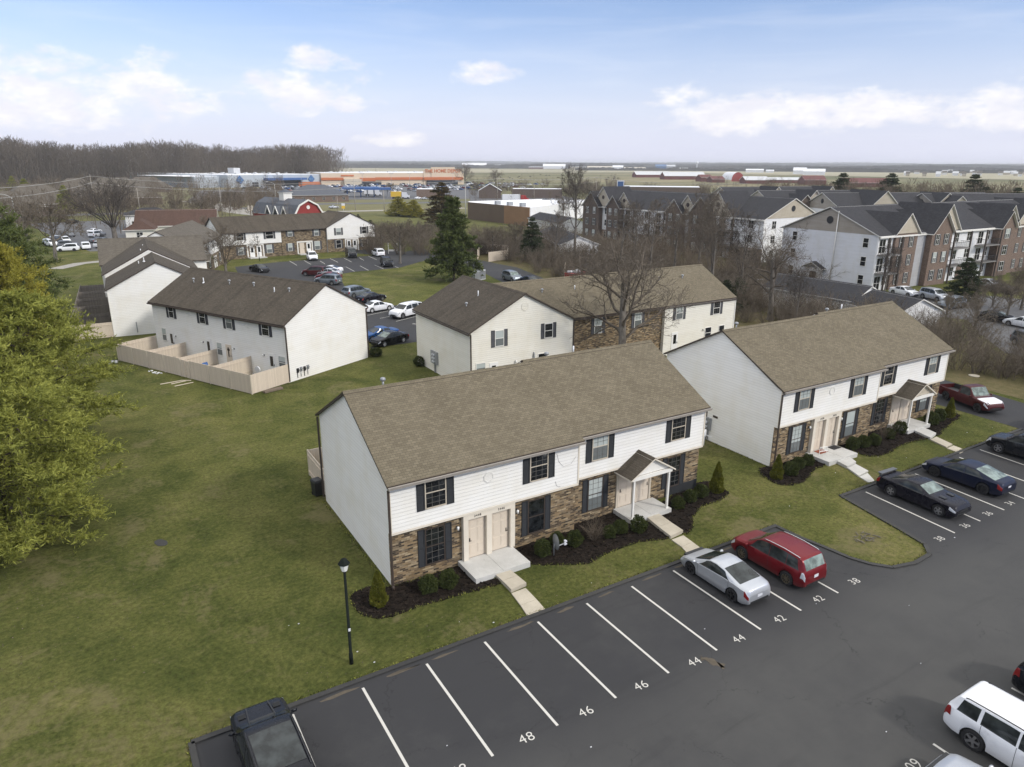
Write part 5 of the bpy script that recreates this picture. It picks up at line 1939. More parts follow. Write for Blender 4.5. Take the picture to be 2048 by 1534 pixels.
C.door(18.65, 0, .35, .9, 2.15, 0, 'door_white', 'flat', 1, True)
for x in (3.6, 8.2, 13.2, 17.6): wall_lamp(C, x, .12 if x < 10 else 0, 2.2)
for k in range(4):
    b = MB(); b.box(-.12, .12, -.10, 0, 0, .42); b.tube([(0, -.10, .25), (0, -.2, .25)], .10, 10); b.tube([(-.05, -.05, 0), (-.05, -.05, -.5)], .03, 6)
    C.add('meter', b, 'metal_grey' if k % 2 else 'metal_black', (20.9, 1.0 + k * .42, .72 + .05 * (k % 2)), pi / 2)
for k, (x, f) in enumerate(((3.2, .62), (4.6, .66), (8.6, .70), (12.3, .72), (15.7, .66), (17.6, .70))):
    y = 5.3 - 5.3 * (1 - f)
    (roof_vent if k in (1, 4) else mushroom_vent)(C, x, y, 5.58 + 2.87 * f + .12)
# yards: each fence run is a thing
def fence_run(label, H, pts, h=1.75, mat='fence_boards', posts=True, zlow=.05, group=None):
    """pts in the house's own frame"""
    R_ = Matrix.Rotation(H.t.rotation_euler.z, 4, 'Z')
    o0 = H.t.location
    W = [o0 + R_ @ Vector((p[0], p[1], 0)) for p in pts]
    t = thing('board_fence', label, 'fence', W[0], 0, group)
    for a, c in zip(W, W[1:]):
        a2, c2 = a - W[0], c - W[0]
        d = (c2 - a2).normalized()
        b = MB()
        b.bar((a2.x, a2.y, zlow + h / 2), (c2.x, c2.y, zlow + h / 2), .045, h)
        b.build('panel', M[mat], t)
        n = Vector((-d.y, d.x, 0)) * .04
        b = MB()
        for z in (.35, h - .25): b.bar(a2 + n + Vector((0, 0, z)), c2 + n + Vector((0, 0, z)), .04, .09)
        b.build('rail', M[mat], t)
    if posts:
        for a, c in zip(W, W[1:]):
            L = (c - a).length
            k = max(1, int(L / 2.5))
            if 'post' not in CACHE:
                b = MB(); b.box(-.05, .05, -.05, .05, 0, 1.83); CACHE['post'] = b.mesh('post', M['trim_tan'])
            for i in range(k + 1 if c == W[-1] else k):
                q = (a - W[0]).lerp(c - W[0], i / k)
                part('post', CACHE['post'], t, (q.x, q.y, 0), 0, None if mat == 'fence_boards' else [M[mat]], (1, 1, (h + .08) / 1.83))
    return t
fence_run('tan board fence along the back of the fenced white townhouse, left run', C, [(-.1, .1), (-.1, -4.25), (10.6, -4.25)])
fence_run('tan board fence along the back of the fenced white townhouse, right run', C, [(12.1, -4.3), (20.9, -4.3), (20.9, -.08)])
for x, lb in ((5.3, 'tan fence divider between the two farthest yards of the white townhouse'), (10.4, 'tan fence divider in the middle of the white townhouse yards'), (15.6, 'tan fence divider nearest the corner of the white townhouse yards')):
    fence_run(lb, C, [(x, -.04), (x, -4.2)])
fence_run('narrow board gate hanging between the two fence runs', C, [(10.75, -4.28), (11.35, -4.30)], 1.7, posts=False)
fence_run('second narrow board gate ajar beside the right fence run', C, [(11.45, -4.30), (12.05, -4.32)], 1.66, posts=False)

# the L shaped house in the middle
D = House('townhouse', 'L-shaped white and brick townhouse behind the nearest one, dark front gable', 'building', (24.1, 31.1, 0), 0)
b = MB()
gable_walls(b, 0, 11.1, 0, 12.0, 5.58, 8.45, 'y', skip=('b',))
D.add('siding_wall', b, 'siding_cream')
b = MB()
b.box(11.11, 34.2, 1.2, 11.9, 0, 5.50)
b.face([(34.2, 1.0, 5.5), (34.2, 11.9, 5.5), (34.2, 6.5, 8.4)])
D.add('siding_wall', b, 'siding_cream')
b = MB(); b.box(11.11, 23.6, 1.12, 1.2, 0, 5.45); D.add('brick_wall', b, 'brick_tan')
b = MB(); b.box(23.6, 34.2, .75, 1.2, 0, 5.48); D.add('siding_wall', b, 'siding_cream')
b = MB(); gable_roof(b, 0, 11.1, 0, 12.0, 5.58, 8.45, 'y', .3, .22, .14); D.add('roof', b, ['roof_brown', 'trim_dark'])
b = MB(); gable_roof(b, 5.6, 34.2, 1.0, 12.0, 5.50, 8.36, 'x', .3, .12, .13); rf = D.add('roof', b, ['roof_tan', 'trim_dark'])
b = MB()
b.box(-.38, -.28, -.2, 12, 5.30, 5.41)
b.box(11.2, 34.3, .58, .68, 5.22, 5.32)
b.build('gutter', M['trim_dark'], rf)
for (x, y, x2) in ((-.05, -.06, -.25), (11.14, -.05, 11.3)):
    b = MB(); b.box(x - .05, x + .05, y - .05, y + .05, .1, 5.35); b.bar((x, y, 5.3), (x2, y, 5.4), .09, .09)
    D.add('downspout', b, 'trim_dark')
b = MB(); b.box(34.12, 34.24, .70, .80, .1, 5.3); D.add('downspout', b, 'trim_white')
D.window(2.9, 0, 3.95, .95, 1.5, 0, 'glass_curtain', 'plain', 'trim_white', 'shutter_dark', .36)
D.window(8.25, 0, 4.1, .95, 1.4, 0, 'glass_dark', 'plain', 'trim_white', 'shutter_dark', .36)
D.window(.95, 0, 1.4, 1.0, 1.25, 0, 'glass_curtain', 'plain', 'trim_white')
D.door(2.3, -.004, .3, .9, 2.2, 0, 'door_white', 'flat', 1, True)
D.window(7.6, 0, 1.3, 1.0, 1.4, 0, 'glass_dark', 'plain', 'trim_white')
octagon(D, 5.6, 0, 7.35, 0, .42, 'siding_cream')
for x, p_ in ((15.0, 'glass_curtain'), (20.2, 'glass_curtain')): D.window(x, 1.12, 3.5, 1.0, 1.6, 0, p_, 'grid', 'trim_white', 'shutter_dark', .36)
for x, p_ in ((25.65, 'glass_curtain'), (31.25, 'glass_dark')): D.window(x, .75, 3.85, 1.05, 1.42, 0, p_, 'grid', 'trim_white', 'shutter_dark', .36)
D.window(30.2, .75, 1.2, 1.0, 1.3, 0, 'glass_dark', 'plain', 'trim_white')
D.window(32.3, .75, 1.2, .9, 1.3, 0, 'glass_dark', 'plain', 'trim_white')
D.door(25.2, .746, .3, .9, 2.2, 0, 'door_white', 'flat', 1, True)
wall_lamp(D, 29.4, .75, 2.3); wall_lamp(D, 4.6, 0, 2.3)
b = MB(); b.tube([(0, -.12, -2.2), (0, -.12, 0), (.0, .0, .1)], .07, 8); D.add('vent_stack', b, 'metal_grey', (6.6, 0, 2.8))
meter_bank(D, 0, 7.6, .9, -pi / 2, 3, 2)
roof_vent(D, 3.75, 5.5, 5.58 + 2.87 * .68 + .1, .5); mushroom_vent(D, 2.2, 5.0, 5.58 + 2.87 * .42)
for x in (10.5, 14.5, 18.5, 26.0, 29.5): (roof_vent if x in (14.5, 26.0) else mushroom_vent)(D, x, 4.6, 5.5 + 2.87 * .66 + .05)

# far end house of the left column: two blocks of unequal height and a cross wing
E_ = House('townhouse', 'far left white townhouse with a stepped roof and grey fenced yards', 'building', (-2.3, 71.2, 0), rad(-3.0))
b = MB()
gable_walls(b, 0, 10.8, 0, 10.5, 5.55, 8.40, 'y', skip=('b',))
gable_walls(b, -.35, 10.5, 10.501, 33, 5.95, 8.85, 'y')
gable_walls(b, -1.0, 12.8, 21.6, 33.2, 5.95, 8.80, 'x', skip=())
E_.add('siding_wall', b, 'siding')
b = MB()
gable_roof(b, 0, 10.8, 0, 10.48, 5.55, 8.40, 'y', .3, .16, .13)
gable_roof(b, -.35, 10.5, 10.6, 26.0, 5.95, 8.85, 'y', .4, .12, .13)
E_.add('roof', b, ['roof_brown', 'trim_dark'])
b = MB(); gable_roof(b, -1.0, 12.8, 21.6, 33.2, 5.95, 8.83, 'x', .4, .16, .14); E_.add('roof', b, ['roof_grey', 'trim_dark'])
b = MB(); b.box(-.06, .04, -.07, .03, .1, 5.3); b.bar((-.01, -.03, 5.28), (-.32, -.03, 5.42), .09, .09); E_.add('downspout', b, 'trim_white')
meter_bank(E_, 8.9, 0, 1.2, 0, 3, 2)
b = MB(); b.box(2.4, 2.5, -.05, 0, .3, 1.6); E_.add('conduit', b, 'metal_grey')
for (x, y, f) in ((4.3, 5, .8), (3.7, 6.5, .6), (4.2, 13.5, .86), (3.9, 15.0, .70), (4.6, 18, .9), (3.2, 16.2, .6)): roof_vent(E_, x, y, 5.6 + 2.87 * f + .25, .4)
for k in range(5):
    y0 = 2.2 + k * 6.2
    fence_run('grey weathered fence divider of the stepped-roof townhouse yards', E_, [(-.4, y0 + 4), (-4.4, y0 + 4)], 1.75, 'fence_grey', group='yard dividers behind the stepped-roof townhouse')
fence_run('tan board fence end panel at the corner of the stepped-roof townhouse', E_, [(-.04, .04), (-4.2, -.1)])
fence_run('long grey fence along the back yards of the stepped-roof townhouse', E_, [(-4.4, .0), (-4.5, 32)], 1.75, 'fence_grey')

# F: the rotated block behind it
aF = math.atan2(23.5, 8.9)
Fh = House('townhouse', 'white and brick townhouse turned away behind the stepped-roof one', 'building', (12.0, 110.5, 0), aF)
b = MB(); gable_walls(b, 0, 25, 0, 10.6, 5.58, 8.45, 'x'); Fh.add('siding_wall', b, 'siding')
b = MB(); b.box(.1, 24.9, -.06, 0, 0, 2.9); Fh.add('brick_wall', b, 'brick_far')
b = MB(); gable_roof(b, 0, 25, 0, 10.6, 5.58, 8.45, 'x', .3, .16, .13); Fh.add('roof', b, ['roof_grey', 'trim_dark'])
for x in (2.6, 7.2, 11.8, 16.4, 21.0): Fh.window(x, 0, 3.9, 1.1, 1.5, 0, 'glass_dark', 'plain', 'trim_white', 'shutter_dark', .36)
for x in (2.6, 11.8, 21.0): Fh.window(x, -.06, .8, 1.1, 1.8, 0, 'glass_dark', 'plain', 'trim_white', 'shutter_dark', .36)
for x in (6.5, 8.0, 16.0, 17.5): Fh.door(x, -.064, .2, .95, 2.2, 0, 'door_white', 'flat', 1, True)
b = MB(); gable_roof(b, 5.6, 8.9, -1.5, -.1, 2.8, 3.7, 'y', .2, .1, .1); Fh.add('porch_roof', b, ['roof_grey', 'trim_white'])
b = MB(); b.box(-.05, .06, -.08, .03, .1, 5.3); Fh.add('downspout', b, 'trim_dark')

# G: the house across the courtyard
Gh = House('townhouse', 'townhouse across the courtyard with brick middle and white right gable', 'building', (21.17, 137.4, 0), rad(8))
b = MB()
gable_walls(b, 0, 23.7, .3, 10.8, 5.6, 8.4, 'x')
gable_walls(b, 23.7, 35.8, -.2, 11.2, 5.6, 8.5, 'y')
b.box(0, 13.0, .0, .3, 2.95, 5.62); b.box(23.65, 35.85, -.42, -.2, 2.95, 5.62)
b.face([(23.65, -.42, 5.62), (35.85, -.42, 5.62), (29.75, -.42, 8.5)])
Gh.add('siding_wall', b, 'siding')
b = MB(); b.box(0, 13.0, .24, .3, 0, 2.95); b.box(13.0, 23.65, .1, .3, 0, 5.6); b.box(23.7, 35.8, -.3, -.2, 0, 2.95); Gh.add('brick_wall', b, 'brick_far')
b = MB()
gable_roof(b, -.2, 29.7, .1, 10.8, 5.6, 8.4, 'x', .4, .1, .14)
Gh.add('roof', b, ['roof_brown', 'trim_dark'])
b = MB(); gable_roof(b, 23.7, 35.8, -.3, 11.2, 5.6, 8.5, 'y', .3, .3, .15); Gh.add('roof', b, ['roof_brown', 'trim_dark'])
b = MB(); b.box(0, 23.6, -.42, -.3, 5.4, 5.5); Gh.add('gutter', b, 'trim_dark')
for x, y, z, w_, h_, p_ in ((4.0, 0, 3.9, 1.6, 1.5, 'glass_dark'), (10.4, 0, 3.9, 1.7, 1.6, 'glass_dark'), (15.1, .1, 4.1, 1.1, 1.5, 'glass_curtain'), (21.3, .1, 3.9, 1.1, 1.6, 'glass_curtain'), (26.5, -.42, 3.8, 1.3, 1.6, 'glass_curtain'), (33.1, -.42, 3.8, 1.3, 1.6, 'glass_dark'),
                            (4.0, .24, .8, 1.2, 1.7, 'glass_curtain'), (10.2, .24, .8, 1.2, 1.8, 'glass_curtain'), (14.9, .1, .9, 1.0, 1.7, 'glass_curtain'), (21.3, .1, .8, 1.3, 1.9, 'glass_curtain'), (26.4, -.3, .8, 1.3, 1.9, 'glass_dark'), (33.1, -.3, .8, 1.5, 1.7, 'glass_dark')):
    Gh.window(x, y, z, w_, h_, 0, p_, 'plain', 'trim_white', 'shutter_dark', .42)
for x, y in ((6.4, .24), (7.9, .24), (19.2, .1), (29.0, -.3), (30.5, -.3)): Gh.door(x, y - .03, .2, 1.05, 2.35, 0, 'door_white', 'flat', 1, True)
Gh.door(17.6, .07, .2, 1.1, 2.35, 0, 'door_beige', 'panel')
for (x0, x1, y) in ((5.5, 8.8, .24), (16.7, 20.0, .1), (28.2, 31.3, -.3)):
    b = MB()
    b.box(x0 - .2, x0 + .05, y - .08, y, 0, 2.9); b.box(x1 - .05, x1 + .2, y - .08, y, 0, 2.9); b.box(x0 + .05, x1 - .05, y - .08, y, 2.62, 2.9)
    Gh.add('door_surround', b, 'trim_white')
for x0, x1, y in ((5.3, 9.0, .2), (16.5, 20.2, .05)):
    b = MB(); b.box(x0, x1, y - 1.6, y, 0, .18)
    Gh.add('porch_slab', b, 'concrete_white')

# ------------------------------------------------------------------ cars near and in the courtyard
def car_px(st, label, rear, front, paint, far=1, **kw):
    """place a car by where its two visible wheels touch the ground"""
    a, c = G(*rear), G(*front)
    d = (c - a).normalized()
    s = CarShape(st)
    mid = (a + c) / 2 - d * (s.wx[0] + s.wx[1]) / 2
    n = Vector((-d.y, d.x, 0))
    if n.dot(mid - Vector(CAM)) < 0: n = -n
    mid += n * (s.W / 2 - .06)
    return car(st, label, mid.x, mid.y, math.degrees(math.atan2(d.y, d.x)), paint, **kw)

g1 = 'cars parked in the front lot'
car('coupe', 'silver two-door coupe parked nose-in beside the red crossover', 20.55, -2.05, 90, 'paint_silver', g1, 'rim_black', 5)
car('crossover', 'red crossover with bright roof rails parked beside the silver coupe', 23.95, -2.45, 90.5, 'paint_red', g1, 'rim_bronze', 9, 'car_glass_pale', rail='chrome', tail='lamp_clear', cat='car')
car('muscle', 'black muscle car with rear spoiler backed in towards the lawn', 37.72, -2.05, -92, 'paint_nearblack', g1, 'rim_silver', 5, wsm='car_glass_pale', plate=False)
MU = [o for o in bpy.data.objects if o.get('label', '').startswith('black muscle')][0]
b = MB()
b.box(-2.52, -2.22, -.78, .78, 1.155, 1.19)
for sy in (-.72, .72): b.box(-2.45, -2.28, sy - .03, sy + .03, 1.03, 1.155)
b.build('spoiler', M['paint_grey'], MU)
b = MB()
for sy in (-.38, .38): b.bar((1.25, sy, 1.04), (1.62, sy, 1.02), .26, .05)
b.build('hood_scoop', M['plastic_black'], MU)
car('fastback', 'navy blue four-door sedan with black wheels parked nose-in', 43.05, -1.95, 89, 'paint_navy', g1, 'rim_black', 5, 'car_glass_pale')
car('suv', 'black sport utility parked nose-in at the right edge of the lot', 51.1, -2.05, 91, 'paint_black', g1, 'rim_silver', 5, cat='car')
car('suv', 'white sport utility with black roof rails at the lower right corner', 21.1, -15.4, -90, 'paint_white', g1, 'rim_silver', 5, rail='metal_black', cat='car')
car('sedan', 'pale silver sedan nosing out below the white sport utility', 17.8, -16.15, 91, 'paint_silver', g1, 'rim_silver', 5, wsm='car_glass_pale')
car('suv', 'dark vehicle cut by the right edge beyond the white sport utility', 25.4, -15.7, -90, 'paint_black', g1, cat='car')
car('suv', 'black off-road sport utility with ribbed hood at the lower left', -1.18, -2.35, 91, 'paint_black', g1, 'rim_black', cat='car')
SU = [o for o in bpy.data.objects if o.get('label', '').startswith('black off-road')][0]
b = MB()
for sy in (-.42, .42): b.bar((1.30, sy * 1.05, 1.205), (2.25, sy * .9, 1.11), .045, .03)
for sy in (-.60, .60):
    for k in range(4): b.bar((1.75 + k * .06, sy - .13, 1.155), (1.75 + k * .06, sy + .13, 1.155), .03, .03)
b.bar((1.36, -.40, 1.195), (1.36, .40, 1.195), .16, .03)
b.build('hood_vent', M['plastic_black'], SU)
b = MB()
SHP = car_meshes('suv')['shape']
SHP.patch(b, -1.75, .12, -1.75, .12, 7.1, 10.9, .010, 8, 6)
b.build('sunroof', M['car_glass'], SU)
car('pickup', 'maroon pickup truck with a white hood on the driveway beside the second townhouse', 59.55, 6.35, -108.5, 'paint_maroon', None, 'rim_black', 5, wsm='car_glass_pale', hood='paint_white', cat='pickup', plate=False, bumper='chrome')
car('pickup', 'white pickup truck cut by the right edge near the driveway mouth', 58.75, -1.5, 92, 'paint_white', None, 'rim_silver', cat='pickup')
g2 = 'cars parked in the courtyard'
car_px('sedan', 'black sedan with silver wheels parked beside the white gable wall', (806.7, 685), (769.7, 694), 'paint_black', group=g2, rim='rim_white', handles='chrome', wsm='car_glass_pale')
car_px('sedan', 'blue car half hidden behind the white gable wall', (785, 677), (747, 683.5), 'paint_blue', group=g2)
car_px('sedan', 'white sedan nosed towards the courtyard lawn', (745.2, 625.7), (778, 620.5), 'paint_white', group=g2, rim='rim_white')
car_px('suv', 'white boxy sport utility in the courtyard by the dark front gable', (837.5, 630.4), (806.7, 637.7), 'paint_white', group=g2, cat='car')
car_px('sedan', 'dark sedan behind the white sedan at the courtyard lawn', (735, 607), (766, 601.5), 'paint_nearblack', group=g2, wsm='car_glass_pale')
car_px('crossover', 'grey car peeping over the gable roof by the courtyard lawn', (705, 597), (738, 591), 'paint_slate', group=g2, cat='car')
car_px('sedan', 'black sedan at the left end of the courtyard lot', (492, 541), (532, 548), 'paint_black', group=g2)
car_px('crossover', 'white sport utility facing out before the brick middle of the far townhouse', (611, 516), (621, 524), 'paint_white', group=g2, cat='car', rim='rim_black')
car_px('van', 'black minivan facing out before the white right gable', (689, 510.5), (699.5, 518.5), 'paint_black', group=g2, cat='car')
car_px('crossover', 'white crossover seen from behind at the right end of the far townhouse', (755, 515), (742, 510), 'paint_white', group=g2, cat='car')
car_px('suv', 'black sport utility alone in the near row of the courtyard', (759, 528.5), (769.5, 536.5), 'paint_black', group=g2, cat='car')
car_px('coupe', 'white coupe topmost in the cluster beyond the brown roof', (670, 547), (645, 546), 'paint_white', group=g2)
car_px('sedan', 'pale grey sedan in the cluster beyond the brown roof', (668, 554), (640, 553), 'paint_silver', group=g2)
car_px('crossover', 'dark red crossover in the cluster beyond the brown roof', (640, 553), (610, 552), 'paint_maroon', group=g2, cat='car')
car_px('sedan', 'bright red sedan in the cluster beyond the brown roof', (667, 562), (638, 561), 'paint_red', group=g2)
car_px('crossover', 'slate crossover lowest in the cluster beyond the brown roof', (665, 571), (635, 569), 'paint_slate', group=g2, cat='car')
car_px('crossover', 'grey sport utility parked on the drive beyond the dark front gable', (1003, 559), (1028, 566), 'paint_slate', cat='car', wsm='car_glass_pale')
car_px('sedan', 'dark car mostly hidden by the tan roof beside the grey sport utility', (1040, 566), (1066, 573), 'paint_navy')

# ------------------------------------------------------------------ shrubs, lamp, clutter
BX = [bush_mesh(40 + k, .46, .80, 2600, (.085, .05), M['leaf_boxwood']) for k in range(3)]
AR = [bush_mesh(60 + k, .46, 1.75, 3600, (.16, .045), M['leaf_arbor'], 'cone') for k in range(2)]
def shrub(px, me, label, sc, group, name='round_shrub', cat='shrub', zs=1.0):
    p = G(*px)
    o = part(name, me, None, (p.x, p.y, .02), RND.random() * 6, scale=(sc, sc, sc * zs))
    return tag(o, label, cat, group)
gr = 'clipped round shrubs in the mulch beds'
P6 = lambda a, c: zz(a, c, 620, 660, .39124)
P7 = lambda a, c: zz(a, c, 1020, 680, .36496)
P8 = lambda a, c: zz(a, c, 1320, 580, .35547)
RS = [(P6(608, 1338), 1.0, 'round green shrub below the leftmost brick window'), (P6(710, 1312), 1.0, 'round green shrub next to the left concrete step'),
      (P7(178, 1178), 1.0, 'round green shrub beside the satellite dish'), (P7(258, 1122), .85, 'small round shrub against the brick behind the satellite dish'), (P7(355, 1125), .95, 'round shrub right of the satellite dish'),
      (P7(545, 1082), .8, 'small round shrub beside the bare twiggy bush'), (P7(605, 1058), .9, 'round shrub between the bare twiggy bush and the porch'), (P7(705, 1050), 1.0, 'round shrub in front of the porch slab'),
      (P7(920, 922), .85, 'round shrub right of the porch post'), (P7(985, 886), .9, 'middle round shrub right of the porch'), (P7(1045, 860), .95, 'round shrub next to the tall pointed evergreen'),
      (P8(735, 1040), 1.05, 'round shrub beside the pointed evergreen at the second townhouse corner'), (P8(775, 1005), .95, 'round shrub under the first window of the second townhouse'), (P8(830, 985), .9, 'round shrub left of the second townhouse step'),
      (P8(1080, 895), 1.05, 'round shrub right of the second townhouse step'), (P8(1138, 885), 1.05, 'middle round shrub in the second townhouse bed'), (P8(1200, 872), 1.0, 'round shrub left of the leafless bush at the second townhouse'),
      (P8(1345, 805), 1.1, 'round shrub against the second porch slab'), (P8(1285, 835), .9, 'round shrub among leafless stems at the second townhouse'), (P8(1525, 755), 1.15, 'round shrub right of the second porch'), (P8(1568, 735), 1.1, 'round shrub near the parked maroon pickup')]
for k, (px, sc, lb) in enumerate(RS): shrub(px, BX[k % 3], lb, sc, gr)
ga = 'pointed evergreens at the house corners'
shrub(P6(352, 1402), AR[0], 'pointed yellow-green evergreen at the left house corner by the street lamp', 1.0, ga, 'pointed_evergreen', 'evergreen')
shrub(P7(1130, 832), AR[1], 'pointed evergreen at the right end of the nearest house', 1.05, ga, 'pointed_evergreen', 'evergreen', 1.1)
shrub(P8(655, 1060), AR[0], 'pointed evergreen at the left corner of the second townhouse', .95, ga, 'pointed_evergreen', 'evergreen')
shrub(P8(1625, 716), AR[1], 'pointed evergreen by the driveway near the maroon pickup', .95, ga, 'pointed_evergreen', 'evergreen')
shrub((752, 712), BX[0], 'low wide shrub at the foot of the white gable wall', 1.5, gr, zs=.7)
shrub((838, 732), BX[1], 'small shrub at the corner of the dark-gabled house', 1.2, gr)
def twig_bush(px, label, seed, h=1.3, mat='twig_tan', n=16, name='bare_bush', r0=.012, group=None):
    s = brush_segments(seed, n, h, .5, r0)
    V, Q = tubes([g[0] for g in s], [g[1] for g in s], [g[2] for g in s], [g[3] for g in s], 4)
    p = G(*px)
    return tag(part(name, np_mesh(name, V, Q, M[mat]), None, (p.x, p.y, .02)), label, 'bush', group)
twig_bush(P7(462, 1098), 'leafless twiggy bush in front of the brick wall of the nearest house', 5, 1.5, 'twig_tan', 26)
twig_bush(P8(1255, 838), 'leafless bush in front of the second townhouse', 6, 1.5, 'twig_tan', 20)
shrub(P7(590, 842), BX[2], 'pale climbing plant beside the porch door', .55, None, 'climbing_plant', 'plant', 2.1)
shrub(P7(695, 990), BX[1], 'small leafy plant at the foot of the porch post', .42, None, 'potted_plant', 'plant', 1.0)

def street_lamp(px, label, h, group='black street lamps'):
    p = G(*px)
    t = thing('street_lamp', label, 'street lamp', (p.x, p.y, 0), 0, group)
    b = MB(); b.tube([(0, 0, 0), (0, 0, .5), (0, 0, .52), (0, 0, h - .55)], [.085, .085, .065, .055], 12)
    b.tube([(0, 0, h - .55), (0, 0, h - .50)], [.09, .09], 10)
    b.build('post', M['pole_green'], t)
    b = MB(); b.tube([(0, 0, h - .50), (0, 0, h - .20)], [.12, .19], 8, smooth=False); hd = b.build('lamp_glass', M['lamp_glass'], t)
    b = MB(); b.tube([(0, 0, h - .20), (0, 0, h - .17), (0, 0, h - .02), (0, 0, h + .05)], [.24, .235, .13, .03], 8, smooth=False); b.build('lamp_hood', M['pole_green'], t)
    b = MB(); b.box(-.045, .045, -.088, -.06, 1.62, 1.74); b.build('sticker', M['plate_white'], t)
    return t
street_lamp((703, 1327), 'black street lamp standing on the front lawn by the lot', 4.9)
street_lamp((519, 521), 'black street lamp on the lawn across the courtyard', 5.0)

p = G(*P7(240, 1182))
t = thing('satellite_dish', 'grey satellite dish on a post in the mulch bed', 'satellite dish', (p.x, p.y, 0), rad(-10))
b = MB(); b.tube([(0, 0, 0), (0, 0, .72)], .025, 8); b.build('post', M['metal_grey'], t)
b = MB()
rows = []
for k in range(5):
    q = .40 * k / 4
    rows.append([(.02 + .10 * (q / .40) ** 2, q * cos(2 * pi * j / 18), .80 + q * 1.1 * sin(2 * pi * j / 18)) for j in range(18)])
b.grid(rows, 0, True, True)
b.grid([[(p_[0] - .02, p_[1], p_[2]) for p_ in r_] for r_ in rows][::-1], 0, True, True)
b.build('dish', M['metal_grey'], t)
b = MB(); b.bar((.05, 0, .50), (.62, 0, .62), .035, .035); b.build('arm', M['metal_light'], t)
b = MB(); b.box(.58, .68, -.05, .05, .52, .80); b.box(.68, .74, -.045, .045, .54, .60); b.box(.68, .74, -.045, .045, .70, .76); b.build('receiver', M['plate_white'], t)
p = G(*P7(1042, 668))
b = MB(); b.tube([(0, 0, 0), (0, 0, .8)], .03, 6); b.ball((.02, 0, .9), .06, .32, .30, 12, 6); b.bar((.0, 0, .8), (.5, 0, .7), .04, .04)
tag(b.build('satellite_dish', M['metal_light'], None, (p.x + .2, p.y, 1.2), rad(-60)), 'white satellite dish on the right end wall of the nearest house', 'satellite dish')

# wheelie bin and yard fence behind the near house
p = G(636, 990)
t = thing('wheelie_bin', 'black wheeled bin standing against the tan fence behind the nearest house', 'bin', (p.x, p.y, 0), rad(10))
b = MB(); b.hull([(-.24, -.26, .06), (.24, -.26, .06), (.24, .26, .06), (-.24, .26, .06), (-.29, -.33, .98), (.29, -.33, .98), (.29, .33, .98), (-.29, .33, .98)]); b.build('body', M['plastic_black'], t)
b = MB(); b.hull([(-.31, -.36, .98), (.31, -.36, .98), (.31, .36, .98), (-.31, .36, .98), (-.24, -.28, 1.08), (.24, -.28, 1.08), (.24, .30, 1.08), (-.24, .30, 1.08)]); b.build('lid', M['plastic_black'], t)
for sx in (-.22, .22):
    b = MB(); b.tube([(sx - .03, .24, .12), (sx + .03, .24, .12)], .12, 12); b.build('wheel', M['rubber'], t)
t = fence_run('tan board fence of the yard behind the nearest house', A, [(.35, 10.85), (.2, 10.95), (.2, 14.9), (3.5, 15.1)], 1.75)
for x in (3.0, 6.5, 10): fence_run('tan fence divider hidden behind the nearest house', A, [(x, 11.3), (x, 14.9)], 1.75, group='yard dividers behind the nearest house')

# door mats on the second townhouse step
for x, m_, lb in ((38.75, 'mat_rust', 'rust red door mat on the second townhouse step'), (40.25, 'mat_black', 'black door mat on the second townhouse step'), (49.1, 'mat_rust', 'reddish mat on the second townhouse porch')):
    b = MB(); b.box(-.42, .42, -.28, .28, 0, .02)
    tag(b.build('door_mat', M[m_], None, (x, 5.75 if x < 45 else 6.2, .302), 0), lb, 'door mat')
b = MB()
b.bar((0, 0, 0), (0, 0, .62), .03, .03); b.bar((.75, -.05, 0), (.75, -.05, .55), .03, .03); b.bar((0, 0, .62), (.75, -.05, .55), .03, .04); b.bar((0, 0, .3), (.75, -.05, .25), .03, .04)
for k in range(4): b.bar((.15 + k * .15, -.01, .27), (.15 + k * .15, -.01, .58), .02, .02)
tag(b.build('white_gate', M['door_white'], None, (37.98, 5.35, .30)), 'low white folding gate before the second townhouse door', 'gate')

# yard clutter behind the fenced white house
def CL_(x, y, z=0): return C.t.matrix_basis @ Vector((x, y, z))
C_loc = lambda x, y, z=0.0: tuple(Vector((1.29, 61.1, z)) + Matrix.Rotation(aC, 4, 'Z') @ Vector((x, y, 0)))
t = thing('patio_table', 'round pale patio table in the second fenced yard', 'table', C_loc(8.4, -2.0), 0)
b = MB(); b.tube([(0, 0, .70), (0, 0, .74)], .5, 16); b.build('tabletop', M['metal_light'], t)
b = MB(); b.tube([(0, 0, 0), (0, 0, .7)], .05, 8); b.tube([(0, 0, 0), (0, 0, .04)], .28, 12); b.build('pedestal', M['metal_grey'], t)
t = thing('barbecue', 'black kettle barbecue in the second fenced yard', 'barbecue', C_loc(6.9, -2.6), 0)
b = MB(); b.ball((0, 0, .8), .34, .34, .26, 14, 8); b.build('kettle', M['metal_black'], t)
for k in range(3):
    b = MB(); b.tube([(.1 * cos(k * 2.1), .1 * sin(k * 2.1), .6), (.32 * cos(k * 2.1), .32 * sin(k * 2.1), 0)], .018, 6); b.build('leg', M['metal_black'], t)
t = thing('folding_chair', 'blue and white folding chair leaning in the third fenced yard', 'chair', C_loc(12.0, -2.2), rad(30))
b = MB(); b.hull([(-.3, -.3, .42), (.3, -.3, .42), (.3, .25, .36), (-.3, .25, .36), (-.3, -.3, .46), (.3, -.3, .46), (.3, .25, .40), (-.3, .25, .40)]); b.build('seat', M['plate_white'], t)
b = MB(); b.hull([(-.3, .25, .40), (.3, .25, .40), (.3, .30, .40), (-.3, .30, .40), (-.3, .55, 1.05), (.3, .55, 1.05), (.3, .60, 1.05), (-.3, .60, 1.05)]); b.build('backrest', M['store_blue'], t)
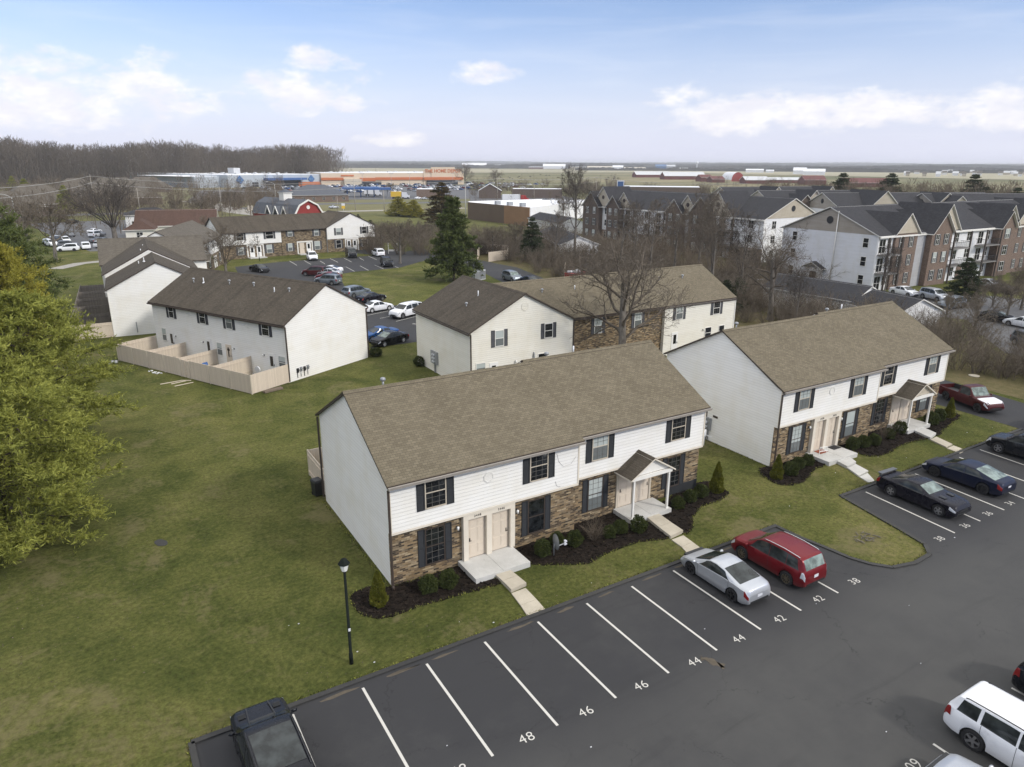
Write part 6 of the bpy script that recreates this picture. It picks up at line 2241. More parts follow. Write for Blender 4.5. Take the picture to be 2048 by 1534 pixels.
for sx in (-.28, .28):
    b = MB(); b.bar((sx, -.3, .42), (sx, .3, 0), .03, .03); b.build('leg', M['metal_light'], t)
    b = MB(); b.bar((sx, .28, .40), (sx, -.25, 0), .03, .03); b.build('leg', M['metal_light'], t)
t = thing('patio_fan', 'round white fan standing in the nearest fenced yard', 'fan', C_loc(18.1, -1.3), rad(-60))
b = MB(); b.tube([(0, 0, 0), (0, 0, .9)], .03, 6); b.tube([(0, 0, 0), (0, 0, .05)], .22, 10); b.build('stand', M['metal_light'], t)
b = MB(); b.tube([(0, -.06, 1.15), (0, .06, 1.15)], .32, 18); b.build('cage', M['metal_light'], t)
for k, (x, y, a, L) in enumerate(((12.2, -5.6, 20, 1.5), (11.6, -6.1, 12, 1.8), (13.2, -5.8, 18, 1.7), (12.3, -5.0, -30, 1.0))):
    b = MB(); b.box(-L / 2, L / 2, -.045, .045, 0, .05)
    q = C_loc(x, y, .01 + k * .012)
    tag(b.build('loose_board', M['wood_pale'], None, q, aC + rad(60 + a)), 'pale loose boards lying on the grass by the fence gates', 'board', 'loose boards on the grass')
b = MB(); b.box(-.9, .9, -.25, .25, .0, .08); b.box(-.9, .9, -.25, -.05, .08, .16); b.box(-.8, .9, .05, .25, .081, .15)
tag(b.build('board_pile', M['wood_old'], None, C_loc(21.6, -2.6, .02), aC + rad(80)), 'old grey boards stacked at the foot of the fence corner', 'boards')
rr = random.Random(77)
b = MB()
for k in range(16): b.ball((rr.uniform(-.9, .9), rr.uniform(-.2, .2), .04), rr.uniform(.06, .16), rr.uniform(.05, .12), rr.uniform(.05, .10), 6, 4)
tag(b.build('rubble', M['metal_light'], None, C_loc(7.2, -4.9, 0), aC), kind='stuff')
b = MB()
for k in range(9): b.ball((rr.uniform(-.35, .35), rr.uniform(-.25, .25), rr.uniform(.05, .2)), .2, .16, .14, 7, 5)
tag(b.build('rubbish_bag', M['metal_grey'], None, C_loc(.4, -5.2, 0), 0), 'grey rubbish bag heap on the grass by the fence corner', 'bag')
# litter: a few white scraps
b = MB()
for k in range(46):
    x, y = rr.uniform(-3, 58), rr.choice((rr.uniform(-14, 0), rr.uniform(.8, 5.5)))
    if 28 < x < 34 and y < .5 or (6 < x < 28 and y > 5): continue
    a = rr.random() * 3
    s_ = rr.uniform(.012, .035)
    b.box(x - s_, x + s_, y - s_ * .6, y + s_ * .6, .02, .035)
tag(b.build('litter', M['plate_white']), kind='stuff')
b = MB()
for k in range(28):
    p = G(1730 + rr.gauss(0, 9), 1076 + rr.gauss(0, 5)); a = rr.random() * 6.3; L = rr.uniform(.1, .4)
    b.bar((p.x, p.y, .05), (p.x + cos(a) * L, p.y + sin(a) * L, .06), .03, .03)
tag(b.build('twig_debris', M['bark_grey']), kind='stuff')
# tan sand stain on the lot is a spill of grit
b = MB(); b.prism(smooth_poly([(15.45, -5.65), (15.6, -5.45), (15.85, -5.75), (16.05, -6.25), (15.9, -6.4), (15.6, -6.1)], 6, .07, 3), .0125, .017)
tag(b.build('sand_spill', M['soil_red']), kind='stuff')
b = MB(); b.tube([(0, 0, 0), (0, 0, .06), (0, 0, .09)], [.48, .5, .4], 20)
p = G(1948, 752)
tag(b.build('manhole_cover', M['concrete'], None, (p.x, p.y, 0)), 'round pale manhole cover on the verge by the driveway', 'manhole cover')
# ------------------------------------------------------------------ trees
def HORIZ(px): return 324.0 + px * .0042
def at(px, d, z=0.0):
    """ground point in the column px of the photograph at horizontal distance d"""
    v = CF * FPX + CR * (px - FW / 2) + CU * (FH / 2 - HORIZ(px))
    v = Vector((v.x, v.y, 0)).normalized() * d
    return Vector((CAM[0] + v.x, CAM[1] + v.y, z))
def dist_of(px, py): return FPX * CAM[2] / max(py - HORIZ(px), .8) * math.sqrt(1 + ((px - FW / 2) / FPX) ** 2)
def facing(p):
    """rotation that turns local -y towards the camera"""
    return math.atan2(p.x - CAM[0], -(p.y - CAM[1])) + pi if False else math.atan2(CAM[1] - p.y, CAM[0] - p.x) + pi / 2

CY1 = conifer_meshes(3, 10.8, 5.3, .2, 17, 9, 12, 15, (.23, .048), M['leaf_cypress'], M['bark_brown'], 'bulb', .22, .45)
CY2 = conifer_meshes(9, 11.4, 5.6, .4, 16, 9, 11, 12, (.27, .056), M['leaf_cypress'], M['bark_brown'], 'bulb', .20, .45)
leaf_tree(CY1, 'cypress_tree', 'nearest feathery yellow-green tree at the left edge, foliage down to the lawn', (-9.6, 20.6, 0), .3)
leaf_tree(CY2, 'cypress_tree', 'second feathery yellow-green tree behind the nearest one on the left', (-8.6, 34.5, 0), 1.4)
CY3 = (CY2[0], CY2[1].copy()); CY3[1].materials[0] = M['leaf_gold']
gt = leaf_tree(CY3, 'cypress_tree', 'golden feathery tree rising behind the yellow-green ones on the left', (-11.2, 58, 0), 2.2, 1)
gt.scale = (.78, .78, 1.12)
PN = conifer_meshes(14, 14.0, 5.9, 1.5, 20, 9, 11, 11, (.42, .10), M['leaf_pine'], M['bark_brown'], 'pine', .16, .3, .26)
leaf_tree(PN, 'pine_tree', 'big green pine standing alone on the courtyard lawn', (51.7, 89.8, 0), .5)
DK = conifer_meshes(21, 14.0, 5.0, .8, 17, 8, 8, 8, (.48, .115), M['leaf_dark'], M['bark_brown'], 'cone', .22, .2)
DK2 = (DK[0], DK[1].copy()); DK2[1].materials[0] = M['leaf_rust']
DK3 = (DK[0], DK[1].copy()); DK3[1].materials[0] = M['leaf_cypress']
CY4 = (CY2[0], CY2[1].copy()); CY4[1].materials[0] = M['leaf_pine']
leaf_tree(CY4, 'dark_evergreen', 'tall dark green evergreen behind the golden tree at the left edge', (-14.8, 71, 0), .2, 1.55).scale = (1.3, 1.3, 1.58)
leaf_tree(CY4, 'dark_evergreen', 'lower dark green evergreen right of the tall one at the left edge', (-12.2, 80, 0), 1.2, 1.2).scale = (1.0, 1.0, 1.15)
DK4 = (DK[0], DK[1].copy()); DK4[1].materials[0] = M['leaf_gold']
def ever(px, py, h, label, ms=DK, name='dark_conifer', group=None, dk=0.0, wid=1.0):
    p = G(px, py) if not dk else at(px, dk)
    k = h / 14.0
    t = leaf_tree(ms, name, label, (p.x, p.y, 0), RND.random() * 6, k, group)
    t.scale = (k * wid, k * wid, k)
    return t
ever(885, 452, 14, 'dark conifer with rust tinted side behind the courtyard pine', DK2, wid=1.5)
ever(718, 462, 5.0, 'small dark conifer at the right end of the townhouse across the courtyard')
ever(742, 470, 4.2, 'second small dark conifer right of the townhouse across the courtyard', wid=1.5)
ever(1064, 520, 9.0, 'small pine crown among the bare trees before the dark garages')
ever(135, 428, 11.0, 'pointed conifer by the road at the far left', DK3)
ever(58, 420, 13.0, 'yellow-green conifer before the grey roofs at the far left', DK3)
ever(30, 395, 12.0, 'conifer between the grey hip roofs at the far left', DK3)
ever(205, 372, 11.0, 'conifer beside the big grey hip roof at the far left', DK3, dk=420)
ever(798, 432, 7.5, 'pale yellow evergreen on the road verge, left one', DK4, wid=2.2)
ever(828, 434, 6.5, 'pale yellow evergreen on the road verge, right one', DK4, wid=2.2)
ever(1925, 600, 6.5, 'dense dark evergreen before the brick apartment bays', wid=1.3)
ever(1448, 625, 4.6, 'dark evergreen bush right of the L-shaped townhouse', wid=1.5)
ever(1475, 612, 4.2, 'second dark evergreen bush right of the L-shaped townhouse', wid=1.5)
for px, h, wd, d, lb in ((1652, 13, 1, 290, 'slim conifer behind the apartment roofs, left one'), (1690, 17, 1.2, 300, 'tall conifer behind the apartment roofs, second from left'), (1788, 17, 1.3, 310, 'tall conifer behind the middle apartment roofs'), (1955, 17, 1.2, 300, 'dark round-topped conifer behind the right apartment roofs'),
                         (1982, 13, 1.4, 295, 'lower conifer beside the dark round-topped one'), (2046, 13, 1.3, 290, 'conifer at the right edge behind the apartments'), (1600, 9, 1.2, 300, 'small conifer behind the left apartment roofs')):
    ever(px, 0, h, lb, dk=d, wid=wd)

OAKB = dict(OAK, n=[10, 8, 6, 5])
OK1 = bare_tree_meshes(31, OAKB, 7.2, .34, M['bark_grey'], M['twig_brown'], .011)
UP1 = bare_tree_meshes(41, UPRIGHT, 11.5, .26, M['bark_grey'], M['twig_brown'], .016)
UP2 = bare_tree_meshes(47, UPRIGHT, 15.5, .34, M['bark_grey'], M['twig_dark'], .020)
VS1 = bare_tree_meshes(53, VASE, 3.6, .62, M['bark_grey'], M['twig_dark'], .024)
VS2 = bare_tree_meshes(59, VASE, 1.7, .22, M['bark_grey'], M['twig_red'], .014)
OK2 = bare_tree_meshes(67, OAK, 5.0, .22, M['bark_grey'], M['twig_red'], .017)
bare_tree(OK1, 'spreading bare tree standing before the brick middle of the L-shaped townhouse', (37.7, 26.8, 0), .4, 1.30)
bare_tree(OK1, 'tall spreading bare tree beside the end wall of the grey apartments', (73.1, 38.7, 0), 2.6, 1.12)
bare_tree(UP1, 'bare tree rising over the right end of the L-shaped townhouse', (76, 52, 0), 2.5, 1.0)
bare_tree(UP2, 'tallest bare tree left of the brick apartments', (86.6, 101.4, 0), .2, 1.0)
def bt(ms, px, py, sc, label, rz=None, group=None, dk=0):
    p = G(px, py) if not dk else at(px, dk)
    return bare_tree(ms, label, (p.x, p.y, 0), RND.random() * 6 if rz is None else rz, sc, group)
bt(VS1, 232, 482, 1.12, 'broad vase-shaped bare tree behind the stepped-roof townhouse')
bt(OK2, 112, 524, 1.75, 'leaning brownish bare tree left of the stepped-roof townhouse')
bt(OK2, 60, 500, 1.7, 'brownish bare tree behind the dark conifers on the left')
bt(VS2, 452, 548, 1.3, 'many-stemmed bare tree before the turned townhouse')
bt(VS2, 428, 512, 1.2, 'small bare tree against the turned townhouse')
bt(OK2, 800, 527, 1.25, 'spreading bare tree left of the courtyard pine')
bt(OK2, 765, 505, 1.0, 'bare tree right of the townhouse across the courtyard')
bt(OK2, 838, 505, 1.0, 'bare tree between the spreading one and the pine')
bt(OK2, 985, 512, .95, 'bare tree above the tan dumpster fence')
bt(OK2, 1030, 505, 1.0, 'bare tree in front of the brown block building')
bt(UP1, 1110, 530, .78, 'leaning bare tree beside the dark garages')
for px, py, sc, lb in ((1240, 545, .95, 'bare tree in the thicket before the left brick bay'), (1300, 560, 1.0, 'bare tree in the thicket before the balconies'), (1345, 570, .95, 'bare tree in the thicket before the third brick bay'), (1420, 590, 1.15, 'bare tree in the thicket before the fourth brick bay'), (1480, 600, .9, 'bare tree in the thicket before the grey siding corner'), (1395, 560, 1.0, 'slim bare tree behind the spreading bare tree'), (1270, 530, .9, 'slim bare tree beside the left balconies'), (1590, 660, .55, 'young bare tree at the corner of the grey apartments'), (1765, 610, .62, 'bare sapling by the corner balconies')):
    bt(UP1 if sc > .92 else UP2, px, py, sc * (1 if sc > .92 else .72), lb)
for px, py, sc, lb in ((1950, 655, .62, 'bare sapling on the grass island by the apartment lot'), (2010, 645, .7, 'bare tree among the parked cars at the right edge'), (2042, 620, .75, 'bare tree at the right edge of the apartment lot'), (1985, 615, .6, 'bare sapling across the apartment lot'), (1890, 640, .45, 'small bare tree at the apartment lot edge')):
    bt(VS2 if sc < .65 else OK2, px, py, sc * 1.2, lb)
for px, d, sc, lb in ((930, 620, 1.9, 'round bare tree right of the orange-banded store'), (990, 560, 1.5, 'wide bare tree before the pasture'), (1440, 330, 1.35, 'tall bare tree behind the dark roofs, left of two'), (1470, 335, 1.4, 'tall bare tree behind the dark roofs, right of two'), (1130, 260, 1.2, 'tall bare tree in front of the pasture'), (780, 480, 1.1, 'bare tree in the store car park'), (450, 330, 1.2, 'bare tree by the pale side road'), (390, 260, 1.3, 'thicket-like bare tree behind the russet roof'), (340, 270, 1.2, 'bare tree left of the russet roof'), (500, 420, 1.1, 'bare tree before the grey store')):
    p = at(px, d)
    bare_tree(OK2 if d < 500 else OK1, lb, (p.x, p.y, 0), RND.random() * 6, sc)

# thickets: one mass each
rr = random.Random(8)
sp = []
for k in range(420):
    t = rr.random() ** .85
    y = 3 + t * 125
    x = 69.0 + rr.random() ** 1.2 * (12 + 24 * t) + (1.5 if y < 20 else 0) + (3.5 if y > 95 else 0)
    sp.append((x, y, rr.uniform(.8, 1.35) * (1.0 if x > 70.5 else .7)))
tag(brush_mass('undergrowth', sp, M['twig_red'], 5, stems=24, h=3.3, spread=2.4, r0=.024), kind='stuff')
sp = [(69 + rr.random() * 14, -14 + rr.random() * 26, rr.uniform(.7, 1.15)) for k in range(46)]
tag(brush_mass('undergrowth', sp, M['twig_brown'], 9, stems=24, h=2.6, spread=2.2, r0=.016), kind='stuff')
sp = []
for k in range(120):
    px, py = rr.uniform(740, 1130), rr.uniform(470, 512)
    p = G(px, py)
    sp.append((p.x, p.y, rr.uniform(.8, 1.4)))
tag(brush_mass('undergrowth', sp, M['twig_red'], 15, stems=22, h=3.4, spread=2.6, r0=.028), kind='stuff')
sp = []
for k in range(150):
    px, py = rr.choice([(rr.uniform(1130, 1420), rr.uniform(385, 398)), (rr.uniform(940, 1250), rr.uniform(372, 392)), (rr.uniform(330, 560), rr.uniform(395, 425)), (rr.uniform(40, 330), rr.uniform(398, 425))])
    p = G(px, py)
    sp.append((p.x, p.y, rr.uniform(1.2, 2.3)))
tag(brush_mass('undergrowth', sp, M['twig_tan'], 25, stems=20, h=3.2, spread=2.8, r0=.045), kind='stuff')

sp = []
for k in range(105):
    sp.append((rr.uniform(84, 116), rr.uniform(52, 116), rr.uniform(.8, 1.5)))
tag(brush_mass('undergrowth', sp, M['twig_tan'], 35, stems=22, h=3.6, spread=2.6, r0=.028), kind='stuff')
# far woods
rr = random.Random(3)
sp = []
for r_ in range(10):
    d = 735 + r_ * 18
    px = -160
    while px < 684 - r_ * 1.2:
        p = at(px + rr.uniform(-4, 4), d + rr.uniform(-7, 7))
        hh = 34.5 + 2.2 * sin(px * .021 + 1) + 1.8 * sin(px * .057 + r_) + rr.uniform(-4.5, 3.5)
        if px > 600: hh *= 1.0 - .16 * ((px - 600) / 84) * rr.random()
        sp.append((p.x, p.y, hh))
        px += rr.uniform(9, 15) * (1.7 if px > 650 else 1)
tag(wood_mass('woods', sp, M['wood_far'], 4, 170), kind='stuff')
sp = []
for k in range(330):
    px = rr.uniform(1530, 2110)
    p = at(px, rr.uniform(262, 350))
    sp.append((p.x, p.y, rr.uniform(8.5, 15.5)))
tag(wood_mass('woods', sp, M['twig_tan'], 6, 130), kind='stuff')
sp = []
for k in range(150):
    px = rr.choice((rr.uniform(690, 1250), rr.uniform(1380, 1650)))
    p = at(px, rr.uniform(800, 1500) if px < 950 else rr.uniform(520, 800))
    sp.append((p.x, p.y, rr.uniform(6, 11)))
tag(wood_mass('woods', sp, M['wood_far'], 7, 60), kind='stuff')
sp = []
for k in range(430):
    px = rr.uniform(-60, 570)
    p = at(px, rr.uniform(235, 620))
    sp.append((p.x, p.y, rr.uniform(6, 13)))
for k in range(90):
    px = rr.uniform(930, 1260)
    p = at(px, rr.uniform(330, 560))
    sp.append((p.x, p.y, rr.uniform(4, 8)))
tag(wood_mass('woods', sp, M['twig_tan'], 12, 110), kind='stuff')
# tree belts on the horizon
def belt(d, px0, px1, h0, h1, seed, step=5.0):
    r = random.Random(seed)
    n = int((px1 - px0) / 1.6)
    F_, T, K = [], [], []
    hh = 0
    for k in range(n + 1):
        px = px0 + (px1 - px0) * k / n
        hh = .72 * hh + .28 * r.uniform(-1, 1) * 2.2
        h = h0 + (h1 - h0) * (.5 + .5 * sin(px * .013 + seed) * sin(px * .0041 + 2 * seed)) + hh * 2.2 + r.uniform(-.8, .8)
        h = max(2.5, h)
        p, q, s_ = at(px, d), at(px, d + h * .6), at(px, d + 90)
        F_.append((p.x, p.y, -1)); T.append((q.x, q.y, h)); K.append((s_.x, s_.y, h * .9))
    b = MB(); b.grid([F_, T, K][::-1], 0, False)
    return tag(b.build('treeline', M['tree_line']), kind='stuff')
belt(2300, 1150, 2200, 6, 13, 2)
belt(3100, 660, 2200, 10, 19, 3)
belt(4200, 640, 2250, 14, 26, 5)
belt(6200, 600, 2300, 22, 34, 7)
belt(9500, 560, 2300, 36, 50, 8)
# ------------------------------------------------------------------ apartments
def apartment(label, loc, ang, segs, depth=18.5, ends='gg', ze=9.0, zr=12.9, big=True, endwin=True, wall_end='siding_cool'):
    """segs along the front: (kind, width)"""
    h = House('apartment_block', label, 'building', loc, ang)
    W = sum(s[1] for s in segs)
    b = MB()
    ym = depth / 2
    b.face([(0, .3, 0), (W, .3, 0), (W, .3, ze), (0, .3, ze)])
    b.face([(W, depth, 0), (0, depth, 0), (0, depth, ze), (W, depth, ze)])
    b.face([(0, depth, 0), (0, .3, 0), (0, .3, ze), (0, depth, ze)]); b.face([(W, .3, 0), (W, depth, 0), (W, depth, ze), (W, .3, ze)])
    h.add('siding_wall', b, wall_end)
    for x, sg in ((-.02, -1), (W + .02, 1)):
        b = MB()
        p = [(x, depth, ze), (x, .3, ze), (x, ym, zr - .1)]
        b.face(p if sg < 0 else p[::-1])
        h.add('gable_panel', b, 'siding_brown')
    b = MB(); gable_roof(b, 0, W, .3, depth, ze, zr, 'x', .6, .35, .14)
    roof = h.add('roof', b, ['roof_dark', 'trim_white'])
    b = MB(); b.box(-.4, W + .4, -.52, -.38, ze - .42, ze - .16); b.build('gutter', M['trim_white'], roof)
    for x, f in ((-.06, -pi / 2), (W + .06, pi / 2)):
        b = MB(); b.tube([(0, -.06, 0), (0, .02, 0)], .62, 16)
        h.add('gable_vent', b, 'metal_black', (x, ym, ze + 1.9), f)
    if endwin:
        for y in (2.2, depth - 2.6):
            for fl in range(3): h.window(0, y, .9 + fl * 3.0, 1.0, 1.55, -pi / 2, 'glass_dark', 'plain', 'trim_white')
    x = 0.0
    for n_, (kind, w) in enumerate(segs):
        c = x + w / 2
        if kind in ('brick', 'dark'):
            mt = 'brick_red' if kind == 'brick' else 'brick_dark'
            y0 = -1.3
            b = MB()
            b.box(x, x + w, y0, .3, 0, ze)
            b.face([(x, y0, ze), (x + w, y0, ze), (c, y0, ze + w * .52)])
            h.add('brick_wall', b, mt)
            b = MB(); gable_roof(b, x, x + w, y0, ym * .8, ze, ze + w * .52, 'y', .35, .45, .14, cap=False)
            h.add('bay_roof', b, ['roof_dark', 'trim_white'])
            for fl in range(3):
                if w > 5.2:
                    for dx in (-w * .22, w * .22): h.window(c + dx, y0, .9 + fl * 3, 1.05, 1.75, 0, 'glass_dark' if (fl + n_) % 2 else 'glass_curtain', 'cross', 'trim_white', 'shutter_dark' if big else None, .3)
                else:
                    h.window(c, y0, .9 + fl * 3, 1.5, 1.75, 0, 'glass_dark' if (fl + n_) % 3 else 'glass_curtain', 'cross', 'trim_white', 'shutter_dark' if big else None, .3)
            # the taller tan gable on the main roof behind the bay
            w2 = w * 1.25
            x2 = c + w * .55 - w2 / 2
            b = MB()
            b.face([(x2, -.15, ze + .02), (x2 + w2, -.15, ze + .02), (x2 + w2 / 2, -.15, ze + w2 * .56)])
            h.add('gable_panel', b, 'siding_tan')
            b = MB(); gable_roof(b, x2, x2 + w2, -.15, ym * .95, ze, ze + w2 * .56, 'y', .3, .35, .14, cap=False)
            h.add('bay_roof', b, ['roof_dark', 'trim_white'])
            b = MB(); b.tube([(0, -.05, 0), (0, .02, 0)], .5, 14)
            h.add('gable_vent', b, 'trim_dark', (x2 + w2 / 2, -.2, ze + w2 * .26))
        elif kind == 'tan':
            b = MB(); b.box(x, x + w, -.35, .3, 0, ze); h.add('brick_wall', b, 'brick_red')
            b = MB(); b.face([(x - .2, -.36, ze + .1), (x + w + .2, -.36, ze + .1), (c, -.36, ze + w * .5)])
            h.add('gable_panel', b, 'siding_tan')
            b = MB(); gable_roof(b, x - .2, x + w + .2, -.3, ym, ze + .1, ze + w * .52, 'y', .3, .35, .14, cap=False); h.add('bay_roof', b, ['roof_dark', 'trim_white'])
            for fl in range(3):
                for dx in (-w * .22, w * .22): h.window(c + dx, -.35, .8 + fl * 3, .85, 1.75, 0, 'glass_dark', 'cross', 'trim_white', 'shutter_dark', .26)
        elif kind == 'grey':
            b = MB(); b.box(x, x + w, -.3, .3, 0, ze); h.add('siding_wall', b, 'siding_grey')
        elif kind in ('bal', 'white'):
            b = MB(); b.box(x, x + w, .05, .3, 2.8 if kind == 'white' else 0, ze); h.add('siding_wall', b, 'siding_bright')
            if kind == 'white':
                b = MB(); b.box(x, x + w, -.02, .3, 0, 2.8); h.add('brick_wall', b, 'brick_red')
            for fl in range(3):
                z = fl * 3.0
                if kind == 'white':
                    h.window(c, .05 if fl else -.02, z + .9, 1.4, 1.6, 0, 'glass_dark', 'cross', 'trim_white')
                else:
                    h.window(c - w * .22, .05, z + .12, 1.7, 2.25, 0, 'glass_dark', 'cross', 'trim_white')
                    h.window(c + w * .24, .05, z + .8, 1.1, 1.6, 0, 'glass_dark', 'cross', 'trim_white')
                    if fl:
                        b = MB(); b.box(x + .15, x + w - .15, -1.75, .04, z - .16, z); bl = h.add('balcony', b, 'slab_grey')
                        b = MB()
                        b.box(x + .15, x + w - .15, -1.75, -1.71, z + 1.0, z + 1.06); b.box(x + .15, x + w - .15, -1.75, -1.71, z + .10, z + .14)
                        nb = int(w / .28)
                        for k in range(nb + 1):
                            q = x + .17 + (w - .36) * k / nb
                            b.box(q - .014, q + .014, -1.745, -1.715, z + .14, z + 1.0)
                        for q in (x + .15, x + w - .19):
                            b.box(q, q + .04, -1.71, .04, z + 1.0, z + 1.06)
                            for k in range(6): b.box(q + .006, q + .034, -1.6 + k * .28, -1.575 + k * .28, z, z + 1.0)
                        b.build('railing', M['metal_black'], bl)
            if kind == 'bal':
                for q in (x + .2, x + w - .2):
                    b = MB(); b.box(q - .11, q + .11, -1.78, -1.56, 0, ze - .2)
                    h.add('balcony_post', b, 'trim_dark')
        x += w
    return h
apartment('grey-gabled three-storey apartment block with red brick bays at the right', (105.6, 45.3, 0), 0, [('bal', 4.0), ('tan', 6.2), ('grey', 2.6), ('brick', 6.2), ('bal', 5.8), ('white', 4.8), ('bal', 5.6), ('brick', 5.2), ('grey', 2.0), ('tan', 7), ('bal', 5), ('brick', 6)], wall_end='siding_cool')
ap = apartment('three-storey apartment block with dark brick bays behind the thicket', (118, 139.5, 0), -pi / 2, [('dark', 7.0), ('white', 3.4), ('dark', 5.4), ('bal', 6.2), ('white', 5.5), ('bal', 5.5), ('dark', 5.6), ('grey', 2.0), ('dark', 7.2), ('bal', 6.5), ('white', 6.6)], depth=17.5, endwin=False, wall_end='siding_bright')
W_ = 60.9
for y in (3.2, 13.6):
    for fl in range(3): ap.window(W_, y, .9 + fl * 3, 1.3, 1.6, pi / 2, 'glass_dark', 'cross', 'trim_white')
b = MB(); b.face([(W_ + .06, .3, 9.0), (W_ + .06, 17.5, 9.0), (W_ + .06, 8.9, 12.75)]); ap.add('gable_panel', b, 'siding_tan')
# entry hood and pale pipe on the grey gable end
b = MB()
b.box(105.1, 105.6, 54.6, 57.8, 0, 2.6)
tag(b.build('entry_porch', M['siding_bright']), 'white entry porch with dark hood on the grey apartment gable end', 'porch')
EP = bpy.data.objects['entry_porch']
b = MB(); gable_roof(b, 104.4, 105.55, 54.3, 58.1, 2.65, 3.6, 'x', .3, .2, .1); b.build('hood', [M['roof_dark'], M['trim_white']], EP)
b = MB(); b.box(105.05, 105.09, 55.6, 56.9, 0, 2.0); b.build('door', M['trim_dark'], EP)
b = MB(); b.tube([(0, 0, 0), (0, 0, 12.4)], .09, 6); tag(b.build('flue_pipe', M['trim_white'], None, (105.45, 53.0, 0)), 'white pipe running up the grey apartment gable end', 'pipe')
# further blocks of the same estate: what shows is roofs, gables and upper floors
for (lb, px, d, ang, segs, dp) in (
    ('apartment block farthest left behind the dark brick row, white twin gables', 1560, 205, -20, [('white', 5), ('dark', 6), ('bal', 5), ('white', 6), ('dark', 6), ('white', 5)], 18),
    ('apartment block with a grey vented gable behind the grey-gabled block', 1700, 195, -24, [('white', 6), ('tan', 9), ('white', 8), ('tan', 8), ('bal', 6), ('white', 8)], 20),
    ('apartment block at the far right behind the grey-gabled block', 1905, 205, -30, [('tan', 7), ('white', 7), ('tan', 6), ('bal', 6), ('tan', 7), ('white', 6)], 20),
    ('apartment block along the skyline above the middle roofs', 1480, 232, -14, [('white', 8), ('dark', 6), ('bal', 6), ('white', 8), ('dark', 6)], 18)):
    p = at(px, d)
    apartment(lb, (p.x, p.y, 0), rad(ang), segs, dp, big=False, endwin=False, wall_end='siding_bright')

# garages of the estate
def garage(label, ridge_a, ridge_b, zr=4.2, ze=2.7, half=3.6, wall='siding_bright'):
    a, c = G(*ridge_a, zr), G(*ridge_b, zr)
    d = c - a
    L = d.length
    t = thing('garage_row', label, 'garage', (a.x, a.y, 0), math.atan2(d.y, d.x))
    b = MB(); gable_walls(b, 0, L, -half, half, ze, zr, 'x'); b.build('wall', M[wall], t)
    b = MB(); gable_roof(b, 0, L, -half, half, ze, zr, 'x', .4, .3, .12); b.build('roof', [M['roof_dark'], M['trim_white']], t)
    n = int(L / 3.4)
    for k in range(n):
        b = MB(); b.box(1.0 + k * 3.4, 3.6 + k * 3.4, -half - .05, -half + .02, .02, 2.2); b.build('door', M['trim_white'], t)
    return t
garage('long dark-roofed garage row behind the second townhouse', (1560, 548), (1741, 574))
garage('dark-roofed garage with white gable above the second townhouse roof', (1750, 581), (1843.6, 599.5))
garage('dark-roofed garage with white gable left of the brick apartments', (1108, 452), (1160, 474), 4.6, 3.0, 4.2)
garage('farther dark garage beside the white-roofed brown building', (1080, 425), (1146, 436), 4.6, 3.0, 4)
# estate lot
est = [G(*p) for p in ((1770, 598), (1850, 580), (1960, 590), (2060, 600), (2100, 720), (2010, 706), (1960, 668), (1935, 640), (1880, 634), (1850, 640))]
sheet('estate_lot', est, 'asphalt_old', .02)
sheet('estate_drive', band([at(1250, 190), at(1230, 165), at(1215, 148), G(1195, 522), G(1250, 560)], 9), 'asphalt_old', .02)
g3 = 'cars parked by the apartments'
car_px('crossover', 'silver crossover parked nose-out by the brick apartment bays', (1842, 596.5), (1875.5, 604), 'paint_silver', group=g3, cat='car')
car_px('crossover', 'silver-grey hatchback driving beside the silver crossover', (1931.8, 616), (1894, 621.5), 'paint_slate', group=g3, cat='car')
car_px('sedan', 'dark car at the grass island by the right edge', (1971, 643), (2007, 647), 'paint_black', group=g3, wsm='car_glass_pale')
car_px('sedan', 'white car below the dark one at the right edge', (2060, 660), (2018, 652), 'paint_white', group=g3)
car_px('crossover', 'grey car low at the right edge half hidden by twigs', (2028, 690), (2062, 702), 'paint_grey', group=g3, cat='car')
car_px('sedan', 'white car just over the dark garage roof', (1785, 588), (1815, 594), 'paint_white', group=g3)
car_px('sedan', 'silver car under the bare tree before the right apartments', (1957, 573), (1983, 577), 'paint_silver', group=g3)
car_px('sedan', 'dark car under the bare tree before the right apartments', (1985, 584), (2010, 588), 'paint_grey', group=g3)
car_px('sedan', 'white car glimpsed through the thicket behind the L-shaped townhouse', (1498, 572), (1520, 580), 'paint_white', group=g3)
car_px('van', 'white van parked before the dark garage gable', (1161, 519), (1189, 518.5), 'paint_white', cat='van')
g4 = 'cars behind the stepped-roof townhouse'
for k, (st, rp, fp, pt, lb) in enumerate((('sedan', (190, 487), (218, 484), 'paint_grey', 'grey sedan nearest the vase-shaped bare tree'), ('crossover', (186, 476), (212, 472), 'paint_white', 'white car behind the grey sedan by the vase-shaped tree'), ('sedan', (183, 468), (206, 465), 'paint_white', 'farther white car by the vase-shaped tree'), ('sedan', (140, 448), (160, 446), 'paint_black', 'black car on the road left of the vase-shaped tree'))):
    car_px(st, lb, rp, fp, pt, group=g4, cat='car')
sheet('side_lot', [G(*p) for p in ((50, 446), (260, 440), (258, 480), (300, 500), (180, 503), (120, 480))], 'asphalt_old', .02)
p, q = G(160, 530), G(200, 524)
sheet('pale_path', band([G(110, 538), G(160, 527), G(200, 523), G(230, 520)], 3.0), 'road_pale', .02)
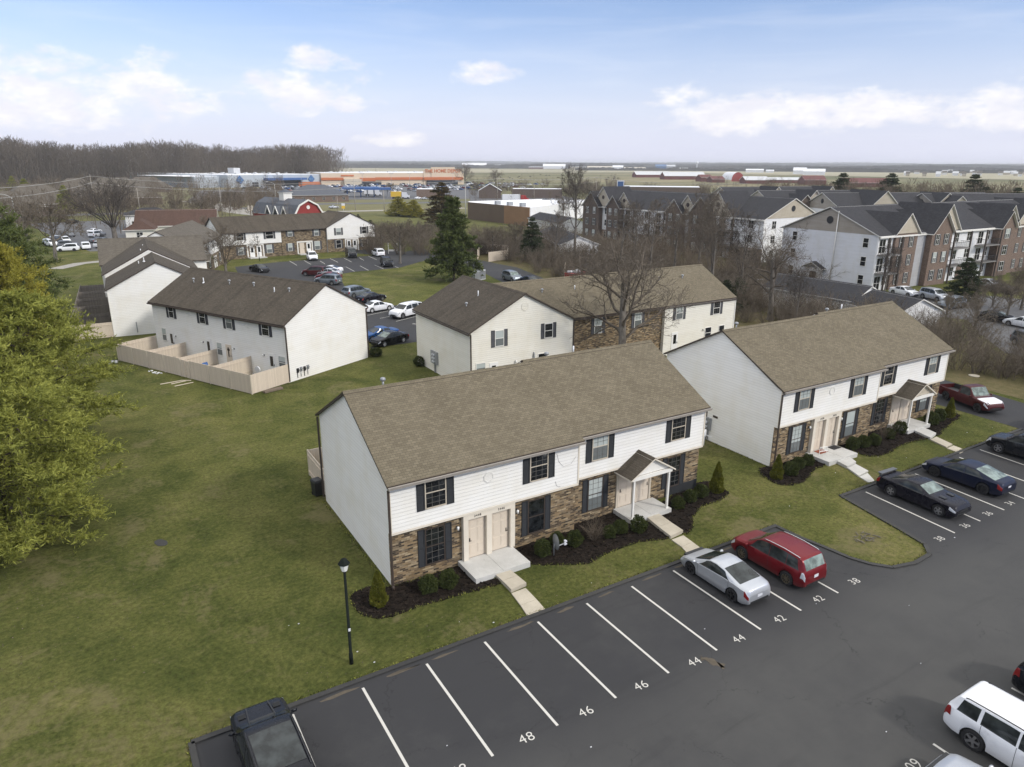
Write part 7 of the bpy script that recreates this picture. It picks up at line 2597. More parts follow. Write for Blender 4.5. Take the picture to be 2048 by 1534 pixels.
# dumpster yards
def yard_wall(label, pts, h=2.0):
    t = thing('dumpster_fence', label, 'fence', (pts[0].x, pts[0].y, 0))
    for a, c in zip(pts, pts[1:]):
        b = MB(); b.bar((a.x - pts[0].x, a.y - pts[0].y, h / 2 + .03), (c.x - pts[0].x, c.y - pts[0].y, h / 2 + .03), .06, h)
        b.build('panel', M['fence_boards'], t)
    return t
yard_wall('tan dumpster enclosure at the bend of the drive', [G(955, 520), G(960, 508), G(990, 506), G(1017, 508), G(1015, 519), G(977, 524)])
yard_wall('tan board screen behind the grey sport utility', [G(1129, 556), G(1131, 548)], 2.3)
p = G(1150, 560)
t = thing('skip_container', 'red skip heaped with white bags behind the tan roof', 'skip', (p.x, p.y, 0), rad(20))
b = MB(); b.hull([(-1.6, -.9, .1), (1.6, -.9, .1), (1.6, .9, .1), (-1.6, .9, .1), (-2, -1, 1.4), (2, -1, 1.4), (2, 1, 1.4), (-2, 1, 1.4)]); b.build('body', M['red_bright'], t)
b = MB()
for k in range(8): b.ball((RND.uniform(-1.4, 1.2), RND.uniform(-.6, .6), 1.5), .45, .4, .35, 8, 5)
b.build('rubbish', M['plate_white'], t)
p = G(957, 560)
t = thing('air_conditioner', 'row of three pale outdoor condenser units behind the dark front gable', 'air conditioner', (p.x, p.y, 0), rad(25))
for k in range(3):
    b = MB(); b.box(-1.5 + k * 1.05, -.55 + k * 1.05, -.45, .45, 0, 1.7); b.box(-1.45 + k * 1.05, -.60 + k * 1.05, -.47, -.45, .15, 1.55, 1); b.build('unit', [M['metal_light'], M['metal_grey']], t)

# ------------------------------------------------------------------ roads and commerce beyond
sheet('road', band([G(40, 432), G(210, 428), G(420, 421), G(640, 408), G(940, 404), G(1160, 399)], 13), 'asphalt_old', .03)
sheet('side_road', band([G(585, 436), G(480, 424), G(420, 408), G(380, 402)], 11), 'road_pale', .035)
sheet('verge_road', band([G(640, 424), G(800, 420), G(930, 416)], 7), 'road_pale', .03)
sheet('store_lot', [G(*p) for p in ((372, 405), (560, 400), (930, 398), (1010, 394), (960, 369.5), (640, 371.5), (400, 381))], 'asphalt_old', .04)
sheet('truck_lot', [G(*p) for p in ((940, 410), (1180, 404), (1130, 392), (940, 394))], 'asphalt_old', .05)
sheet('pasture', [at(940, 560), at(1270, 700), at(1640, 900), at(1560, 1500), at(1290, 1750), at(940, 1500)], 'grass', .25)
sheet('airfield', [at(700, 1500), at(1300, 1900), at(2200, 1250), at(2200, 2600), at(660, 3000)], 'beige_hall', .4)
AF = bpy.data.objects['airfield']
AF.data.materials[0] = M['field']

def store_wall(b, a, c, z0, z1, th=1.0, m=0):
    d = (c - a).normalized(); n = Vector((d.y, -d.x, 0)) * th / 2
    b.hull([(a - n + Vector((0, 0, z0))), (a + n + Vector((0, 0, z0))), (c + n + Vector((0, 0, z0))), (c - n + Vector((0, 0, z0))), (a - n + Vector((0, 0, z1))), (a + n + Vector((0, 0, z1))), (c + n + Vector((0, 0, z1))), (c - n + Vector((0, 0, z1)))], m)

def big_store(label, p0, p1, depth, h, wall):
    d = p1 - p0
    L = d.length
    t = thing('store_building', label, 'building', p0, math.atan2(d.y, d.x))
    b = MB(); b.box(0, L, 0, depth, 0, h); b.build('wall', M[wall], t)
    b = MB(); b.box(.4, L - .4, .4, depth - .4, h, h + .25); b.build('roof', M['roof_white'], t)
    return t, L
# the grey store with blue diamonds
a, c = at(452, 640), at(638, 690)
t, L1 = big_store('long grey store with blue awning and blue diamond signs', a, c, 175, 9.8, 'store_grey')
b = MB(); b.box(-22, 0, 12, 90, 0, 8.8); b.build('side_wing', [M['store_grey']], t)
b = MB(); b.box(-30, -.1, 16, 92, 8.8, 9.1); b.build('side_roof', M['roof_white'], t)
b = MB(); b.box(L1 * .36, L1 * .79, -7, -.02, 5.4, 7.2); b.build('awning', M['store_blue'], t)
b = MB(); b.box(L1 * .38, L1 * .77, -.3, -.02, 0, 5.0); b.build('storefront', M['window_far'], t)
b = MB(); b.box(L1 * .74, L1, -.5, -.02, 0, 3.4); b.build('red_band', M['store_orange'], t)
b = MB(); b.box(L1 * .24, L1 * .30, -.4, -.02, .0, 4.0); b.build('gate', M['window_far'], t)
for xx in (L1 * .115, L1 * .89):
    b = MB()
    for (q, yy, mm) in ((3.7, -.5, 0), (2.5, -.62, 1), (1.9, -.7, 0)):
        b.face([(xx - q, yy, 5.9), (xx, yy, 5.9 - q), (xx + q, yy, 5.9), (xx, yy, 5.9 + q)], mm)
    b.box(xx - 1.6, xx + 1.6, -.78, -.7, 5.5, 6.2, 1)
    b.build('diamond_sign', [M['store_blue'], M['sign_green']], t)
b = MB()
for k in range(14): b.box(10 + k * 9, 12 + k * 9, 20 + (k * 37) % 60, 23 + (k * 37) % 60, 10, 11.2)
b.box(L1 * .46, L1 * .53, 60, 70, 10, 15); b.build('roof_unit', M['roof_metal'], t)
# the tan store with the orange band
a2, c2 = at(640, 688), at(927, 726)
t, L2 = big_store('long tan store with an orange band and orange lettering', a2, c2, 100, 10.8, 'store_tan')
b = MB(); b.box(L2 * .70, L2 * .99, -.7, -.02, 0, 13.6); b.box(L2 * .755, L2 * .93, -1.4, -.71, 0, 16.2); b.build('entrance_tower', M['store_tan'], t)
b = MB()
b.box(0, L2 * .145, -.9, -.03, 4.6, 6.9); b.box(L2 * .255, L2 * .36, -.9, -.03, 3.6, 6.6); b.box(L2 * .36, L2 * .699, -.9, -.03, 4.6, 7.0); b.box(L2 * .70, L2 * .99, -2.2, -1.42, 4.4, 7.0)
b.build('orange_band', M['store_orange'], t)
b = MB(); b.box(L2 * .145, L2 * .26, -4, -.02, 0, 5.6); b.build('canopy', M['trim_tan'], t)
b = MB(); b.box(L2 * .16, L2 * .40, -.5, -.02, 0, 3.2); b.box(L2 * .72, L2 * .95, -2.1, -1.41, 0, 4.0); b.build('storefront', M['window_far'], t)
wall_text(t, 'sign_lettering', 'THE HOME DEPOT', 4.4, 'store_orange', L2 * .842, -1.5, 12.6, 0, .08, .10, 1.0)
b = MB(); b.box(L2 * .13, L2 * .215, -.5, -.02, 8.0, 9.2); b.build('small_sign', M['store_orange'], t)
b = MB()
for k in range(10): b.box(12 + k * 15, 15 + k * 15, 20 + (k * 29) % 50, 23 + (k * 29) % 50, 11.0, 12.2)
b.build('roof_unit', M['roof_metal'], t)

# cars in the store lots
cl = [('paint_white', 'white car parked in the rows before the stores'), ('paint_silver', 'silver car parked in the rows before the stores'), ('paint_black', 'black car parked in the rows before the stores'), ('paint_grey', 'grey car parked in the rows before the stores'), ('paint_red', 'red car parked in the rows before the stores'), ('paint_blue', 'blue car parked in the rows before the stores')]
rr = random.Random(21)
u = (c - a).normalized()
for row in range(9):
    yy = 30 + row * 17
    for k in range(52):
        if rr.random() < (.45 if k < 34 else .72): continue
        q = a + u * (-10 + k * 5.4) + Vector((u.y, -u.x, 0)) * (yy + (7 if k > 30 else 0))
        if row > 5 and k > 38: continue
        pt, lb = rr.choices(cl, (7, 6, 5, 4, 2, 2))[0]
        small_car(rr.choice(('sedan', 'crossover', 'suv', 'sedan')), lb, q.x, q.y, math.degrees(math.atan2(u.y, u.x)) + 90 + rr.choice((0, 180)) + rr.uniform(-2, 2), pt, pt.split('_')[1] + ' cars in the store car park')
for px, py, hd, pt, lb in ((1105, 401.5, 10, 'paint_silver', 'silver car on the road behind the white-roofed building'), (540, 417, 20, 'paint_silver', 'car passing behind the red barn'), (668, 417, 10, 'paint_silver', 'silver car on the verge road right of the red barn'), (813, 397, 30, 'paint_black', 'black car by the brick shop, left one'), (836, 398, 30, 'paint_white', 'white pickup by the brick shop'), (850, 399, 30, 'paint_silver', 'silver car by the brick shop'), (1090, 402, 10, 'paint_grey', 'grey car beside the semi truck'), (1205, 389, 0, 'paint_white', 'white car beyond the thicket left of the pylon'), (1225, 391, 0, 'paint_grey', 'grey car beyond the thicket left of the pylon')):
    p = G(px, py)
    small_car('sedan', lb, p.x, p.y, hd, pt, None)

# red barn with white dormers
ra, rb = G(615, 400, 8.6), G(531, 394, 8.6)
d = rb - ra
LB = min(d.length, 30)
t = thing('red_barn', 'red gambrel barn with grey roof, white dormers and cupola', 'barn', (ra.x, ra.y, 0), math.atan2(d.y, d.x))
prof = [(-5.2, 3.6), (-3.1, 7.0), (0, 8.6), (3.1, 7.0), (5.2, 3.6)]
b = MB()
b.face([(0, 5.2, 0), (0, -5.2, 0)] [::-1] + [(0, -y, z) for y, z in prof[::-1]][::-1] if False else [(0, 5.2, 0), (0, -5.2, 0)] + [(0, y, z) for y, z in prof])
b.box(.05, LB, -5.15, -5.05, 0, 3.6); b.box(.05, LB, 5.05, 5.15, 0, 3.6)
b.build('wall', M['red_barn'], t)
b = MB()
for (y0, z0), (y1, z1) in zip(prof, prof[1:]):
    b.face([(-.4, y0 * 1.04, z0 + .12), (LB + .4, y0 * 1.04, z0 + .12), (LB + .4, y1 * 1.04, z1 + .12), (-.4, y1 * 1.04, z1 + .12)][::-1])
b.build('roof', M['roof_slate'], t)
b = MB()
for (y0, z0), (y1, z1) in zip(prof, prof[1:]): b.bar((-.42, y0 * 1.04, z0), (-.42, y1 * 1.04, z1), .25, .45)
b.build('rake_trim', M['trim_white'], t)
b = MB(); b.tube([(-.12, 0, 6.4), (-.02, 0, 6.4)], .6, 12); b.box(-.1, 0, -2.0, 2.0, 3.3, 3.9); b.build('white_panel', M['trim_white'], t)
for k in range(3):
    x0 = 5.5 + k * 5.2
    for sg in (-1, 1):
        b = MB()
        b.face([(x0 - 1.5, sg * 5.4, 4.0), (x0 + 1.5, sg * 5.4, 4.0), (x0, sg * 5.4, 6.3)][::(1 if sg < 0 else -1)], 1)
        gp = [(x0 - 1.7, sg * 5.6, 3.9), (x0, sg * 5.6, 6.5), (x0, sg * 3.2, 6.5), (x0 - 1.7, sg * 4.6, 3.9)]
        b.face(gp); b.face([(2 * x0 - q[0], q[1], q[2]) for q in gp][::-1])
        for s2 in (-1, 1): b.bar((x0 + s2 * 1.7, sg * 5.62, 3.9), (x0, sg * 5.62, 6.5), .2, .3, 2)
        b.build('dormer', [M['roof_slate'], M['window_far'], M['trim_white']], t)
b = MB(); b.box(LB * .5 - 1.5, LB * .5 + 1.5, -1.5, 1.5, 8.0, 10.4); b.build('cupola', M['trim_white'], t)
b = MB(); hip_roof(b, LB * .5 - 1.5, LB * .5 + 1.5, -1.5, 1.5, 10.4, 11.7, .3); b.build('cupola_roof', [M['roof_slate'], M['trim_white']], t)

def simple_house(name, label, p, ang, w, dp, ze, zr, wall, roof, style='gable', cat='building', wins=0, trim='trim_white', wz=1.0, group=None, axis='x'):
    t = thing(name, label, cat, p, ang, group)
    b = MB()
    if style == 'gable': gable_walls(b, -w / 2, w / 2, 0, dp, ze, zr, axis)
    else: b.box(-w / 2, w / 2, 0, dp, 0, ze - .01)
    b.build('wall', M[wall], t)
    b = MB()
    if style == 'gable': gable_roof(b, -w / 2, w / 2, 0, dp, ze, zr, axis, .5, .4, .2)
    elif style == 'hip': hip_roof(b, -w / 2, w / 2, 0, dp, ze, zr, .6)
    else: b.box(-w / 2 + .3, w / 2 - .3, .3, dp - .3, ze, ze + .15)
    b.build('roof', [M[roof], M[trim]], t)
    for k in range(wins):
        x = -w / 2 + w * (k + .5) / wins
        o = part('window', window_mesh(1.5, 1.5, 'cross', 'trim_white'), t, (x, -.002, wz))
        part('pane', pane_mesh(1.5, 1.5, 'glass_dark'), o)
    return t
p = G(638, 404); simple_house('restaurant', 'brick restaurant with a big slate-grey roof behind the red barn', p, facing(p) + .1, 31, 22, 3.4, 8.6, 'brick_red', 'roof_slate', 'hip', wins=6)
p = G(862, 396); simple_house('brick_shop', 'low flat brick shop left of the dark conifer', p, facing(p), 17, 14, 5.0, 5, 'brick_red', 'roof_white', 'flat')
p = G(980, 397); simple_house('brick_shop', 'gabled brick shop between the store and the semi truck', p, facing(p), 13, 12, 4.5, 8.2, 'brick_dark', 'roof_metal', 'gable', axis='y')
p = at(1325, 430); simple_house('brick_shop', 'long low brown brick building with pale roof edge beyond the apartments', p, facing(p), 44, 20, 7.2, 7.2, 'brick_dark', 'roof_white', 'flat')
p = at(1075, 440); simple_house('brick_shop', 'low brown shop behind the bare trees right of the semi truck', p, facing(p), 30, 12, 5.2, 5.2, 'brick_dark', 'roof_white', 'flat')
for px, d, w, dp, zr, lb in ((8, 330, 22, 18, 9.0, 'grey hip-roofed house at the left edge'), (70, 350, 30, 22, 11.0, 'big grey hip-roofed house second from the left edge'), (232, 395, 36, 24, 12.5, 'widest grey hip-roofed house before the woods'), (150, 520, 26, 18, 10, 'farther grey roof between the two big hip roofs'), (290, 560, 30, 18, 10, 'grey roof right of the widest hip-roofed house'), (-40, 300, 24, 20, 10, 'grey roof cut by the left edge')):
    p = at(px, d); simple_house('hip_roof_house', lb, p, facing(p) + .2, w, dp, 3.2, zr, 'brick_dark', 'roof_grey', 'hip', wins=4)
# russet-roofed house and the pale shop behind it
p = G(282, 484); simple_house('russet_house', 'small beige house with russet roof behind the stepped-roof townhouse', p, facing(p) - .12, 6.5, 12, 3.0, 5.4, 'siding_cream', 'roof_russet', 'hip', wins=1)
p = G(355, 476); simple_house('russet_house', 'wide russet-roofed house beyond the turned townhouse', p, facing(p) - .12, 20, 13, 3.4, 7.0, 'siding_cream', 'roof_russet', 'gable', wins=3)
p = G(305, 458); simple_house('pale_shop', 'pale grey shop with dark windows behind the russet roof', p, facing(p), 14, 10, 4.2, 6.2, 'siding_bright', 'roof_dark', 'hip', wins=3)
p = G(160, 520)
# brown block building with the white roof
pa, pb, pc = G(937, 438), G(1059, 453), G(1175, 434)
bk = (pb - pa).normalized(); nv_ = Vector((-bk.y, bk.x, 0)) * 34
if nv_.dot(pa - Vector(CAM)) < 0: nv_ = -nv_
t = thing('block_building', 'brown block building with a broad white flat roof', 'building', (0, 0, 0))
b = MB(); store_wall(b, pa, pa.lerp(pb, .62), 0, 6.1, .5); b.build('wall', M['brown_block'], t)
b = MB(); store_wall(b, pa.lerp(pb, .62), pb, 0, 6.1, .5); b.build('wall', M['orange_block'], t)
b = MB(); store_wall(b, pb, pc, 0, 6.1, .5); store_wall(b, pa, pa + nv_, 0, 6.4, .5); store_wall(b, pa + nv_, pc + nv_ * .6, 0, 6.1, .5); store_wall(b, pc, pc + nv_ * .6, 0, 6.1, .5); b.build('wall', M['siding_bright'], t)
b = MB(); b.prism([(q.x, q.y) for q in (pa, pb, pc, pc + nv_ * .6, pa + nv_)], 5.5, 5.8); b.build('roof', M['roof_white'], t)
for f in (.35, .55, .75):
    q = pa.lerp(pb, f) + nv_ * .12
    b = MB(); b.box(q.x - .9, q.x + .9, q.y - .7, q.y + .7, 5.8, 7.0); b.build('roof_unit', M['metal_grey'], t)
# filling station canopy
p = at(718, 450)
t = thing('fuel_canopy', 'blue filling station canopy before the tan store', 'canopy', p, facing(p))
b = MB(); b.box(-11, 11, 0, 12, 4.6, 5.8); b.build('roof', M['store_blue'], t)
for x in (-8, 0, 8):
    for y in (3, 9):
        b = MB(); b.box(x - .3, x + .3, y - .3, y + .3, 0, 4.6); b.build('post', M['store_blue'], t)
p = at(752, 445)
t = thing('fuel_canopy', 'second blue canopy right of the filling station', 'canopy', p, facing(p))
b = MB(); b.box(-8, 8, 0, 10, 4.4, 5.6); b.build('roof', M['store_blue'], t)
for x in (-6, 6):
    b = MB(); b.box(x - .3, x + .3, 4, 4.6, 0, 4.4); b.build('post', M['metal_grey'], t)
# lorries
def lorry(label, p, ang, trailer, cab, L=12.0):
    t = thing('lorry', label, 'lorry', p, ang)
    b = MB(); b.box(-L, 0, -1.25, 1.25, 1.1, 4.0); b.build('trailer', M[trailer], t)
    b = MB(); b.hull([(.4, -1.2, .6), (4.6, -1.1, .6), (4.6, 1.1, .6), (.4, 1.2, .6), (.4, -1.2, 3.6), (3.0, -1.1, 3.5), (3.0, 1.1, 3.5), (.4, 1.2, 3.6)]); b.box(3.0, 4.7, -1.0, 1.0, .6, 1.9); b.build('cab', M[cab], t)
    b = MB(); b.hull([(4.02, -1.0, 1.95), (4.05, 1.0, 1.95), (4.0, 1.0, 1.95), (3.98, -1.0, 1.95), (3.12, -.95, 3.3), (3.14, .95, 3.3), (3.1, .95, 3.3), (3.08, -.95, 3.3)]); b.build('windshield', M['car_glass'], t)
    for x in (-L + 1.2, -L + 2.4, 1.0, 3.8):
        for y in (-1.05, 1.05):
            b = MB(); b.tube([(x, y - .15, .5), (x, y + .15, .5)], .5, 12); b.build('wheel', M['rubber'], t)
    return t
p = G(1040, 404); lorry('white trailer lorry with a red cab behind the white-roofed building', p, math.radians(-27), 'roof_white', 'red_bright', 9.5)
p = at(800, 430); lorry('yellow lorry parked before the tan store', p, math.radians(-27), 'yellow', 'plate_white', 6)
p = at(745, 470); lorry('white box lorry by the blue canopies', p, math.radians(-27), 'roof_white', 'plate_white', 6)
# pylon sign
p = at(1243, 400)
t = thing('pylon_sign', 'tall white pylon sign with a blue panel above the apartment roofs', 'sign', p, facing(p))
b = MB(); b.box(-1.9, 1.9, -.4, .4, 0, 11.3); b.build('frame', M['plate_white'], t)
b = MB(); b.box(-1.5, 1.5, -.46, -.41, 6.6, 10.8); b.build('panel', M['sign_blue'], t)

# poles, lights and wires
def pole(label, px, py, h, mat='pole_wood', arm=True, r=.16, group=None, name='utility_pole', d=0):
    p = G(px, py) if not d else at(px, d)
    t = thing(name, label, 'pole', p, facing(p), group)
    b = MB(); b.tube([(0, 0, 0), (0, 0, h)], [r, r * .65], 8); b.build('post', M[mat], t)
    if arm:
        b = MB(); b.box(-1.2, 1.2, -.06, .06, h - .9, h - .75); b.build('crossarm', M[mat], t)
    return p + Vector((0, 0, h - .7))
U = [pole('utility pole left of the vase-shaped bare tree', 192, 425, 15), pole('utility pole above the russet roof', 281, 428, 10), pole('utility pole right of the restaurant', 711, 421, 13), pole('short utility pole on the road verge', 769, 424, 9, arm=False), pole('utility pole behind the white-roofed building', 995, 406, 13), pole('second utility pole behind the white-roofed building', 1068, 406, 10, arm=False), pole('thin pole right of the red barn', 676, 424, 6.5, arm=False), pole('utility pole beside the tall bare tree by the pylon', 1192, 398, 13), pole('pole by the long grey hip roof', 98, 420, 8, arm=False), pole('pole before the woods at far left', 166, 415, 8, arm=False), pole('pole beside the pale side road', 445, 432, 11, arm=False)]
def wire(a, c, sag, label='thin power line sagging between utility poles', r=.075):
    b = MB()
    pts = [a.lerp(c, k / 10) + Vector((0, 0, -sag * (1 - (2 * k / 10 - 1) ** 2))) for k in range(11)]
    b.tube([q - a for q in pts], r, 4, cap=False)
    return tag(b.build('power_line', M['wire'], None, a), label, 'power line', 'power lines along the road')
L0 = at(-80, 230, 13)
wire(L0, U[0], 1.0); wire(U[0], U[2], 2.2); wire(U[2], U[4], 1.4); wire(U[4], U[7], 1.0); wire(U[7], at(1500, 330, 12), 1.5)
dz = Vector((0, 0, -2.6))
wire(L0 + dz, U[0] + dz, 1.2); wire(U[0] + dz, U[2] + dz, 2.4); wire(U[4] + dz, U[7] + dz, 1.0)
def light_mast(label, px, h, d, arm=1, group=None):
    p = at(px, d)
    t = thing('light_mast', label, 'light pole', p, facing(p), group)
    b = MB(); b.tube([(0, 0, 0), (0, 0, h)], [.16, .09], 8); b.build('post', M['pole_concrete'] if arm < 2 else M['metal_grey'], t)
    if arm == 1:
        b = MB(); b.tube([(0, 0, h), (-1.2, 0, h + .7), (-2.6, 0, h + 1.0)], .07, 6); b.build('arm', M['pole_concrete'], t)
        b = MB(); b.box(-3.4, -2.5, -.2, .2, h + .9, h + 1.1); b.build('lamp_head', M['metal_light'], t)
    else:
        for s_ in (-1, 1):
            b = MB(); b.box(s_ * .3, s_ * 1.6, -.4, .4, h, h + .3); b.build('lamp_head', M['metal_grey'], t)
light_mast('curved-arm road light right of the dark conifer', 930, 13, 255)
light_mast('curved-arm road light over the store car park', 545, 11, 330)
light_mast('curved-arm road light at the left edge', 9, 11, 225)
for k, (px, d) in enumerate(((723, 560), (781, 570), (818, 590), (905, 600), (600, 560), (420, 560), (505, 570), (563, 575))):
    light_mast('twin-headed car park light before the stores', px, 12, d, 2, 'car park lights before the stores')
# small white monument sign by the townhouse across the courtyard
p = G(786, 507)
t = thing('post_sign', 'white framed post sign at the right end of the far townhouse', 'sign', p, facing(p))
for x in (-1.0, 1.0):
    b = MB(); b.box(x - .07, x + .07, -.07, .07, 0, 2.4); b.build('post', M['door_white'], t)
b = MB(); b.box(-.93, .93, -.04, .04, .5, .9); b.build('panel', M['door_white'], t)
p = G(502, 424)
b = MB(); b.box(-1.1, 1.1, -.1, .1, .6, 2.6); b.box(-.1, .1, -.08, .08, 0, .6)
tag(b.build('yard_sign', M['trim_cream'], None, p, facing(p)), 'cream yard sign on the grass by the pale side road', 'sign')
p = G(687, 421)
b = MB(); b.box(-.7, .7, -.05, .05, .8, 2.0, 0); b.box(-.7, .7, -.05, .05, 2.05, 3.0, 1); b.box(-.06, .06, -.05, .05, 0, .8, 1)
tag(b.build('yard_sign', [M['yellow'], M['plate_white']], None, p, facing(p)), 'yellow and white sign on the verge right of the red barn', 'sign')

# farm and airfield
def shed(label, px0, px1, d, h, dp, wall, roof, style='gable', zr=None, group=None, ang=0.0, axis='x', base=0):
    pxm = (px0 + px1) / 2
    p = at(pxm, d, base)
    w = (px1 - px0) / FPX * d * math.sqrt(1 + ((pxm - FW / 2) / FPX) ** 2) ** 0
    simple_house('shed', label, p, facing(p) + ang, w, dp, h, zr or h * 1.5, wall, roof, style, group=group, axis=axis)
for k, (x0, x1, d, h, zr, lb) in enumerate(((1274, 1342, 1150, 4.5, 9, 'long red barn with white roof, left one in the pasture'), (1332, 1412, 1010, 5, 10, 'long red barn with white roof, longest one in the pasture'), (1405, 1427, 900, 5, 8, 'short red shed right of the long barns'), (1428, 1452, 860, 4, 7, 'low red shed beside the bare trees'), (1496, 1540, 830, 4, 7.5, 'red barn right of the round-roofed one'), (1545, 1604, 880, 3.5, 6, 'long low red shed with pale roof'), (1616, 1654, 820, 5, 9, 'red barn left of the apartment conifers'), (1700, 1780, 760, 4, 8, 'long dark red barn behind the apartment conifers'))):
    shed(lb, x0, x1, d, h, 18, 'red_farm', 'roof_metal' if k in (0, 1, 4, 5) else 'red_farm', 'gable', zr, ang=.38)
p = at(1478, 930)
t = thing('round_barn', 'round-roofed red barn with white roof in the pasture', 'barn', p, facing(p) + .5)
b = MB()
prof = [(-8 * cos(pi * k / 10), 2 + 9 * sin(pi * k / 10)) for k in range(11)]
b.face([(x, 0, z) for x, z in prof][::-1] + [(-8, 0, 0), (8, 0, 0)]); b.build('wall', M['red_barn'], t)
b = MB(); b.grid([[(x, 0, z + .05) for x, z in prof], [(x, 26, z + .05) for x, z in prof]]); b.build('roof', M['roof_white'], t)
for x0, x1, d, h, zr, wl, rf_, lb in ((925, 972, 3600, 11, 22, 'roof_white', 'roof_white', 'white hangar beside the round bare tree'), (990, 1028, 3500, 10, 14, 'roof_white', 'roof_white', 'white hangar with a tower by the pasture'), (1058, 1086, 3000, 6, 8, 'red_farm', 'roof_metal', 'low reddish hangar on the airfield'), (1087, 1130, 3000, 10, 19, 'roof_white', 'roof_white', 'broad white arched hangar on the airfield'),
                                     (1140, 1158, 3100, 8, 12, 'beige_hall', 'roof_metal', 'small grey hangar right of the arched one'), (1160, 1172, 3100, 9, 13, 'siding_grey', 'roof_metal', 'narrow grey hangar on the airfield'), (1176, 1224, 2750, 8, 12, 'beige_hall', 'beige_hall', 'beige hangar on the airfield'), (1226, 1246, 2700, 9, 15, 'roof_white', 'roof_white', 'white hangar with a dark open front'), (1250, 1290, 2600, 6, 9, 'beige_hall', 'beige_hall', 'low beige hangar right of the open one'),
                                     (1312, 1332, 2500, 13, 19, 'blue_hangar', 'blue_hangar', 'blue hangar on the airfield'), (1333, 1350, 2520, 13, 18, 'siding_grey', 'roof_metal', 'grey hangar joined to the blue one'), (1341, 1384, 2350, 7, 9, 'roof_white', 'roof_white', 'long white hangar before the blue one'), (1394, 1410, 2400, 5, 8, 'roof_white', 'roof_white', 'little white hangar right of the long one'),
                                     (1495, 1526, 2000, 6, 9, 'roof_white', 'roof_white', 'white hangar right of the red round barn'), (1534, 1548, 2000, 5, 7, 'roof_white', 'roof_white', 'little white hangar behind the red sheds'), (1590, 1612, 1700, 8, 14, 'roof_white', 'roof_white', 'white hall left of the wide one'), (1612, 1648, 1600, 7, 12, 'roof_white', 'roof_white', 'wide white hall behind the red barns')):
    shed(lb, x0, x1, d, h, 60, wl, rf_, 'gable', zr, axis='x')
rr = random.Random(4)
for k in range(14):
    p = at(rr.uniform(60, 250), rr.uniform(190, 235))
    small_car(rr.choice(('sedan', 'crossover')), 'car among the trees at the far left', p.x, p.y, rr.uniform(0, 360), rr.choice(('paint_white', 'paint_silver', 'paint_grey', 'paint_black')), 'cars among the trees at the far left')
for k in range(26):
    px = rr.uniform(1800, 2060)
    d = rr.uniform(1500, 2400)
    shed('pale house in the scattered village on the horizon', px, px + rr.uniform(5, 9), d, 5, 9, rr.choice(('roof_white', 'siding_bright', 'siding_tan')), rr.choice(('roof_grey', 'roof_metal')), 'gable', 8.5, 'village houses on the horizon')
p = at(1394, 2500)
b = MB(); b.tube([(0, 0, 0), (0, 0, 22)], 1.2, 8); b.ball((0, 0, 25), 4.5, 4.5, 4, 10, 6)
tag(b.build('water_tower', M['roof_white'], None, p), 'white water tower on the horizon', 'tower')
# cattle grazing in the pasture
def cow_mesh():
    b = MB()
    b.tube([(-1.0, 0, 1.0), (-.85, 0, 1.05), (-.3, 0, .98), (.4, 0, 1.0), (.8, 0, 1.1)], [.22, .36, .42, .40, .28], 8)
    b.tube([(.75, 0, 1.12), (1.15, 0, .8), (1.3, 0, .55)], [.24, .17, .15], 6)
    b.tube([(1.22, 0, .62), (1.52, 0, .28)], [.16, .10], 6)
    for x in (-.75, .6):
        for y in (-.2, .2): b.tube([(x, y, .8), (x + .04, y, .4), (x, y, 0)], [.13, .08, .07], 5)
    b.tube([(-1.0, 0, 1.15), (-1.15, 0, .6)], .03, 4)
    return b.mesh('cow', M['cow_hide'])
cw = cow_mesh()
for k in range(22):
    p = at(rr.uniform(1000, 1260), rr.uniform(900, 1350))
    tag(part('cow', cw, None, (p.x, p.y, .26), rr.random() * 6), 'black cow grazing in the pasture', 'cow', 'cattle in the pasture')

# the air: far things pale
b = MB()
b.box(-400, 11500, -400, 10800, -1.0, 52)
hz = newmat('haze_air')
HM, ht, _ = hz
for n in list(ht.n): ht.n.remove(n)
ho = ht.node('ShaderNodeOutputMaterial')
pv = ht.node('ShaderNodeVolumePrincipled')
pv.inputs['Color'].default_value = (0.95, 0.965, 1.0, 1)
pv.inputs['Density'].default_value = 0.00012
pv.inputs['Anisotropy'].default_value = 0.2
ht.l.new(pv.outputs[0], ho.inputs['Volume'])
M['haze'] = HM
tag(b.build('haze', HM), kind='stuff')
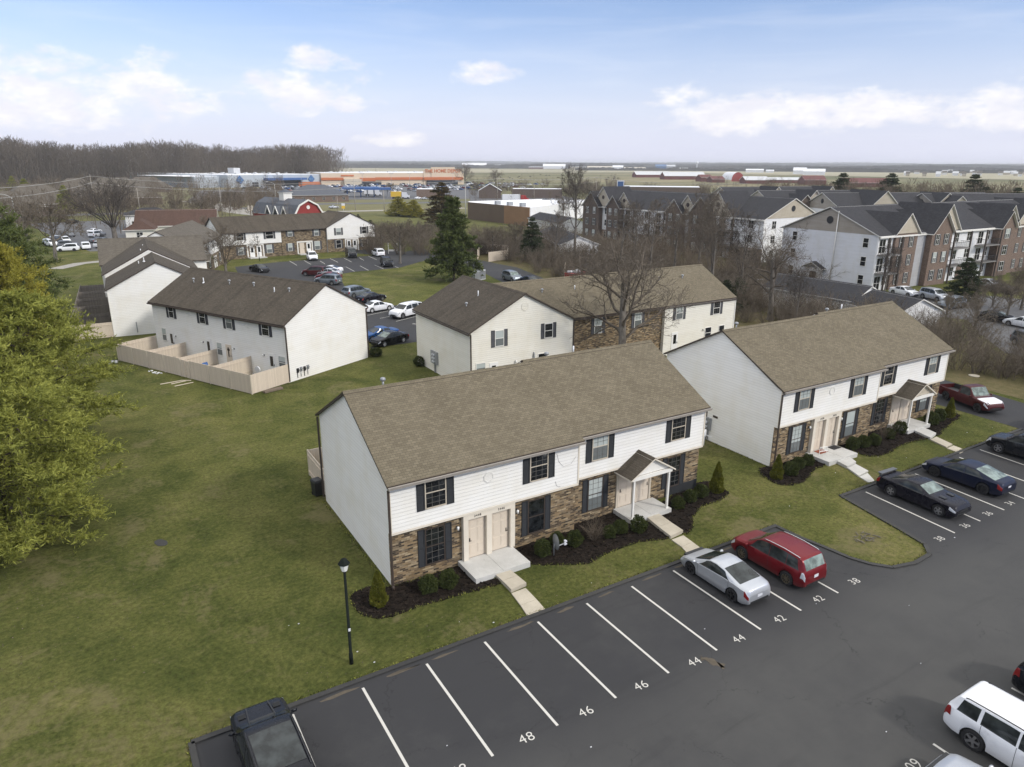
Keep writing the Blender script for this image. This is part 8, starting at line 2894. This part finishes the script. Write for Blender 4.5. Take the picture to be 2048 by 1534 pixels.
# ------------------------------------------------------------------ fallen leaves and rough grass edges
rng = np.random.default_rng(5)
def keep(x, y):
    return not ((6.0 < x < 27.8 and 5.4 < y < 17.8) or (33.6 < x < 55.2 and 5.6 < y < 17.6) or (x > 27.5 and y < 1.2) or x > 57)
P = []
while len(P) < 3000:
    k = rng.random()
    if k < .30: x, y = rng.normal(-8, 4), rng.normal(15, 5)
    elif k < .45: x, y = rng.uniform(-3, 57), .75 + abs(rng.normal(0, .6))
    elif k < .75: x, y = rng.uniform(-14, 34), rng.uniform(.8, 60)
    else: x, y = rng.uniform(6, 56), rng.uniform(1.0, 5.8)
    if x < -1 and y < .8 and x > -3.6: continue
    if keep(x, y): P.append((x, y, rng.uniform(.02, .05)))
P = np.array(P)
D = rng.normal(size=P.shape) * np.array([1, 1, .25])
V, Q = leaf_quads(P, D, rng.uniform(.04, .09, len(P)), rng.uniform(.02, .05, len(P)), rng)
me = np_mesh('leaf_litter', V, Q, [M['dry_grass'], M['soil_red'], M['wood_old']], rng.choice(3, len(Q), p=[.4, .3, .3]))
tag(part('leaf_litter', me), kind='stuff')
# blades leaning over kerbs, beds, walls and slabs
lines = [[(-3.6, .62), (27.5, .62)], [(-3.6, .6), (-3.6, -14)], [(34.2, 1.1), (56.8, 1.2)], [(6.2, 6.0), (6.2, 16.8)], [(33.85, 6.4), (33.85, 17.0)], [(27.4, 6.6), (27.4, 17.2)]]
for o in bpy.data.objects:
    if o.name.startswith('mulch_bed') and o.location.length < .1:
        f = max(o.data.polygons, key=lambda q: q.area)
        pts = [tuple(o.data.vertices[i].co[:2]) for i in f.vertices]
        lines.append(pts + pts[:1])
isl = [(p[0], p[1]) for p in ISL]
ic = (30.6, -1.5)
lines.append([(ic[0] + (x - ic[0]) * .965, ic[1] + (y - ic[1]) * .965) for x, y in isl])
C_, D_ = [], []
for ln in lines:
    for a, c in zip(ln, ln[1:]):
        L = math.hypot(c[0] - a[0], c[1] - a[1])
        for _ in range(int(L * 34)):
            u = rng.random()
            C_.append((a[0] + (c[0] - a[0]) * u + rng.normal(0, .05), a[1] + (c[1] - a[1]) * u + rng.normal(0, .05), .05))
            D_.append((rng.normal(0, .6), rng.normal(0, .6), 1.0))
C_, D_ = np.array(C_), np.array(D_)
V, Q = leaf_quads(C_, D_, rng.uniform(.08, .20, len(C_)), rng.uniform(.02, .05, len(C_)), rng)
me = np_mesh('grass_fringe', V, Q, [M['leaf_cypress'], M['leaf_boxwood'], M['dry_grass']], rng.choice(3, len(Q), p=[.40, .35, .25]))
tag(part('grass_fringe', me), kind='stuff')
